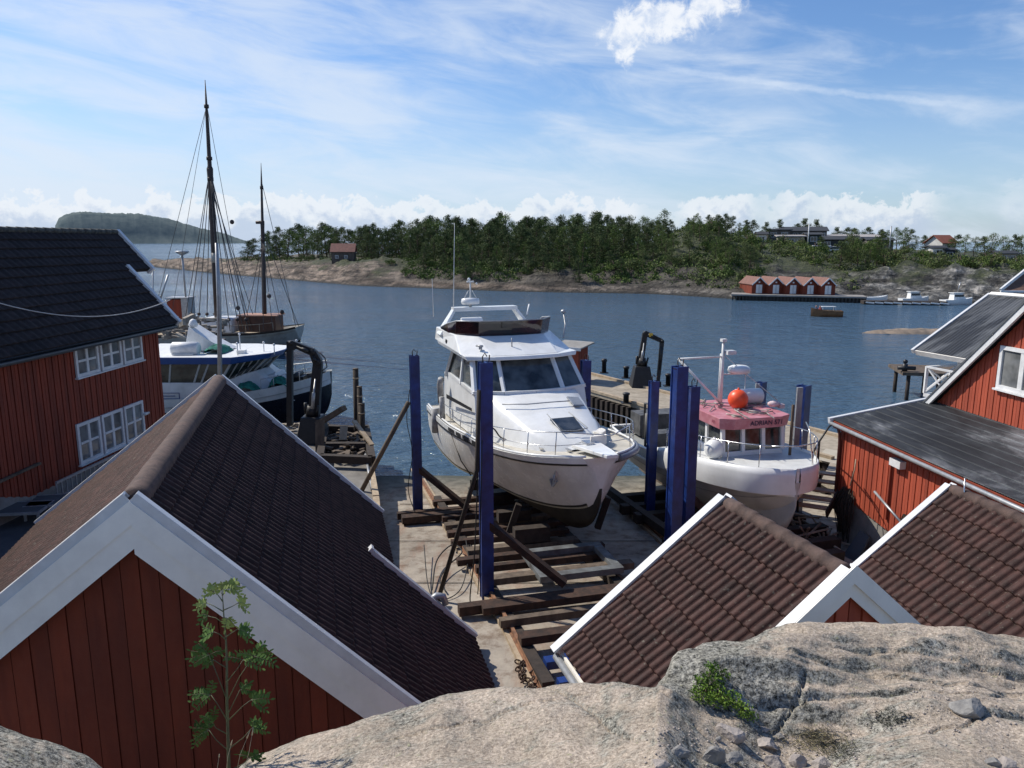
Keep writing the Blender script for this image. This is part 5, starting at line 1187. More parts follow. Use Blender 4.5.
# ---------------------------------------------------------------- the large motor yacht
def yacht():
    bow = Vector((2.35, 18.95, 1.17)); aft = Vector((-.345,.938,0)).normalized(); ang = math.degrees(math.atan2(-aft.y, -aft.x))
    L_ = 12.2; org = bow+aft*11.0
    class Warp(Frame):
        ys = 1.0
        def __call__(s, p):
            x = p[0]; k = s.ys if s.ys < 1.01 else lerp(.97, s.ys, min(1, max(0, (x-1)/5.5))); x = x*6.25/7.9 if x < 7.9 else 6.25+(x-7.9)*4.75/4.3
            return s.o+s.x*x+s.y*(p[1]*k)+s.z*p[2]
    def mk(ys): w_ = heading(org, ang); w_.__class__ = Warp; w_.ys = ys; return w_
    F = mk(1.0)   # local x forward (0 stern .. 12.2 bow), y = port(+), starboard(-)
    T = thing('motor_yacht', 'large white flybridge motor yacht with curved windscreen hauled out on the middle of the slipway', 'yacht', (bow.x, bow.y, slipz(bow.y)))
    #      x    kz   ch    cz   mh    mz    sh   sz
    tab = [(0, .18,1.72, .62,1.93,1.35,1.98,2.12),(2.5,.08,1.84,.62,2.06,1.40,2.12,2.14),(5,.02,1.84,.68,2.10,1.5,2.20,2.22),(7.5,.04,1.55,.86,1.95,1.66,2.16,2.36),(9.2,.10,1.15,.86,1.74,1.74,2.16,2.52),(10.5,.26,.76,.98,1.38,1.88,1.94,2.66),(11.4,.60,.36,1.18,.94,2.02,1.50,2.76),(12.0,1.15,.12,1.50,.48,2.2,.88,2.84),(12.2,1.85,.04,2.0,.20,2.5,.50,2.86)]
    anti = M('olive_antifouling', (.040,.036,.026), (.018,.016,.012), 1.6, .8, bmp=.2, grime=.3)
    fn, X, _ = hull(F, L_, tab, T, (anti, gel_hull), ('hull_bottom', 'hull'))
    sz = lambda x: fn(x)[6]; sh = lambda x: fn(x)[5]; czf = lambda x: fn(x)[2]
    Xc = [x for x in X if x < 11.9]
    strip(F, fn, Xc, lambda x: czf(x)+.05, lambda x: czf(x)+.11, .006, T, 'boot_stripe', M('black_stripe', (.02,.02,.018), None, 4, .4))
    strip(F, fn, Xc, lambda x: czf(x)-.0, lambda x: czf(x)+.045, .01, T, 'spray_rail', M('cream_stripe', (.42,.40,.30), None, 4, .5))
    strip(F, fn, X, lambda x: sz(x)-.20, lambda x: sz(x)-.15, .045, T, 'rub_rail', black_st)
    strip(F, fn, X, lambda x: sz(x)-.145, lambda x: sz(x)+.03, .03, T, 'gunwale', gel)
    mb = MB(F); 
    rows = [[(x, s*sh(x)*k, sz(x)+.02-.06*abs(k)) for s, k in ((-1,1.0),(-1,.5),(1,0),(1,.5),(1,1.0))] for x in X]
    mb.grid(rows, False); mb.build('deck', M('deck_nonskid', (.55,.52,.45), (.42,.40,.35), 3, .7, grime=.2), T)
    # toe rail
    mb = MB(F)
    for s in (-1, 1): mb.tube([(x, s*(sh(x)-.05), sz(x)+.06) for x in X], .035, 6)
    mb.build('toe_rail', gel, T)
    # grey bow rubbing band and pulpit platform
    greyb = M('grey_rub_band', (.22,.24,.29), (.16,.17,.2), 3, .4)
    mb = MB(F); XX = [x for x in X if x > 9.6]; mb.tube([(x, sh(x)+.03, sz(x)-.06) for x in XX], .10, 8); mb.build('bow_fender_band', greyb, T)
    frustum(F, [(11.3,-.42,2.90),(12.3,-.26,2.97),(12.75,-.16,2.99),(12.75,.16,2.99),(12.3,.26,2.97),(11.3,.42,2.90)], [(11.3,-.42,3.0),(12.3,-.26,3.07),(12.75,-.16,3.09),(12.75,.16,3.09),(12.3,.26,3.07),(11.3,.42,3.0)], T, 'anchor_platform', gel, .02)
    # anchor hanging on the starboard bow
    mb = MB(F); yb = -1.0; mb.tube([(11.55,yb-.02,2.35),(11.52,yb-.05,1.95)], .03, 6); mb.beam((11.5,yb-.04,1.95), (11.60,yb+.02,2.12), .10, .035); mb.beam((11.5,yb-.04,1.95), (11.40,yb-.06,2.12), .10, .035); mb.box(11.42,11.66,yb-.05,yb+.02,2.28,2.48); mb.build('anchor', galv, T)
    mb = MB(F); mb.ball((10.9,-1.08,2.12), .07, 10, 1.4, .3, .5); mb.build('hawse_hole', black_st, T)
    # foredeck trunk
    dz = lambda x: sz(x)-.02
    cx = [11.05,10.6,9.8,8.6,7.9]; hw = [.35,.85,1.18,1.45,1.58]; tz = [2.90,3.06,3.24,3.54,3.72]
    mb = MB(F); rows = []
    for x, h, z in zip(cx, hw, tz):
        b0 = dz(x)-.05; rows.append([(x+.0, -h-.22, b0), (x, -h-.08, lerp(b0, z, .72)), (x, -h+.12, z-.03), (x, -h*.5, z+.02), (x, 0, z+.05), (x, h*.5, z+.02), (x, h-.12, z-.03), (x, h+.08, lerp(b0, z, .72)), (x, h+.22, b0)])
    mb.grid(rows, True); mb.add(rows[0]+[(11.2,.3,2.8),(11.2,-.3,2.8)], [tuple(range(11))]); weld(mb.build('coachroof', gel, T))
    # black inset line, hatches
    o = frustum(F, [(9.85,-.40,3.31),(10.6,-.32,3.12),(10.6,.36,3.12),(9.85,.42,3.31)], [(9.88,-.36,3.37),(10.57,-.28,3.18),(10.57,.32,3.18),(9.88,.38,3.37)], T, 'hatch', glass, .03)
    o = frustum(F, [(8.55,.78,3.61),(9.15,.72,3.47),(9.15,1.12,3.44),(8.55,1.22,3.56)], [(8.57,.80,3.66),(9.13,.74,3.52),(9.13,1.10,3.49),(8.57,1.20,3.61)], T, 'side_hatch', M('grey_hatch', (.25,.27,.3), None, 3, .3), .02)
    mb = MB(F); mb.tube([(8.7,-1.4,3.60),(8.95,-.7,3.60),(9.0,0,3.62),(8.95,.7,3.60)], .018, 6); mb.tube([(9.6,.35,3.43),(10.65,.42,3.21),(10.75,0,3.2),(10.65,-.42,3.21),(9.6,-.35,3.43)], .014, 6); mb.build('coachroof_moulding', galv, T)
    # side deck house: lower cabin side from x=2.2..7.9
    F = mk(1.19)
    wb, wt = 3.72, 4.68     # windscreen base and top heights
    B = [(2.0,-1.72,2.15),(7.95,-1.66,2.35),(8.25,-.9,2.4),(8.35,0,2.45),(8.25,.9,2.4),(7.95,1.66,2.35),(2.0,1.72,2.15)]
    Tt = [(2.0,-1.68,wb),(7.55,-1.60,wb),(7.95,-.85,wb+.02),(8.05,0,wb+.03),(7.95,.85,wb+.02),(7.55,1.60,wb),(2.0,1.68,wb)]
    frustum(F, B, Tt, T, 'cabin_side', gel, .03)
    # windscreen storey: glass box with pillars
    Bg = [(2.4,-1.62,wb-.01),(7.5,-1.58,wb-.01),(7.9,-.84,wb-.01),(8.0,0,wb-.01),(7.9,.84,wb-.01),(7.5,1.58,wb-.01),(2.4,1.62,wb-.01)]
    Tg = [(2.9,-1.42,wt),(6.45,-1.42,wt),(6.85,-.78,wt),(6.95,0,wt),(6.85,.78,wt),(6.45,1.42,wt),(2.9,1.42,wt)]
    yg = glass_mat('yacht_glass', (.018,.022,.025), (.10,.115,.12), 1.1)
    frustum(F, Bg, Tg, T, 'windscreen', yg)
    mb = MB(F)
    def pil(p, q, w=.14, t=.10, out=.02):
        p, q = Vector(p), Vector(q); o_ = Vector((p.x-4.5, p.y*2.2, 0)).normalized()*out; mb.beam(p+o_, q+o_, w, t, up=o_)
    for i in (1,2,4,5): pil(Bg[i], Tg[i], .12 if i in (1,5) else .09)
    for s in (-1,1):
        pil((5.35,s*1.585,wb), (4.95,s*1.42,wt), .07); pil((2.45,s*1.6,wb), (3.0,s*1.42,wt), .5)
        mb.beam((7.5,s*1.60,wb+.03), (2.4,s*1.63,wb+.03), .08, .10)
        mb.beam((7.5,s*1.6,wb+.03), (7.93,s*.86,wb+.03), .10, .10); mb.beam((7.93,s*.86,wb+.03), (8.03,0,wb+.03), .10, .10)
    mb.build_each('window_pillar', gel, T)
    # helm seats and console seen through: a pale band low in the glass
    # roof with overhang -> flybridge
    Rb = [(1.2,-1.78,wt-.02),(6.6,-1.62,wt-.02),(7.15,-.9,wt),(7.3,0,wt+.01),(7.15,.9,wt),(6.6,1.62,wt-.02),(1.2,1.78,wt-.02)]
    Rt = [(1.2,-1.82,wt+.14),(6.5,-1.66,wt+.12),(7.1,-.92,wt+.12),(7.24,0,wt+.13),(7.1,.92,wt+.12),(6.5,1.66,wt+.12),(1.2,1.82,wt+.14)]
    frustum(F, Rb, Rt, T, 'cabin_roof', gel, .03)
    fz = 5.28
    Fb = [(.6,-1.80,wt+.10),(5.9,-1.70,wt+.10),(6.9,-.95,wt+.125),(7.08,0,wt+.13),(6.9,.95,wt+.125),(5.9,1.70,wt+.10),(.6,1.80,wt+.10)]
    Ft = [(.9,-1.80,fz),(4.2,-1.62,fz),(5.2,-1.05,fz),(5.4,0,fz),(5.2,1.05,fz),(4.2,1.62,fz),(.9,1.80,fz)]
    frustum(F, Fb, Ft, T, 'flybridge_front', gel, .03)
    # wrap-around screen, dark, mottled with burgundy
    mb = MB(F); path = [(1.8,-1.74),(3.2,-1.68),(4.15,-1.56),(5.05,-1.0),(5.25,0),(5.05,1.0),(4.15,1.56),(3.2,1.68),(2.4,1.72)]; hh = [.05,.30,.46,.50,.50,.50,.50,.40,.1]
    rows = [[(x, y, fz-.02) for x, y in path], [(x+.16*(x > 4), y*1.015, fz+h) for (x, y), h in zip(path, hh)], [(x+.12*(x > 4), y*1.0, fz+h) for (x, y), h in zip(path, hh)], [(x-.04, y*.985, fz-.02) for x, y in path]]
    mb.grid(rows, False); mb.build('flybridge_screen', glass_mat('smoked_screen', (.010,.009,.010), (.07,.018,.016), .6), T)
    mb = MB(F); mb.tube([(x+.15*(x > 4), y*1.01, fz+h+.01) for (x, y), h in zip(path, hh)], .022, 6); mb.build('screen_trim', galv, T)
    mb = MB(F); mb.ball((3.1,-1.75,fz-.33), .09, 12, 1, .3, 1); mb.build('side_vent', black_st, T)
    # flybridge seats, wheel
    o = frustum(F, [(2.2,-1.1,fz-.35),(3.0,-1.1,fz-.35),(3.0,-.3,fz-.35),(2.2,-.3,fz-.35)], [(2.25,-1.1,fz+.42),(2.45,-1.1,fz+.42),(2.45,-.3,fz+.42),(2.25,-.3,fz+.42)], T, 'helm_seat', gel, .05)
    mb = MB(F); mb.box(.9, 1.4, -1.5, 1.5, fz-.3, fz+.1); mb.build('aft_bench', gel, T)
    # arch
    mb = MB(F); AZ = 5.98
    for s in (-1,1):
        mb.add([(1.2,s*1.84,fz-.2),(2.2,s*1.84,fz-.2),(1.7,s*1.22,AZ),(1.25,s*1.22,AZ),(1.2,s*1.74,fz-.2),(2.2,s*1.74,fz-.2),(1.7,s*1.14,AZ-.05),(1.25,s*1.14,AZ-.05)], [(0,1,2,3),(7,6,5,4),(1,5,6,2),(0,3,7,4),(3,2,6,7)])
    mb.box(1.2, 1.75, -1.25, 1.25, AZ-.10, AZ+.04); weld(mb.build('radar_arch', gel, T))
    mb = MB(F); mb.lathe((1.5,-.55,AZ+.03), [(.05,0),(.06,.10),(.34,.12),(.36,.2),(.33,.32),(.05,.35)], 20); mb.build('radar_dome', gel, T)
    mb = MB(F); mb.tube([(1.5,-.55,AZ+.35),(1.5,-.55,AZ+.95)], .03, 8); mb.tube([(1.5,-.8,AZ+.35),(1.5,-.62,AZ+.65)], .015, 6); mb.tube([(1.5,-.3,AZ+.35),(1.5,-.48,AZ+.65)], .015, 6); mb.box(1.44,1.56,-.68,-.42,AZ+.95,AZ+1.0); mb.ball((1.5,-.6,AZ+1.06), .06, 10); mb.ball((1.5,-.3,AZ+.9), .04, 8); mb.build('light_mast', gel, T)
    mb = MB(F); mb.tube([(1.4,-1.20,AZ-.1),(1.38,-1.1,AZ+3.1)], [.022,.008], 6); mb.build('whip_antenna', white, T)
    mb = MB(F); mb.tube([(1.2,-1.95,AZ-.3),(1.2,-1.97,AZ+1.1)], [.016,.008], 6); mb.tube([(1.7,1.66,AZ-.3),(1.3,1.9,AZ+.05)], .03, 6); mb.build('short_antenna', white, T)
    mb = MB(F); mb.tube([(6.3,-.25,wt+.30),(6.3,-.25,wt+.62)], .02, 6); mb.tube([(6.2,-1.15,wt+.28),(6.2,-1.15,wt+.36)], .05, 8); mb.tube([(6.1,-1.25,wt+.40),(6.35,-1.12,wt+.40)], .035, 8); mb.build('horn', galv, T)
    mb = MB(F); mb.tube([(5.2,1.7,5.1),(4.6,2.0,5.5),(4.3,2.05,5.9)], .025, 6); mb.ball((4.25,2.06,5.95), .09, 8, 1.5, 1, .8); mb.build('searchlight', galv, T)
    mb = MB(F)
    for q in ((7.0,-1.0),(7.1,.3),(6.9,1.05)): mb.tube([(q[0]+.5,q[1],wb+.12),(q[0]+.28,q[1]-.22,wb+.38)], .012, 4)
    mb.build('wiper', black_st, T)
    F = mk(1.0)
    # side windows in the hull topsides (dark slots in the deck coaming)
    mb = MB(F)
    for (a, b_) in ((5.0,5.9),(6.15,6.75),(7.0,7.9),(8.2,9.0)):
        for s in (-1,1):
            q = []
            for (x, dz_) in ((a,-.12),(b_,-.12),(b_,.0),(a,.0)): q.append((x, s*(sh(x)+.032), sz(x)+dz_))
            mb.quad(*q)
    mb.build('coaming_vents', black_st, T)
    for s in (-1,1): MB(F).add([(4.0,s*2.06,3.05),(7.6,s*2.01,3.18),(7.6,s*2.01,3.28),(4.0,s*2.06,3.20)], [(0,1,2,3)]).build('side_stripe', black_st, T)
    # guard rails
    mb = MB(F)
    top = lambda x, s: (x, s*(sh(x)-.10), sz(x)+.62+.1*max(0, (x-9)/3))
    midr = lambda x, s: (x, s*(sh(x)-.08), sz(x)+.34)
    for s in (-1,1):
        xs = [3.2+i*.45 for i in range(20)]; mb.tube([top(x, s) for x in xs]+[(12.55, s*.18, sz(12)+.74)], .016, 6); mb.tube([midr(x, s) for x in xs if x > 4]+[(12.2, s*.22, sz(12)+.42)], .010, 5)
        for x in (3.3,4.9,6.4,7.8,9.1,10.2,11.1,11.75):
            mb.tube([(x, s*(sh(x)-.06), sz(x)+.02), top(x, s)], .014, 5)
    mb.tube([(12.55,-.18,sz(12)+.74),(12.68,0,sz(12)+.75),(12.55,.18,sz(12)+.74)], .016, 6)
    mb.build('guard_rail', steel, T)
    mb = MB(F)
    for (x, y) in ((11.2,-.45),(11.0,.45),(10.6,-1.0),(10.4,1.1)): mb = MB(F); mb.box(x-.12,x+.12,y-.03,y+.03,sz(x)+.06,sz(x)+.10); mb.box(x-.04,x+.04,y-.02,y+.02,sz(x),sz(x)+.061); mb.build('cleat', steel, T)
    MB(F).box(11.3,11.6,-.12,.12,2.90,3.08).build('windlass', steel, T)
    # grating of pale slats on the port foredeck
    mb = MB(F)
    for k in range(14): mb.box(10.15+.09*k, 10.19+.09*k, .62, 1.15-.012*k*k*.5, 2.78+.012*k, 3.02+.012*k)
    mb.build('deck_grating', white_bd, T)
    # dinghy fender roll and bits hanging at the stern quarter
    mb = MB(F); mb.tube([(2.9,-2.02,2.7),(2.9,-2.05,3.4),(3.1,-2.05,3.6)], .12, 8); mb.tube([(3.4,-2.08,2.2),(3.4,-2.1,3.0)], .10, 8); mb.tube([(2.3,-2.1,1.5),(2.3,-2.12,2.4)], [.16,.16], 10); mb.build('fender', M('grimy_fender', (.45,.45,.45), (.2,.2,.2), 6, .6), T)
    # hoses over the foredeck
    def loop(pts): 
        n = len(pts); out = []
        for i in range(n*6+1):
            u = i/(n*6)*(n-1); out.append([cr(list(zip(range(n), [p[k] for p in pts])), u) for k in range(3)])
        return out
    mb = MB(F); mb.tube(loop([(8.4,-2.0,3.0),(8.8,-1.72,2.9),(9.1,-1.55,2.66),(9.8,-1.2,2.72),(10.3,-.9,2.84),(10.5,-.55,2.9),(10.2,-.75,2.9)]), .024, 6); mb.tube(loop([(8.4,-2.0,3.1),(8.6,-1.95,2.75),(8.75,-1.9,2.6)]), .02, 6); tag(mb.build('deck_hose', rubber), 'black hose looped over the foredeck of the white yacht', 'hose')
    mb = MB(F); mb.tube([(5.2,-2.20,2.1),(5.9,-2.0,1.2),(6.3,-1.75,.75)], .02, 5); tag(mb.build('hanging_rope', rope_m), 'rope slung down the starboard side of the white yacht hull', 'rope')
yacht()
def text_mesh(F, s, size, m, name, parent, xs=1.0):
    cu = bpy.data.curves.new(name, 'FONT'); cu.body = s; cu.size = size; cu.align_x = 'CENTER'; cu.align_y = 'CENTER'; cu.offset = size*.02
    o = bpy.data.objects.new('tmp', cu); C.objects.link(o); bpy.context.view_layer.update()
    me = bpy.data.meshes.new_from_object(o.evaluated_get(bpy.context.evaluated_depsgraph_get())); bpy.data.objects.remove(o)
    mb = MB(F); mb.add([(v.co.x*xs, v.co.y, 0) for v in me.vertices], [tuple(p.vertices) for p in me.polygons]); return mb.build(name, m, parent)
# ---------------------------------------------------------------- fishing boat with the pink wheelhouse roof
def fishing_boat():
    bow = Vector((7.80, 19.6, .85)); aft = Vector((-.25,.97,0)).normalized(); ang = math.degrees(math.atan2(-aft.y, -aft.x)); L_ = 9.6
    F = heading(bow+aft*L_, ang)
    T = thing('fishing_boat', 'white fishing boat with pink wheelhouse roof and orange buoy, right of the big yacht', 'fishing boat', (bow.x, bow.y, 1.1))
    tab = [(0,.25,1.2,.55,1.55,1.15,1.6,1.62),(2,.12,1.35,.6,1.72,1.2,1.80,1.66),(4.5,.05,1.40,.68,1.80,1.3,1.90,1.82),(6.3,.05,1.15,.78,1.68,1.42,1.88,2.02),(7.7,.14,.75,.95,1.38,1.55,1.72,2.14),(8.7,.4,.36,1.2,.95,1.7,1.28,2.20),(9.2,.75,.16,1.45,.55,1.85,.90,2.24),(9.45,1.15,.07,1.65,.28,1.98,.52,2.25),(9.6,1.5,.01,1.8,.02,2.05,.05,2.26)]
    lower = M('grey_white_hull', (.52,.52,.50), (.42,.42,.40), 1.5, .4, grime=.25)
    fn, X, _ = hull(F, L_, tab, T, (lower, lower), ('hull_bottom', 'hull')); sz = lambda x: fn(x)[6]; sh = lambda x: fn(x)[5]
    # raised white bulwark round the foredeck
    mb = MB(F); XX = [4.3+.1*i for i in range(49)]+[9.17,9.24,9.3,9.36,9.42,9.48,9.53,9.57,9.6]
    bt = lambda x: sz(x)+sinterp(x, [(4.3,.22),(6,.36),(9.6,.40)])
    for s in (-1,1):
        rows = []
        for x in XX: rows.append([(x, s*(sh(x)+.0-.02), sz(x)-.34), (x, s*(sh(x)+.035), sz(x)-.05), (x, s*(sh(x)+.03), lerp(sz(x), bt(x), .5)), (x-.02, s*(sh(x)+.0), bt(x)), (x-.03, s*(sh(x)-.05), bt(x)), (x-.03, s*(sh(x)-.06), bt(x)-.09)])
        mb.grid(rows, True, flip=(s > 0))
    mb.add([(9.6,-.04,sz(9.6)-.34),(9.6,.04,sz(9.6)-.34),(9.58,.05,bt(9.6)),(9.58,-.05,bt(9.6))], [(0,1,2,3)])
    weld(mb.build('bulwark', gel, T), .003)
    strip(F, fn, X, lambda x: sz(x)-.40, lambda x: sz(x)-.34, .05, T, 'rub_rail', gel)
    strip(F, fn, [x for x in X if x < 9.4], lambda x: lerp(fn(x)[2], sz(x), .42), lambda x: lerp(fn(x)[2], sz(x), .42)+.02, .008, T, 'waterline', M('thin_grey_line', (.25,.25,.25), None, 3, .5))
    dk = M('white_deck', (.66,.67,.66), (.56,.57,.56), 3, .5, grime=.15)
    mb = MB(F); mb.grid([[(x, -sh(x)+.04, bt(x)-.08), (x, 0, bt(x)-.04), (x, sh(x)-.04, bt(x)-.08)] for x in XX], False); mb.build('foredeck', dk, T)
    mb = MB(F); XA = [i*.3 for i in range(16)]; mb.grid([[(x, -sh(x)+.02, sz(x)-.25), (x, sh(x)-.02, sz(x)-.25)] for x in XA], False); mb.build('aft_deck', M('grey_deck', (.3,.31,.3), None, 3, .7), T)
    mb = MB(F)
    for s in (-1,1): mb.tube([(x, s*(sh(x)-.02), sz(x)+.03) for x in XA], .05, 6)
    mb.tube([(0.02,-1.58,1.65),(0.02,1.58,1.65)], .05, 6); mb.build('aft_gunwale', gel, T)
    # wheelhouse
    z0, z1 = 1.82, 3.50; wf, wa = 7.35, 5.2; hw = 1.02
    frustum(F, [(wa,-hw,z0-.5),(wf+.1,-hw,z0-.5),(wf+.1,hw,z0-.5),(wa,hw,z0-.5)], [(wa,-hw,z0+.75),(wf,-hw,z0+.75),(wf,hw,z0+.75),(wa,hw,z0+.75)], T, 'wheelhouse', gel, .03)
    dg = glass_mat('wheelhouse_glass', (.02,.024,.024), (.09,.10,.095), 2)
    frustum(F, [(wa+.05,-hw+.04,z0+.75),(wf-.04,-hw+.04,z0+.75),(wf-.04,hw-.04,z0+.75),(wa+.05,hw-.04,z0+.75)], [(wa+.05,-hw+.04,z1-.2),(wf-.12,-hw+.04,z1-.2),(wf-.12,hw-.04,z1-.2),(wa+.05,hw-.04,z1-.2)], T, 'windows', dg)
    mb = MB(F)
    for y in (-hw+.02, -.34, .34, hw-.02): mb.beam((wf-.0,y,z0+.72), (wf-.09,y,z1-.15), .11, .10, up=(1,0,0))
    for s in (-1,1):
        for x in (wf-.95, wa+.1): mb.beam((x,s*(hw-.02),z0+.72), (x-.03,s*(hw-.02),z1-.15), .12, .09, up=(0,1,0))
    mb.build_each('window_pillar', gel, T)
    pink, nt, b = _new('faded_pink_paint'); f = texn(nt, 3, 6, .7)
    nt.links.new(ramp(nt, f, [(.35, (.42,.13,.16)), (.6, (.52,.23,.26)), (.75, (.58,.36,.37))]), b.inputs['Base Color']); b.inputs['Roughness'].default_value = .5
    frustum(F, [(wa-.3,-hw-.12,z1-.22),(wf-.02,-hw-.12,z1-.22),(wf+.16,-hw+.25,z1-.22),(wf+.16,hw-.25,z1-.22),(wf-.02,hw+.12,z1-.22),(wa-.3,hw+.12,z1-.22)], [(wa-.3,-hw-.16,z1+.12),(wf+.02,-hw-.16,z1+.12),(wf+.22,-hw+.25,z1+.12),(wf+.22,hw-.25,z1+.12),(wf+.02,hw+.16,z1+.12),(wa-.3,hw+.16,z1+.12)], T, 'wheelhouse_roof', pink, .02)
    # clutter netting on top
    R = random.Random(4); mb = MB(F)
    for k in range(26):
        x, y = R.uniform(wa-.1, wf-.1), R.uniform(-hw, hw); mb.tube([(x,y,z1+.15),(x+R.gauss(0,.25),y+R.gauss(0,.25),z1+.17+R.random()*.04),(x+R.gauss(0,.4),y+R.gauss(0,.4),z1+.15)], .018, 5)
    mb.build('roof_clutter', M('mixed_gear', (.5,.48,.44), (.12,.1,.09), 3, .8), T)['kind'] = 'stuff'
    # name on the front band
    p = F.o+F.x*(wf+.215)+F.y*.28+Vector((0,0,z1-.05)); Ft = Frame(p, F.y, Vector((0,0,1)), F.x)
    navy = M('dark_lettering', (.03,.01,.05), None, 3, .5)
    text_mesh(Ft, 'ADRIAN 571', .20, navy, 'name_lettering', T, 1.0)
    Ft = Frame(F((wf-.35,-hw-.156,z1-.05)), F.x, Vector((0,0,1)), -F.y); text_mesh(Ft, 'KS', .14, M('faint_lettering', (.3,.06,.1), None, 3, .5), 'side_lettering', T)
    # mast, radar, boom
    Fr = Frame(F((.8,.1,0)), F.x, F.y)
    mb = MB(Fr); mx, my = 4.55, -.1; mb.tube([(mx,my,z1),(mx,my,z1+2.12)], [.06,.045], 8); mb.tube([(mx-.14,my,z1),(mx-.12,my,z1+1.7)], .03, 6); mb.box(mx-.08,mx+.08,my-.08,my+.08,z1+2.10,z1+2.19); mb.box(mx-.05,mx+.22,my+.05,my+.35,z1+1.7,z1+1.82)
    mb.tube([(mx,my,z1+1.62),(mx-.2,my-1.45,z1+1.57)], .03, 6); mb.tube([(mx-.2,my-1.45,z1+1.57),(mx+.3,my-.1,z1+.1)], .04, 6); mb.tube([(mx,my,z1+1.05),(mx+.1,my+.8,z1+1.05)], .025, 6); mb.tube([(mx,my,z1+1.7),(mx+.5,my+1.75,z1+.2)], .015, 5); mb.tube([(mx+.1,my+.8,z1+1.05),(mx+.1,my+.8,z1+.1)], .015, 5); mb.build('mast', white, T)
    mb = MB(Fr); mb.lathe((mx+.1,my+.55,z1+1.07), [(.05,0),(.33,.03),(.36,.10),(.34,.20),(.24,.25),(.02,.26)], 20); mb.build('radar_dome', gel, T)
    # life raft canister and pink floats on the roof
    mb = MB(Fr); c = (5.0,.55,z1+.36); mb.tube([(4.95,.15,z1+.38),(4.95,.2,z1+.38),(5.0,1.05,z1+.38),(5.0,1.1,z1+.38)], [.16,.24,.24,.16], 14); o = MB(Fr).build if False else None
    tag(mb.build('life_raft', gel), 'white life raft canister lying on the pink wheelhouse roof', 'life raft')
    mb = MB(Fr); mb.ball((5.5,-.05,z1+.42), .31, 24); mb.tube([(5.5,-.05,z1+.70),(5.5,-.05,z1+.78)], .03, 6)
    og, nt, b = _new('orange_buoy_rubber'); b.inputs['Base Color'].default_value = (.85,.085,.02,1); b.inputs['Roughness'].default_value = .4; f = texn(nt, 4, 4); nt.links.new(ramp(nt, f, [(.3, (.78,.075,.018)), (.7, (.90,.11,.03))]), b.inputs['Base Color'])
    tag(mb.build('buoy', og), 'big orange ball buoy on the pink wheelhouse roof', 'buoy')
    mb = MB(Fr); mb.ball((5.2,.1,z1+.28), .17, 12, 1.2, 1, .8); mb.ball((5.5,.2,z1+.22), .10, 10); tag(mb.build('pink_float', M('pink_float_m', (.75,.25,.2), None, 5, .5)), 'faded pink float between the orange buoy and the life raft', 'float')
    mb = MB(Fr); mb.ball((5.75,1.05,z1+.27), .13, 10, 1.2, 1.6, .8); mb.box(5.7,5.9,1.2,1.35,z1+.14,z1+.26); tag(mb.build('bundle', M('pale_pink_bundle', (.72,.60,.60), (.5,.35,.36), 12, .8)), 'pale pink bundle at the front right of the wheelhouse roof', 'bundle')
    mb = MB(F); mb.ball((7.35,-1.30,bt(7.3)+.22), .30, 20, 1, .9, 1); mb.tube([(7.35,-1.30,bt(7.3)+.50),(7.35,-1.30,bt(7.3)+.58)], .04, 6); tag(mb.build('ball_fender', gel), 'white ball fender standing on the deck beside the wheelhouse window', 'fender')
    # rails
    mb = MB(F); top = lambda x, s: (x, s*(sh(x)-.10), bt(x)+.62)
    for s in (-1,1):
        mb.tube([top(5.2+.22*i, s) for i in range(18)]+[top(9.3, s)], .018, 6)
        for x in (5.3,6.3,7.3,8.3,9.1): mb.tube([(x, s*(sh(x)-.08), bt(x)-.02), top(x, s)], .016, 5)
    mb.tube([top(9.3,-1), (9.5,0,bt(9.5)+.62), top(9.3,1)], .018, 6); mb.tube([(9.3,.65,bt(9.3)), (9.0,.7,bt(9.3)+.9), (8.4,1.0,bt(9)+1.0)], .02, 6); mb.build('guard_rail', steel, T)
    mb = MB(F); mb.beam((7.75,1.0,2.2), (7.75,1.0,4.0), .07, .05); mb.build('wooden_staff', wood, T)
    mb = MB(F); mb.box(.3,1.2,-.9,.9,1.5,2.3); mb.tube([(1.8,-1,1.6),(1.8,-1,2.9),(2.6,-1,3.0)], .05, 6); mb.tube([(3.0,-1.4,1.6),(3.0,-1.4,2.8)], .14, 8); mb.box(2.6,3.2,-1.2,1.2,1.5,2.1); mb.build('deck_gear', M('deck_gear_grey', (.12,.12,.12), (.05,.05,.05), 4, .6), T)
fishing_boat()
# ---------------------------------------------------------------- red kiosk, cranes
def kiosk():
    p = Zp(572,380,1.6); T = thing('red_kiosk', 'small red hut with flat pale roof at the pier end behind the yacht', 'hut', p); F = heading(p, -32)
    a, b_, h = .68, .6, 1.95
    boards(Frame(F((-a,-b_,0)), F.x, -F.y), 0, 2*a, 0, h, wd=.12, mat=red_or, name='wall', parent=T); boards(Frame(F((a,-b_,0)), F.y, F.x), 0, 2*b_, 0, h, wd=.12, mat=red_dk, name='wall', parent=T)  # left and front walls lighter red, others darker: sun side put into colour
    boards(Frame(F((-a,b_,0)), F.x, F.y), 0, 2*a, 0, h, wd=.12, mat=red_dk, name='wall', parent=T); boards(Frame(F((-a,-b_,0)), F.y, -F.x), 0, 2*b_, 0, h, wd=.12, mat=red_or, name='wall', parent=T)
    mb = MB(F); mb.prism([(-a-.3,-b_-.3,h+.02),(a+.3,-b_-.3,h+.02),(a+.3,b_+.3,h+.18),(-a-.3,b_+.3,h+.18)], (0,0,.08)); mb.build('roof', M('kiosk_roof', (.30,.29,.27), (.2,.19,.17), 3, .8), T)
    MB(F).box(-a-.32,a+.32,-b_-.35,-b_-.305,h-.06,h+.12).build('fascia', white, T)
kiosk()
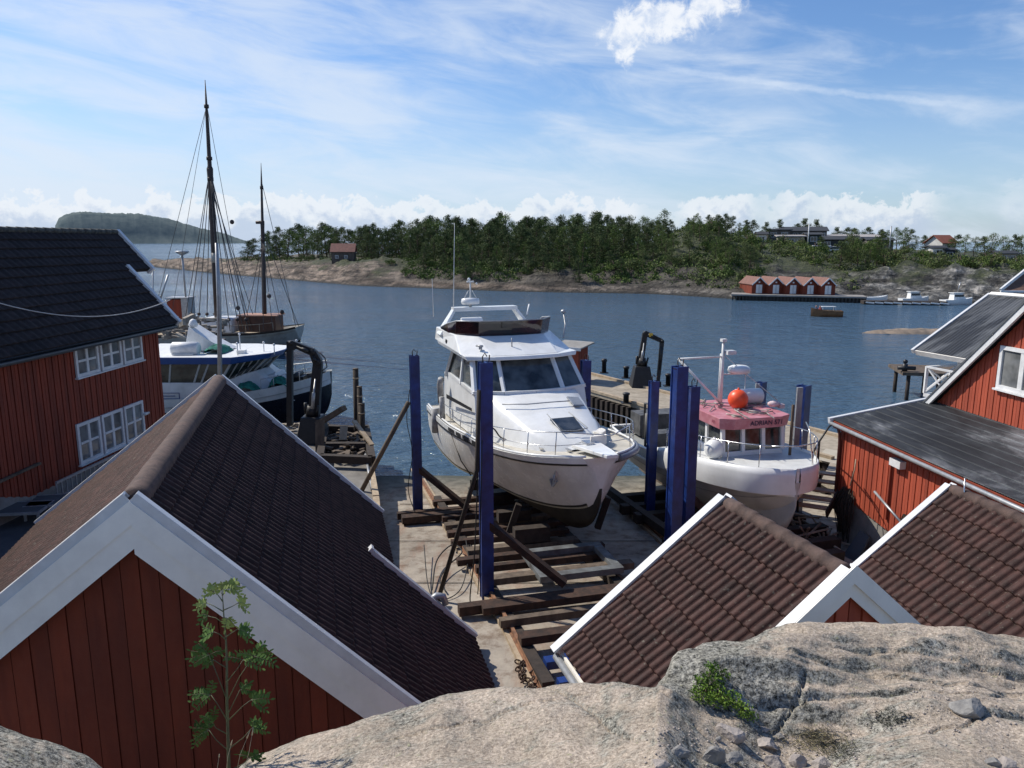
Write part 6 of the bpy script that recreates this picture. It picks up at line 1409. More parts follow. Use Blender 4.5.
def crane(T, base, pts, w, hbase):
    F = Frame(base); o = base
    frustum(F, [(-.62,-.62,0),(.62,-.62,0),(.62,.62,0),(-.62,.62,0)], [(-.40,-.40,hbase),(.40,-.40,hbase),(.40,.40,hbase),(-.40,.40,hbase)], T, 'pedestal', black_st, .03)
    mb = MB(); c = base+Vector((0,0,hbase)); mb.tube([c, c+Vector((0,0,.45))], [.30,.22], 12); mb.tube([c+Vector((-.28,0,.1)), c+Vector((-.28,0,.55))], .07, 8); mb.tube([c+Vector((.2,-.2,0)), c+Vector((.3,-.25,.5))], .05, 6); mb.build('slew_column', black_st, T)
    for i in range(len(pts)-1):
        a, b_ = pts[i], pts[i+1]; s = w*(1-.16*i); MB().beam(a, b_, s, s*1.25, taper=.8).build(['lower_boom','main_boom','jib'][min(i,2)], black_st, T)
        m_ = a.lerp(b_, .15); e = a.lerp(b_, .7); off = Vector((0,-s*.9,0)); MB().tube([m_+off, m_.lerp(e, .55)+off, m_.lerp(e, .56)+off, e+off*.7], [.07,.07,.035,.035], 8).build('hydraulic_ram', galv if i == 0 else black_st, T)
        mb = MB(); mb.lathe(b_-Vector((0,s*.56,0)), [(.1,0),(s*.40,.01),(s*.40,s*1.12),(.1,s*1.13)], 12, axis=(0,1,0)); mb.build('joint_pin', black_st, T)
    p = pts[-1]; mb = MB(); mb.box(p.x-.16,p.x+.16,p.y-.12,p.y+.12,p.z-.28,p.z+.02); mb.build('grab_head', black_st, T)
def cranes():
    b_ = Zp(641,386,1.6); T = thing('loader_crane', 'black hydraulic loader crane standing on the pier with its jib folded down', 'crane', b_)
    d = b_.y; P = [Yp(640,365,d), Yp(645,333,d), Yp(662,341,d-.2), Yp(658,382,d-.4)]
    crane(T, b_, P, .27, 1.15); mb = MB(Frame(Yp(651,335,d-.32))); mb.box(-.10,.10,-.01,.01,-.10,.10); mb.build('yellow_plate', M('yellow_plate', (.65,.42,.05), None, 4, .5), T)
    b_ = Zp(314,441,YZ); T = thing('loader_crane', 'black loader crane on the left quay with a drooping boom in front of the blue trimmed vessel', 'crane', b_); d = b_.y
    T['label'] = 'black loader crane on the left quay in front of the blue trimmed vessel'
    P = [Yp(314,415,d), Yp(318,362,d), Yp(313,352,d), Yp(291,343,d)]
    crane(T, b_, P, .36, 1.1)
    mb = MB(); mb.beam(Yp(290,341,d), Yp(290,425,d), .26, .22); mb.build('hanging_leg', black_st, T)
    mb = MB(); q = [Yp(x, y, d-.3) for x, y in ((319,352),(325,358),(327,367),(322,371),(319,369))]; mb.tube(q, .025, 6); mb.build('hydraulic_hose', black_st, T)
cranes()
def quay_clutter():
    R = random.Random(12)
    # ruined timber deck at the quay head, with a heap of boards and scrap
    T = thing('timber_stage', 'ruined low timber stage heaped with scrap boards at the head of the left quay', 'stage', Zp(375,450,YZ)); z = YZ
    for (a, b_) in (((322,428),(368,430)),((318,446),(371,446)),((320,458),(372,460)),((326,426),(320,458)),((366,428),(372,460))):
        p, q = Zp(*a, z+.35), Zp(*b_, z+.35); MB().beam(p, q, .28, .28).build('beam', wood_dk, T)
    mb = MB(); p, q, r_, s = Zp(322,428,z+.12), Zp(367,430,z+.12), Zp(372,460,z+.12), Zp(320,458,z+.12); mb.prism([p, q, r_, s], (0,0,.06)); mb.build('deck', wood_dk, T)
    mb = MB()
    for _ in range(60):
        c = Zp(R.uniform(324,366), R.uniform(431,457), z+.25+R.random()*.15); a = R.uniform(0, 3.14); l_ = R.uniform(.2,.9); d = Vector((math.cos(a), math.sin(a), R.gauss(0,.25)))*l_
        mb.beam(c-d*.5, c+d*.5, R.uniform(.06,.18), R.uniform(.03,.10))
    mb.build('scrap_boards', wood, T)['kind'] = 'stuff'
    mb = MB()
    for _ in range(26):
        c = Zp(R.uniform(282,325), R.uniform(424,440), z+.08+R.random()*.15); a = R.uniform(0, 3.14); l_ = R.uniform(.2,.8); d = Vector((math.cos(a), math.sin(a), R.gauss(0,.2)))*l_
        mb.beam(c-d*.5, c+d*.5, R.uniform(.06,.25), R.uniform(.05,.16))
    tag(mb.build('scrap_heap', M('pale_scrap', (.40,.34,.26), (.10,.08,.06), 2.5, .85)), 'heap of pale broken boards beside the left loader crane', 'scrap', kind='stuff')
    tag(MB().beam(Zp(342,425,z+.9), Zp(355,423,z+1.25), .5, .30).build('timber_block', wood_lt) if False else MB().beam(Yp(318,424,30.2), Yp(344,408,29.6), .30, .20).build('timber_baulk', wood), 'thick weathered baulk pointing up to the right from the crane foot', 'timber')
    tag(MB().beam(Yp(320,420,28.6), Yp(320,462,28.2), .32, .2).build('timber_post', wood), 'pale upright timber post at the front corner of the ruined stage', 'post')
    tag(MB().beam(Yp(354,421,29.5), Zp(372,445,z+.5), .18, .07).build('loose_plank', wood_lt), 'pale loose plank leaning across the ruined stage', 'plank')
    tag(MB().beam(Yp(344,426,29.8), Yp(343,440,29.4), .3, .06).build('loose_board', wood_lt), 'pale broad board standing upright in the scrap', 'board')
    tag(MB().tube([Zp(365,452,z+.3), Zp(372,490,z+.05)], .05, 6).build('white_pipe', galv), 'light pipe lying on the quay toward the boathouse', 'pipe')
    for (px, y0, y1, r_, lb) in ((355.5,369,428,.12,'tallest of the three dark piles at the quay head'),(359.5,387,430,.11,'middle one of the three dark piles at the quay head'),(361.5,404,434,.13,'shortest thick pile at the quay head')):
        d = 31.2-.5*(px-355)/6; T = thing('mooring_pile', lb, 'pile', Yp(px, y1, d)); a = Yp(px, y0, d); b_ = Yp(px, y1, d); b_.z = -.6; MB().tube([b_, a], r_, 9).build('post', wood_dk, T)
        MB().tube([a-Vector((0,0,.02)), a+Vector((0,0,.03))], r_*1.03, 9).build('pile_cap', wood, T); MB().tube([a-Vector((0,0,.42)), a-Vector((0,0,.36))], r_*1.1, 9).build('rope_band', wood_lt, T)
    # thin pole in front of the vessel
    tag(MB().tube([Yp(219,402,34)+Vector((0,0,-1)), Yp(219,300,34), Yp(216.5,243,34)], [.11,.10,.07], 10).build('flagpole', galv), 'slim grey pole rising behind the ridge end of the nearest boathouse', 'pole')
quay_clutter()
# ---------------------------------------------------------------- left vessel with the blue roof edge
def ferry():
    bow = Vector((-9.85, 40.2, 0)); F = heading((bow.x-16, bow.y, 0), 0)
    T = thing('work_vessel', 'white and black work vessel with a blue edged wheelhouse roof moored beyond the left quay', 'vessel', (-15, 40, 0))
    tab = [(0,-.6,2.2,-.2,2.5,.9,2.55,1.5),(5,-.8,2.4,-.3,2.7,.9,2.8,1.5),(10,-.8,2.0,-.2,2.55,1.0,2.75,1.65),(13,-.6,1.2,.0,1.9,1.15,2.25,2.0),(15,-.2,.4,.3,.95,1.4,1.35,2.35),(15.8,.6,.08,1.0,.35,1.7,.6,2.55),(16,1.4,.02,1.6,.1,2.1,.22,2.62)]
    navy = M('black_hull_paint', (.012,.013,.018), (.008,.008,.011), 2, .3)
    fn, X, _ = hull(F, 16, tab, T, (navy, navy), ('hull_bottom', 'hull')); sz = lambda x: fn(x)[6]; sh = lambda x: fn(x)[5]
    hw_ = M('white_hull_paint', (.62,.64,.64), (.50,.53,.53), 1.5, .35, grime=.2)
    strip(F, fn, X, lambda x: sz(x)-.62, lambda x: sz(x)+.10, .02, T, 'white_band', hw_)
    mb = MB(F); mb.grid([[(x, -sh(x), sz(x)-.35), (x, sh(x), sz(x)-.35)] for x in X], False); mb.build('deck', M('deck_green_grey', (.22,.25,.24), None, 2, .7), T)
    # superstructure: x 1..12 ; wheelhouse top corner toward the camera
    zr = 3.72; Fh = F; F = Frame(Fh.o+Vector((1.75,0,0)))
    Bs = [(-3,-2.5,1.2),(9.2,-2.5,1.2),(12.6,-1.4,1.3),(12.9,0,1.3),(12.6,1.4,1.3),(9.2,2.5,1.2),(-3,2.5,1.2)]
    Ts = [(-3,-2.42,2.45),(8.7,-2.42,2.45),(10.6,-1.3,2.9),(10.9,0,2.9),(10.6,1.3,2.9),(8.7,2.42,2.45),(-3,2.42,2.45)]
    frustum(F, Bs, Ts, T, 'deckhouse', hw_, .03)
    fg = glass_mat('vessel_glass', (.012,.014,.015), (.05,.06,.05), 1.2)
    G0 = [(4.4,-2.38,2.42),(9.1,-2.38,2.44),(10.5,-1.2,2.9),(10.8,0,2.9),(10.5,1.2,2.9),(8.7,2.38,2.42),(4.4,2.38,2.42)]
    G1 = [(4.2,-2.45,zr-.28),(9.75,-2.45,zr-.28),(11.2,-1.3,zr-.15),(11.5,0,zr-.15),(11.2,1.3,zr-.15),(9.35,2.45,zr-.28),(4.2,2.45,zr-.28)]
    frustum(F, G0, G1, T, 'windows', fg); mb = MB(F)
    for k in (0,1,2,3,4,5): mb.beam(Vector(G0[k])*1.0, Vector(G1[k]), .10, .10)
    for (k, ts) in ((0,(.22,.45,.72,.80)),(1,(.2,.4,.6,.8)),(2,(.5,)),(3,(.5,))):
        for t in ts: mb.beam(Vector(G0[k]).lerp(Vector(G0[k+1]), t), Vector(G1[k]).lerp(Vector(G1[k+1]), t), .06, .09)
    mb.build_each('window_frame', M('vessel_frames', (.35,.37,.36), None, 3, .4), T)
    blu = M('royal_blue_band', (.02,.075,.26), (.015,.055,.2), 2, .35)
    R0 = [(3.9,-2.6,zr-.28),(9.8,-2.6,zr-.28),(11.4,-1.4,zr-.14),(11.7,0,zr-.14),(11.4,1.4,zr-.14),(9.4,2.6,zr-.28),(3.9,2.6,zr-.28)]
    R1 = [(3.9,-2.68,zr+.08),(9.9,-2.68,zr+.08),(11.6,-1.45,zr+.14),(11.9,0,zr+.14),(11.6,1.45,zr+.14),(9.5,2.68,zr+.08),(3.9,2.68,zr+.08)]
    frustum(F, R0, R1, T, 'roof_edge', blu, .02); mb = MB(F); mb.add([(p[0]*.995, p[1]*.98, p[2]+.006) for p in R1], [tuple(range(7))]); mb.build('wheelhouse_roof', white, T)
    # white panel with an oblong blue outline
    mb = MB(F); y = -2.475
    for (x0, x1, z0, z1) in ((6.3,8.2,1.62,1.65),(6.3,8.2,1.92,1.95),(6.27,6.3,1.65,1.92),(8.2,8.23,1.45,1.95),(6.5,8.0,1.76,1.80)): mb.box(x0-1.2, x1-1.2, y-.02, y, z0, z1)
    mb.build('hull_marking', blu, T)
    mb = MB(F); c = (8.6,-2.56,1.75); ring = [(c[0]+.33*math.cos(u), c[1], c[2]+.33*math.sin(u)) for u in [k*math.pi/10 for k in range(21)]]; mb.tube(ring, .08, 8, cap=False); mb.build('lifebuoy', M('orange_lifebuoy', (.50,.06,.03), None, 3, .5), T)
    F = Frame(Fh.o+Vector((.9,0,0)))
    frustum(F, [(9.4,-1.9,1.6),(12.9,-1.1,1.7),(12.9,1.1,1.7),(9.4,1.9,1.6)], [(9.4,-1.8,2.5),(12.3,-.8,2.62),(12.3,.8,2.62),(9.4,1.8,2.5)], T, 'fore_trunk', hw_, .05)
    net = M('green_net', (.02,.20,.15), (.008,.09,.07), 6, .9, bmp=.6, bscale=25); R = random.Random(6)
    for (x0, x1, y0, y1, z0, z1, lb) in ((10.5,11.9,-2.3,-1.5,1.75,2.45,'green net draped over the foredeck of the work vessel, nearer the wheelhouse'),(12.2,13.3,-1.9,-1.0,1.9,2.7,'green net draped at the bow end of the work vessel foredeck'),(8.9,9.9,-1.6,.0,3.85,4.3,'turquoise net heap on the white wheelhouse roof')):
        mb = MB(F); rows = []
        for i in range(13):
            u = i/12; row = []
            for j in range(13):
                v = j/12; h = math.sin(math.pi*u)**.5*math.sin(math.pi*(.12+.88*v) if v < .95 else math.pi)**.5 if 0 < u < 1 else 0
                row.append((lerp(x0,x1,u)+R.gauss(0,.03), lerp(y0,y1,v)+R.gauss(0,.03), z0+(z1-z0)*h*R.uniform(.8,1.05)))
            rows.append(row)
        mb.grid(rows, True); tag(mb.build('fishing_net', net), lb, 'net')
    # gear on the roof
    F = Frame(Fh.o+Vector((3.5,0,0)))
    mb = MB(F); mb.tube([(4.7,-1.6,4.1),(4.75,-1.6,4.1),(6.0,-1.5,4.1),(6.05,-1.5,4.1)], [.28,.36,.36,.28], 14); mb.box(4.8,5.9,-1.95,-1.2,3.83,3.9); tag(mb.build('life_raft', white), 'white life raft canister on the blue edged wheelhouse roof', 'life raft')
    mb = MB(F); mb.add([(4.9,-.6,3.86),(7.2,-.6,3.86),(6.1,-.6,4.5),(5.2,-.6,5.1),(4.9,.8,3.86),(7.2,.8,3.86),(6.1,.8,4.5),(5.2,.8,5.1)], [(0,1,2,3),(7,6,5,4),(1,5,6,2),(2,6,7,3),(0,3,7,4)]); mb.build('funnel', white, T)
    mb = MB(F); mb.lathe((5.3,-.2,5.1), [(.2,0),(.25,.1),(.15,.35),(.02,.42)], 12)
    mb.build('radome', white, T)
    for (x, y, h) in ((8.2,-1.9,.6),(9.2,-.8,.5),(10.0,-1.6,.5),(7.8,-.4,.9),(10.6,.4,.45)): mb = MB(F); mb.tube([(x,y,3.8),(x,y,3.8+h)], .03, 6); mb.ball((x,y,3.82+h), .07, 8); mb.build('roof_light', white, T)
    MB(F).box(8.0,8.4,-1.5,-1.1,3.8,4.0).build('roof_box', white, T)
    F = Fh; mb = MB(F)
    for s in (-1,1):
        xs = [12.9+.2*i for i in range(15)]; mb.tube([(x, s*(sh(x)-.05), sz(x)+.62) for x in xs], .025, 6)
        for x in xs[::3]: mb.tube([(x, s*(sh(x)-.05), sz(x)), (x, s*(sh(x)-.05), sz(x)+.62)], .02, 5)
    mb.build('guard_rail', galv, T)
    mb = MB(F); mb.box(13.9,14.6,-.4,.4,2.0,2.4); mb.tube([(14.2,-.6,2.45),(14.2,.6,2.45)], .16, 10); mb.build('anchor_winch', black_st, T)
ferry()
# ---------------------------------------------------------------- two masted wooden ship behind
def ship():
    o = Vector((-38, 66, 0)); F = heading(o, -3)
    T = thing('wooden_ketch', 'old two masted wooden sailing ship with bare dark masts behind the work vessel', 'sailing ship', (-26, 66, 0))
    tab = [(0,.2,.7,.5,1.7,1.2,2.0,2.4),(2,-.6,1.8,.2,2.5,1.0,2.6,2.0),(7,-1,2.3,-.1,2.9,1.0,3.0,1.7),(13,-.9,2.1,0,2.8,1.1,2.95,1.85),(16.5,-.5,1.3,.3,2.1,1.2,2.4,1.95),(18.8,.3,.3,.7,1.3,1.5,1.9,2.2),(19.6,1.0,.05,1.2,.7,1.7,1.2,2.35)]
    pale = M('pale_ship_paint', (.42,.42,.39), (.3,.29,.26), 2, .6, grime=.2)
    fn, X, _ = hull(F, 19.6, tab, T, (black_st, pale), ('hull_bottom', 'hull')); sz = lambda x: fn(x)[6]; sh = lambda x: fn(x)[5]
    strip(F, fn, X, lambda x: sz(x)-.1, lambda x: sz(x)+.08, .06, T, 'rub_rail', wood_dk)
    mb = MB(F); mb.grid([[(x, -sh(x), sz(x)-.3), (x, sh(x), sz(x)-.3)] for x in X], False); mb.build('deck', wood_lt, T)
    brn = M('varnished_deckhouse', (.10,.04,.022), (.06,.025,.016), 3, .5)
    mb = MB(F); mb.box(14.6,17.8,-.95,.95,1.9,3.25); mb.build('deckhouse', brn, T); mb = MB(F); mb.box(14.45,17.95,-1.1,1.1,3.26,3.35); mb.build('deckhouse_roof', M('tan_roof', (.42,.22,.14), None, 3, .6), T)
    mb = MB(F); mb.box(11.4,14.1,-1.3,1.3,1.8,3.1); bevel(mb.build('hatch_cover', M('white_tarpaulin', (.70,.72,.74), (.55,.57,.6), 2, .7, bmp=.3), T), .2, 3)
    mb = MB(F); mb.box(5.5,7.4,-1.2,.9,1.7,2.4); mb.build('forward_hatch', wood_lt, T)
    m_ = M('dark_mast', (.055,.035,.028), (.03,.02,.017), 2, .6)
    B1 = Yp(219,335,65); T1 = Yp(205,80,66.5); B2 = Yp(265,333,65.4); T2 = Yp(261,163,66)
    for (a, b_, r0, nm) in ((B1,T1,.30,1),(B2,T2,.20,2)):
        a = a.copy(); a.z = 1.6; ts = [0,.3,.62,.66,.67,.86,1]; MB().tube([a.lerp(b_, t) for t in ts], [r0,r0*.95,r0*.8,r0*.9,r0*.6,r0*.45,r0*.1], 9).build('mast', m_, T)
        mb = MB()
        for t in ((.62,.655,.70,.90) if nm == 1 else (.5,.56,.66,.86)): p = a.lerp(b_, t); mb.tube([p-Vector((0,0,.14)), p+Vector((0,0,.14))], r0*1.25*(1.1-t*.6), 8)
        if nm == 2: p = a.lerp(b_, .66); mb.tube([p+Vector((-.55,0,.0)), p+Vector((.1,0,.0))], .14, 6)
        mb.build('mast_bands', m_, T)
    # white lower part of the main mast
    MB().tube([B1.lerp(T1, .29), B1.lerp(T1, .33)], .31, 9).build('mast_coat', pale, T)
    rg = M('rigging', (.10,.09,.085), (.06,.055,.05), 3, .8)
    m1 = B1.lerp(T1, .66); m1b = B1.lerp(T1, .9); m2 = B2.lerp(T2, .56); m2b = B2.lerp(T2, .9)
    def line(a, b_, r, nm='shroud', sag=0):
        pts = [a.lerp(b_, t/6)-Vector((0,0,sag*4*(t/6)*(1-t/6))) for t in range(7)]; MB().tube(pts, r, 4).build(nm, rg, T)
    for k, dx in enumerate((-.9,-.2,.5,1.2)):
        for s in (-1, 1):
            e = Vector((B1.x+dx*1.1+(2.2 if s < 0 else -2.6), 65+s*2.6, 2.2)); line(e, m1, .035); MB().ball(e+(m1-e)*.07, .17, 7).build('deadeye', m_, T)
    for dx in (-.8,0,.8):
        for s in (-1, 1):
            e = Vector((B2.x+dx+(1.6 if s < 0 else -1.6), 65+s*2.4, 2.3)); line(e, m2, .03)
    line(Yp(150,330,66), m1b, .022, 'stay'); line(Yp(185,320,66), m1, .03, 'stay'); line(Yp(170,325,62), m1b, .018, 'stay'); line(Yp(296,327,65), m2b, .025, 'stay'); line(Yp(300,330,65), B2.lerp(T2,.62), .03, 'stay')
    line(Yp(248,330,64), B1.lerp(T1,.92), .022, 'stay'); line(Yp(252,332,64), B1.lerp(T1,.64), .035, 'stay'); line(Yp(244,333,63), B1.lerp(T1,.62), .045, 'stay'); line(Yp(258,330,65), B1.lerp(T1,.60), .03, 'stay')
    for (px, py) in ((232,222),(238,308),(269,296),(246,318),(282,312)): MB().ball(Yp(px, py, 64.5), .20, 8).build('block', m_, T)
    mb = MB(F)
    for i in range(16): x = 1.5+i*1.1; mb.tube([(x,-sh(x)+.05,sz(x)),(x,-sh(x)+.05,sz(x)+.75)], .025, 4)
    mb.tube([(1.5+.5*i, -sh(1.5+.5*i)+.05, sz(1.5+.5*i)+.75) for i in range(34)], .03, 4); mb.build('bulwark_rail', wood_lt, T)
    # small red steel house with a mast carrying a flat disc, beyond
    p = Yp(182,316,70); T = thing('signal_house', 'small red and grey box hut with a slim mast topped by a flat disc', 'hut', p); p.z = 0
    mb = MB(Frame(p)); mb.box(-.95,.35,-.8,.8,1.2,4.3); mb.build('red_wall', red_dk, T); mb = MB(Frame(p)); mb.box(.36,.95,-.8,.8,1.2,4.4); mb.build('grey_wall', galv, T); mb = MB(Frame(p)); mb.box(-1.05,1.05,-.9,.9,4.41,4.5); mb.build('roof', galv, T)
    q = Yp(182,252,70); mb = MB(); mb.tube([Vector((q.x, 70, 4.5)), q], .09, 7); mb.build('mast', galv, T); mb = MB(Frame(q)); mb.lathe((0,0,0), [(.1,-.3),(.5,-.1),(.62,0),(.6,.08),(.05,.1)], 16); mb.build('disc', galv, T)
    tag(MB().tube([Yp(160,300,55), Yp(168,275,55.5)], .07, 6).build('derrick', galv), 'short slanting grey derrick above the stern of the work vessel', 'derrick')
    tag(MB().tube([Yp(153,345,50), Yp(153,270,50)], .045, 6).build('thin_pole', galv), 'thin upright pole beside the verge of the black roof', 'pole')
    # a second low quay with clutter behind the vessel
    R = random.Random(9); mb = MB()
    for _ in range(70):
        px = R.uniform(163,225); c = Yp(px, R.uniform(318,342), R.uniform(50,58)); a = R.uniform(0,3.14); l_ = R.uniform(.3,1.4); d = Vector((math.cos(a), math.sin(a)*.5, R.gauss(0,.15)))*l_; mb.beam(c-d*.5, c+d*.5, R.uniform(.1,.4), R.uniform(.1,.4))
    tag(mb.build('dockside_clutter', M('dock_clutter', (.42,.37,.30), (.06,.05,.05), .9, .85)), 'jumble of timber and gear on the dock behind the work vessel', 'clutter', kind='stuff')
    T = thing('floating_dock', 'low grey dock behind the work vessel', 'dock', (-27,55,0)); MB().box(-40,-19.5,49.5,58.5,-.3,1.5).build('deck', wood, T); MB().box(-40.0,-19.6,49.3,49.48,.1,1.3).build('fender_beam', wood_dk, T)
ship()
# ---------------------------------------------------------------- beside the red shed: stairs, hung ropes, boards
def shed_side():
    T = thing('wooden_stairs', 'rough wooden steps up to the pier at the corner of the red shed', 'stairs', (9.6,21.8,.8))
    top = Vector((9.35, 22.6, 1.5)); bot = Vector((8.75, 20.9, .75)); top = Yp(832,470,22.3); bot = Yp(808,512,21.0); d = (bot-top); sd_ = Vector((.9,-.45,0)).normalized()
    for s in (-.5,.5): MB().beam(top+sd_*s, bot+sd_*s, .05, .24).build('stringer', wood_dk, T)
    for k in range(5): p = top.lerp(bot, (k+.5)/5.2); MB().beam(p-sd_*.48, p+sd_*.48, .30, .05, up=(0,0,1)).build('tread', wood_lt, T)
    mb = MB(); mb.tube([top+Vector((-.5,-.1,0)), top+Vector((-.5,-.1,.95)), top+Vector((-.1,.2,1.35)), top+Vector((.3,.4,1.4))], .03, 6); mb.tube([bot+Vector((-.3,0,0)), bot+Vector((-.35,.1,.9)), top+Vector((-.5,-.1,.95))], .03, 6); mb.build('handrail', black_st, T)
    R = random.Random(21); F = shedF
    for (s0, s1, zt, n, r_, lb) in ((.25,.95,2.55,26,.022,'bundle of dark ropes hung beside the corner of the red shed'),(3.1,4.2,2.75,34,.024,'tangle of dark hoses and ropes hung on the red boards by the pole')):
        mb = MB(F)
        for _ in range(n):
            a = R.uniform(s0, s1); w_ = R.uniform(.08,.3); zb = R.uniform(.9,1.5)
            mb.tube([(a,.06,zt-R.random()*.2),(a-w_,.12+R.random()*.1,lerp(zt,zb,.5)),(a,.10,zb),(a+w_,.12+R.random()*.1,lerp(zt,zb,.5)),(a+.05,.06,zt-R.random()*.2)], r_*R.uniform(.6,1.1), 5, cap=False)
        tag(mb.build('rope_bundle', rope_m), lb, 'ropes')
    mb = MB(); mb.tube([F((.95,.25,2.75)), F((.9,.12,3.2)), F((.85,.08,3.5))], .02, 5); tag(mb.build('thin_stick', wood_lt), 'thin pale bent stick against the red boards near the shed corner', 'stick')
    mb = MB(); mb.tube([F((2.2,.3,3.0)), F((3.6,.30,2.55))], .035, 6); mb.tube([F((3.6,.30,2.55)), F((3.8,.3,2.3))], .05, 6); tag(mb.build('slanting_bar', galv), 'slanting metal bar fixed high on the red shed wall', 'bar')
    mb = MB(F); mb.beam((2.45,.06,4.0), (2.45,.06,2.3), .06, .05); tag(mb.build('wall_conduit', red_dk), 'dark conduit running down the red shed boards', 'conduit')
    T = thing('steel_plate_box', 'dark grey steel sheet leaning on the foundation of the red shed', 'sheet', F((1.7,.5,.7))); mb = MB(F); mb.prism([(1.4,.55,.72),(2.0,.52,.70),(1.95,.12,1.6),(1.5,.12,1.6)], (.0,.06,.02)); mb.build('sheet', M('dark_grey_sheet', (.07,.085,.10), None, 3, .6), T)
    mb = MB(F)
    for k in range(46):
        c = Vector((R.uniform(-.9,1.3), R.uniform(.3,1.3), R.uniform(.75,1.25))); d = Vector((R.gauss(0,1), R.gauss(0,1), R.gauss(0,.5))).normalized()*R.uniform(.2,.6); mb.beam(c-d, c+d, .05, .04)
    tag(mb.build('scrap_wood', M('pale_scrap_wood', (.48,.42,.32), (.18,.14,.1), 2.5, .85)), 'pile of thin scrap wood between the steps and the shed wall', 'scrap', kind='stuff')
    # small poles on the front roof
    tag(MB().tube([Yp(963,510,12), Yp(965,478,12.1)], .012, 5).build('thin_mast', steel), 'thin bracket rod above the ridge of the right hand tiled roof', 'rod')
shed_side()
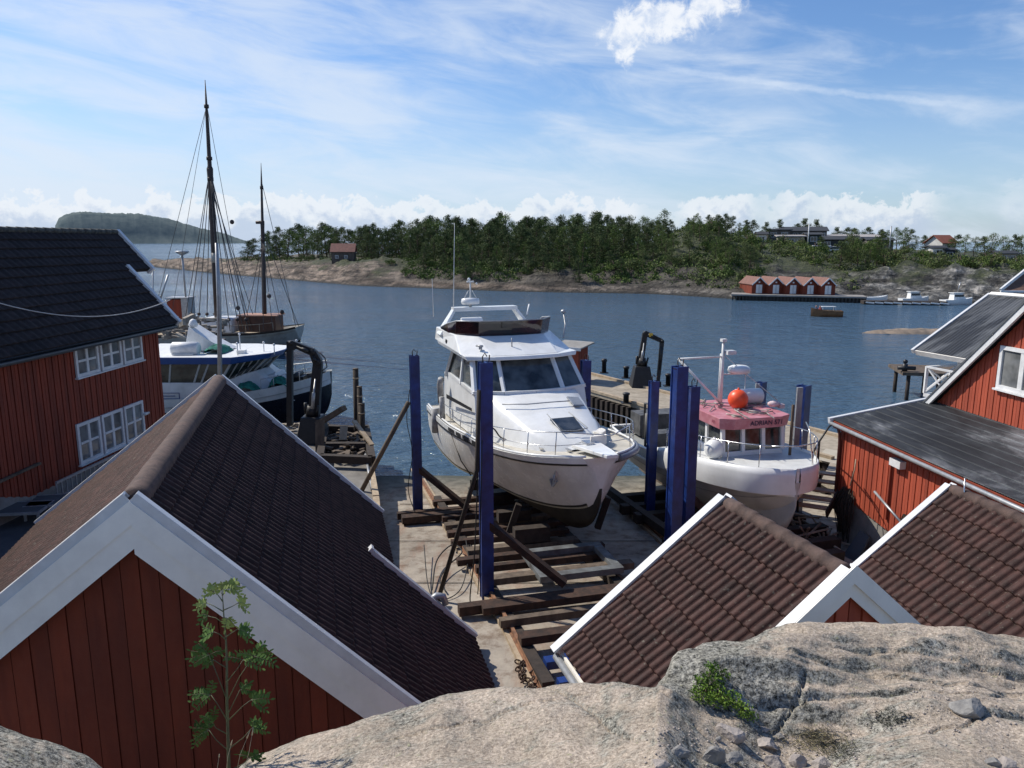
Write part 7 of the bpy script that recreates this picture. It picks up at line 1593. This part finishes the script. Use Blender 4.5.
# ---------------------------------------------------------------- far shore: boathouses, jetty, boats, houses
def far_things():
    # row of five red boathouses on a long jetty
    m_roof = M('orange_roof_sheet', (.21,.10,.075), (.15,.075,.058), 2, .8)
    Tj = thing('long_jetty', 'long grey jetty in front of the row of five red boathouses', 'jetty', Zp(760,300,0)); a = Zp(731,300,0); b_ = Zp(866,303,0); u = (b_-a).normalized(); L_ = (b_-a).length; F = Frame(a, u, Vector((-u.y,u.x,0)))
    MB(F).box(0, L_, -.5, 4, .75, 1.0).build('deck', M('jetty_grey', (.30,.28,.26), (.2,.19,.175), 1, .9), Tj); mb = MB(F)
    for k in range(38): x = (k+.5)*L_/38; mb.box(x-.12, x+.12, -.4, -.15, -1, .745)
    mb.box(2, L_, -.1, .1, .0, .7); mb.build('piling', M('jetty_piling', (.05,.048,.045), None, 1, .9), Tj)
    w = (838-747)/750*118/5*.92; 
    for k in range(5):
        px = 751+18.0*k+9; c = F((0,0,1)); cx = (Zp(px, 298, .95)); s = (cx-a).dot(u); ur = Matrix.Rotation(rad(24), 3, 'Z') @ u; vr = Vector((-ur.y, ur.x, 0))
        T = thing('boathouse', ['first','second','third','fourth','fifth'][k]+' red boathouse from the left in the far row of five', 'boathouse', F((s,1.4,1.0)), 'row of five far red boathouses'); G = Frame(F((s-w/2,1.4,1.0)), ur, -vr); ap = 1.15
        h0 = 1.55
        MB(G).add([(.08,0,0),(w-.08,0,0),(w-.08,0,h0),(w/2,0,h0+ap-.1),(.08,0,h0),(.08,-5,0),(w-.08,-5,0),(w-.08,-5,h0),(w/2,-5,h0+ap-.1),(.08,-5,h0)], [(0,1,2,3,4),(5,9,8,7,6),(0,4,9,5),(1,6,7,2)]).build('wall', red, T)
        mb = MB(G); mb.prism([(-.05,.25,h0-.08),(w/2,.25,h0+ap),(w/2,-5.2,h0+ap),(-.05,-5.2,h0-.08)], (0,0,.08)); mb.prism([(w/2+.01,.25,h0+ap),(w+.05,.25,h0-.08),(w+.05,-5.2,h0-.08),(w/2+.01,-5.2,h0+ap)], (0,0,.08)); mb.build('roof', m_roof, T)
        mb = MB(G); mb.beam((-.05,.28,h0-.10), (w/2,.28,h0+ap-.02), .05, .16, up=(0,0,1)); mb.beam((w/2+.02,.28,h0+ap-.02), (w+.05,.28,h0-.10), .05, .16, up=(0,0,1)); mb.build('verge_board', white, T)
        mb = MB(G); mb.box(w/2-.52, w/2-.03, .0, .05, .1, 1.5); mb.build('door', white, T); mb = MB(G); mb.box(w/2+.03, w/2+.52, .0, .05, .1, 1.5); mb.build('door', white, T)
        mb = MB(G); mb.box(w/2-.14, w/2+.14, 0, .04, 1.8, 2.02); mb.build('gable_vent', white, T)
    # motor boats at the pontoon
    Tp = thing('pontoon', 'dark floating pontoon with white fenders below the far rock face', 'pontoon', Zp(900,304,0)); a = Zp(862,304,0); b_ = Zp(945,305,0); mb = MB(); mb.beam(a+Vector((0,0,.3)), b_+Vector((0,0,.3)), 1.8, .5); mb.build('deck', wood_dk, Tp)
    mb = MB()
    for k in range(9): p = a.lerp(b_, (k+.5)/9)+Vector((0,-.9,.35)); mb.beam(p-Vector((.55,0,.0)), p+Vector((.55,-.4,-.1)), .3, .2)
    mb.build('fender_strips', white, Tp)
    def mboat(px, py, l_, ang, lb, hullm, cab=True, name='motorboat', cat='boat'):
        p = Zp(px, py, 0); T = thing(name, lb, cat, p); F = heading(p, ang); B = l_*.17
        st = [(-l_/2,B*.9,.75),(-l_/4,B,.78),(l_/8,B*.95,.85),(l_*.33,B*.65,.98),(l_*.46,B*.25,1.1),(l_/2,.03,1.15)]
        mb = MB(F)
        for s in (-1,1): mb.grid([[(x, 0, -.3), (x, s*h*.75, -.15), (x, s*h*.92, z*.5), (x, s*h, z)] for x, h, z in st], True, flip=(s > 0))
        mb.add([(-l_/2,-B*.9,.75),(-l_/2,B*.9,.75),(-l_/2,B*.7,-.15),(-l_/2,-B*.7,-.15)], [(0,1,2,3)]); mb.build('hull', hullm, T)
        mb = MB(F); mb.grid([[(x, -h*.96, z-.08), (x, h*.96, z-.08)] for x, h, z in st], False); mb.build('deck', wood_lt if hullm is not gel else gel, T)
        if cab:
            frustum(F, [(-l_*.22,-B*.7,.7),(l_*.22,-B*.6,.8),(l_*.22,B*.6,.8),(-l_*.22,B*.7,.7)], [(-l_*.2,-B*.6,1.75),(l_*.08,-B*.55,1.75),(l_*.08,B*.55,1.75),(-l_*.2,B*.6,1.75)], T, 'cabin', gel if hullm is gel else wood_lt, .04)
            mb = MB(F); mb.box(-l_*.19,l_*.115,-B*.66,B*.66,1.2,1.55); mb.build('cabin_windows', glass, T); mb = MB(F); mb.box(-l_*.24,l_*.12,-B*.72,B*.72,1.76,1.84); mb.build('cabin_roof', gel, T)
        return T, F
    mboat(875,302,4.2,8,'small white motorboat nearest the end of the long jetty', gel, False); mboat(914,303,4.6,4,'white cabin boat moored at the middle of the pontoon', gel); mboat(957,304.5,5.0,8,'white boat with a mast at the far right of the pontoon', gel)
    tag(MB().tube([Zp(958,304,0)+Vector((0,0,1)), Zp(958,304,0)+Vector((.8,0,4.2))], .05, 5).build('boat_mast', steel) if False else MB().tube([Zp(956,304,0)+Vector((0,0,1.8)), Zp(956,304,0)+Vector((.3,0,3.4))], .05, 5).build('mast', steel), 'short mast on the right hand pontoon boat', 'mast')
    brown = M('varnished_hull', (.22,.11,.045), (.14,.07,.03), 2, .35)
    T, F = mboat(826,316.5,3.9,176,'small brown wooden launch with two people motoring across the sound', brown, False, 'wooden_launch')
    mb = MB(F); mb.box(-1.1,.7,-.42,.42,1.25,1.31); mb.build('canopy', gel, T); mb = MB(F)
    for x in (-1.0,.6):
        for y in (-.4,.4): mb.tube([(x,y,.7),(x,y,1.25)], .025, 4)
    mb.build('canopy_posts', gel, T)
    for (x, y, sh_, lb) in ((.85,.15,(.25,.03,.03),'person in a dark red jacket sitting in the bow of the wooden launch'),(1.25,-.12,(.05,.06,.12),'person in dark clothes sitting ahead of the one in red in the launch')):
        mb = MB(F); mb.tube([(x,y,.55),(x,y,.8),(x+.02,y,1.0),(x+.02,y,1.12),(x+.02,y,1.17)], [.17,.16,.19,.14,.05], 10); mb.tube([(x,y+.1,.62),(x+.35,y+.1,.62),(x+.38,y+.1,.4)], [.08,.07,.05], 7); mb.tube([(x,y-.1,.62),(x+.35,y-.1,.62),(x+.38,y-.1,.4)], [.08,.07,.05], 7)
        mb.tube([(x+.02,y+.2,1.05),(x+.1,y+.24,.82),(x+.28,y+.16,.72)], [.06,.05,.04], 7); mb.tube([(x+.02,y-.2,1.05),(x+.1,y-.24,.82),(x+.28,y-.16,.72)], [.06,.05,.04], 7)
        o = tag(mb.build('person', M('jacket%d' % int(sh_[0]*100), sh_, None, 5, .8)), lb, 'person'); mb = MB(F); mb.ball((x+.03,y,1.28), .11, 10, 1, .85, 1.15); mb.build('head', M('skin', (.45,.27,.2), None, 5, .6), o)
    # old cabin on the headland
    p = Zp(344,265.5,0); p = ter(344, 21); T = thing('old_cabin', 'small dark wooden cabin with a reddish roof on the headland rocks', 'cabin', p); F = heading(p+Vector((0,0,-.3)), 4); k = 1.0
    MB(F).box(-2.9,2.6,-2,2,0,3.0).build('wall', M('grey_old_boards', (.13,.10,.08), (.08,.06,.05), 2, .9), T)
    mb = MB(F); mb.prism([(-3.2,-2.3,2.9),(2.9,-2.3,2.9),(2.9,0,4.9),(-3.2,0,4.9)], (0,0,.12)); mb.prism([(-3.2,.02,4.9),(2.9,.02,4.9),(2.9,2.3,2.9),(-3.2,2.3,2.9)], (0,0,.12)); mb.build('roof', M('old_red_tile', (.24,.10,.075), (.15,.07,.055), 2, .8), T)
    mb = MB(F); mb.add([(2.6,-2,3),(2.6,2,3),(2.6,0,4.85)], [(0,1,2)]); mb.add([(-2.9,-2,3),(-2.9,2,3),(-2.9,0,4.85)], [(0,1,2)]); mb.build('gable', wood_dk, T)
    for x in (-1.6,.6): window(T, Frame(F((0,-2.02,0)), F.x, -F.y), x, 1.8, .8, .8, 2, 1, sill=False)
    # houses on the hill
    def house(px, s, w, dpt, h, rise, ang, lb, wall, roof, nwin=3, flat=False, name='hillside_house'):
        p = ter(px, s); T = thing(name, lb, 'house', p); F = heading(p+Vector((0,0,-.6)), ang)
        MB(F).box(-w/2,w/2,-dpt/2,dpt/2,0,h+.6).build('wall', wall, T); H2 = h+.6
        mb = MB(F); e = .5
        if flat: mb.prism([(-w/2-e,-dpt/2-e,H2),(w/2+e,-dpt/2-e,H2),(w/2+e,dpt/2+e,H2+rise),(-w/2-e,dpt/2+e,H2+rise)], (0,0,.25))
        else:
            mb.prism([(-w/2-e,-dpt/2-e,H2-.1),(w/2+e,-dpt/2-e,H2-.1),(w/2+e,0,H2+rise),(-w/2-e,0,H2+rise)], (0,0,.15)); mb.prism([(-w/2-e,.02,H2+rise),(w/2+e,.02,H2+rise),(w/2+e,dpt/2+e,H2-.1),(-w/2-e,dpt/2+e,H2-.1)], (0,0,.15))
        mb.build('roof', roof, T)
        if not flat: mb = MB(F); [mb.add([(s_*w/2,-dpt/2,H2),(s_*w/2,dpt/2,H2),(s_*w/2,0,H2+rise)], [(0,1,2)]) for s_ in (-1,1)]; mb.build('gable', wall, T)
        for k in range(nwin):
            x = -w/2+w*(k+.5)/nwin; window(T, Frame(F((0,-dpt/2-.01,0)), F.x, -F.y), x, H2-1.1, min(1.6, w/nwin*.6), 1.2, 2, 1, sill=False, fr=.09)
        return T, F
    gw = M('grey_boarded_wall', (.16,.15,.14), (.11,.10,.095), 1, .8); bw = M('beige_wall', (.36,.33,.28), None, 1, .8); wwh = M('white_house_wall', (.66,.66,.63), None, 1, .7); dr = M('dark_roofing', (.045,.048,.052), None, 1, .7); lr = M('light_flat_roof', (.38,.35,.33), None, 1, .8); rr_ = M('red_house_roof', (.30,.10,.06), None, 1, .8)
    house(761,66,2.2,2.2,2.2,.5,-10,'tiny white shed on the slope left of the grey hillside house', wwh, dr, 1)
    house(777,82,5.5,6,3.2,.3,-12,'narrow grey house with a white framed balcony, left of the dark roofed house', gw, dr, 2, True)
    house(802,88,11,8,3.6,1.0,-14,'wide dark roofed house with lower beige annex on the hilltop', gw, dr, 5)
    house(790,72,6,5,2.2,.3,-12,'low beige annex in front of the wide dark roofed house', bw, lr, 3, True)
    house(812,74,3.4,3.4,3.0,.4,-10,'dark blue green garden house next to the flagpole', M('dark_teal_wall', (.04,.06,.06), None, 1, .8), dr, 1)
    house(850,94,14,8,3.2,.7,-16,'long house with a pale flat roof on the hilltop', M('brown_house_wall', (.20,.15,.12), None, 1, .8), lr, 6, True)
    house(836,80,10,6,1.9,.8,-14,'low black roofed garage below the long pale roofed house', dr, dr, 2)
    house(878,84,6,5,2.4,.5,-10,'small dark outbuilding right of the long pale roofed house', gw, dr, 2)
    house(941,86,4.6,5,2.4,1.9,20,'white house with a steep red roof between trees on the right hill', wwh, rr_, 3)
    house(936,76,3.2,3.2,2.0,.4,5,'little white annex in front of the red roofed house', wwh, dr, 1)
    house(947,77,2.6,3,1.8,.4,5,'small dark blue shed right of the little white annex', M('navy_wall', (.03,.04,.07), None, 1, .8), dr, 1)
    house(1004,70,4.5,4,2.0,.5,5,'pale low cottage among the trees near the right edge', bw, dr, 2)
    # masts / flagpoles on the hill
    for (px, s, y0, y1, lb) in ((808,68,247,224,'white flagpole in front of the dark roofed house'),(890,60,262,226,'tall grey pole on the slope right of the long pale roofed house'),(692,66,236,216,'thin pole on the wooded knoll')):
        b_ = ter(px, s); d = b_.y; t = Yp(px, y1, d); tag(MB().tube([b_, Vector((b_.x, d, t.z))], .13, 6).build('flagpole', white if px < 850 else galv), lb, 'pole')
    # parked cars
    for (px, c, lb) in ((822,(.6,.62,.62),'white car parked on the hilltop below the garage, left one'),(839,(.62,.64,.66),'white car parked in the middle of the hilltop yard'),(849,(.12,.13,.15),'dark car parked right of the white cars on the hilltop')):
        p = ter(px, 62)+Vector((0,0,.15)); T = thing('parked_car', lb, 'car', p); F = heading(p, -15); cm = M('car%d' % px, c, None, 2, .3)
        frustum(F, [(-2.1,-.85,.3),(2.1,-.85,.3),(2.1,.85,.3),(-2.1,.85,.3)], [(-2.1,-.82,.85),(2.05,-.8,.8),(2.05,.8,.8),(-2.1,.82,.85)], T, 'body', cm, .1, 3); frustum(F, [(-1.7,-.78,.84),(1.0,-.78,.84),(1.0,.78,.84),(-1.7,.78,.84)], [(-1.3,-.65,1.4),(.35,-.65,1.4),(.35,.65,1.4),(-1.3,.65,1.4)], T, 'cabin_glass', glass, .06)
        frustum(F, [(-1.28,-.64,1.405),(.33,-.64,1.405),(.33,.64,1.405),(-1.28,.64,1.405)], [(-1.2,-.6,1.46),(.25,-.6,1.46),(.25,.6,1.46),(-1.2,.6,1.46)], T, 'car_roof', cm)
        for x in (-1.3,1.3):
            for y in (-.84,.84): mb = MB(F); mb.lathe((x,y-.09,.33), [(.05,0),(.32,.01),(.33,.17),(.05,.18)], 12, axis=(0,1,0)); mb.build('wheel', rubber, T)
    # gravel drive up to the houses
    rows = []
    for i in range(30):
        px = lerp(758, 806, i/29); s = lerp(64, 58, i/29); p = ter(px, s); q = ter(px, s-2.6); rows.append([p+Vector((0,0,.18)), q+Vector((0,0,.18))])
    struct(MB().grid(rows, False).build('gravel_path', M('gravel_drive', (.42,.36,.30), None, 1, .9)))
far_things()
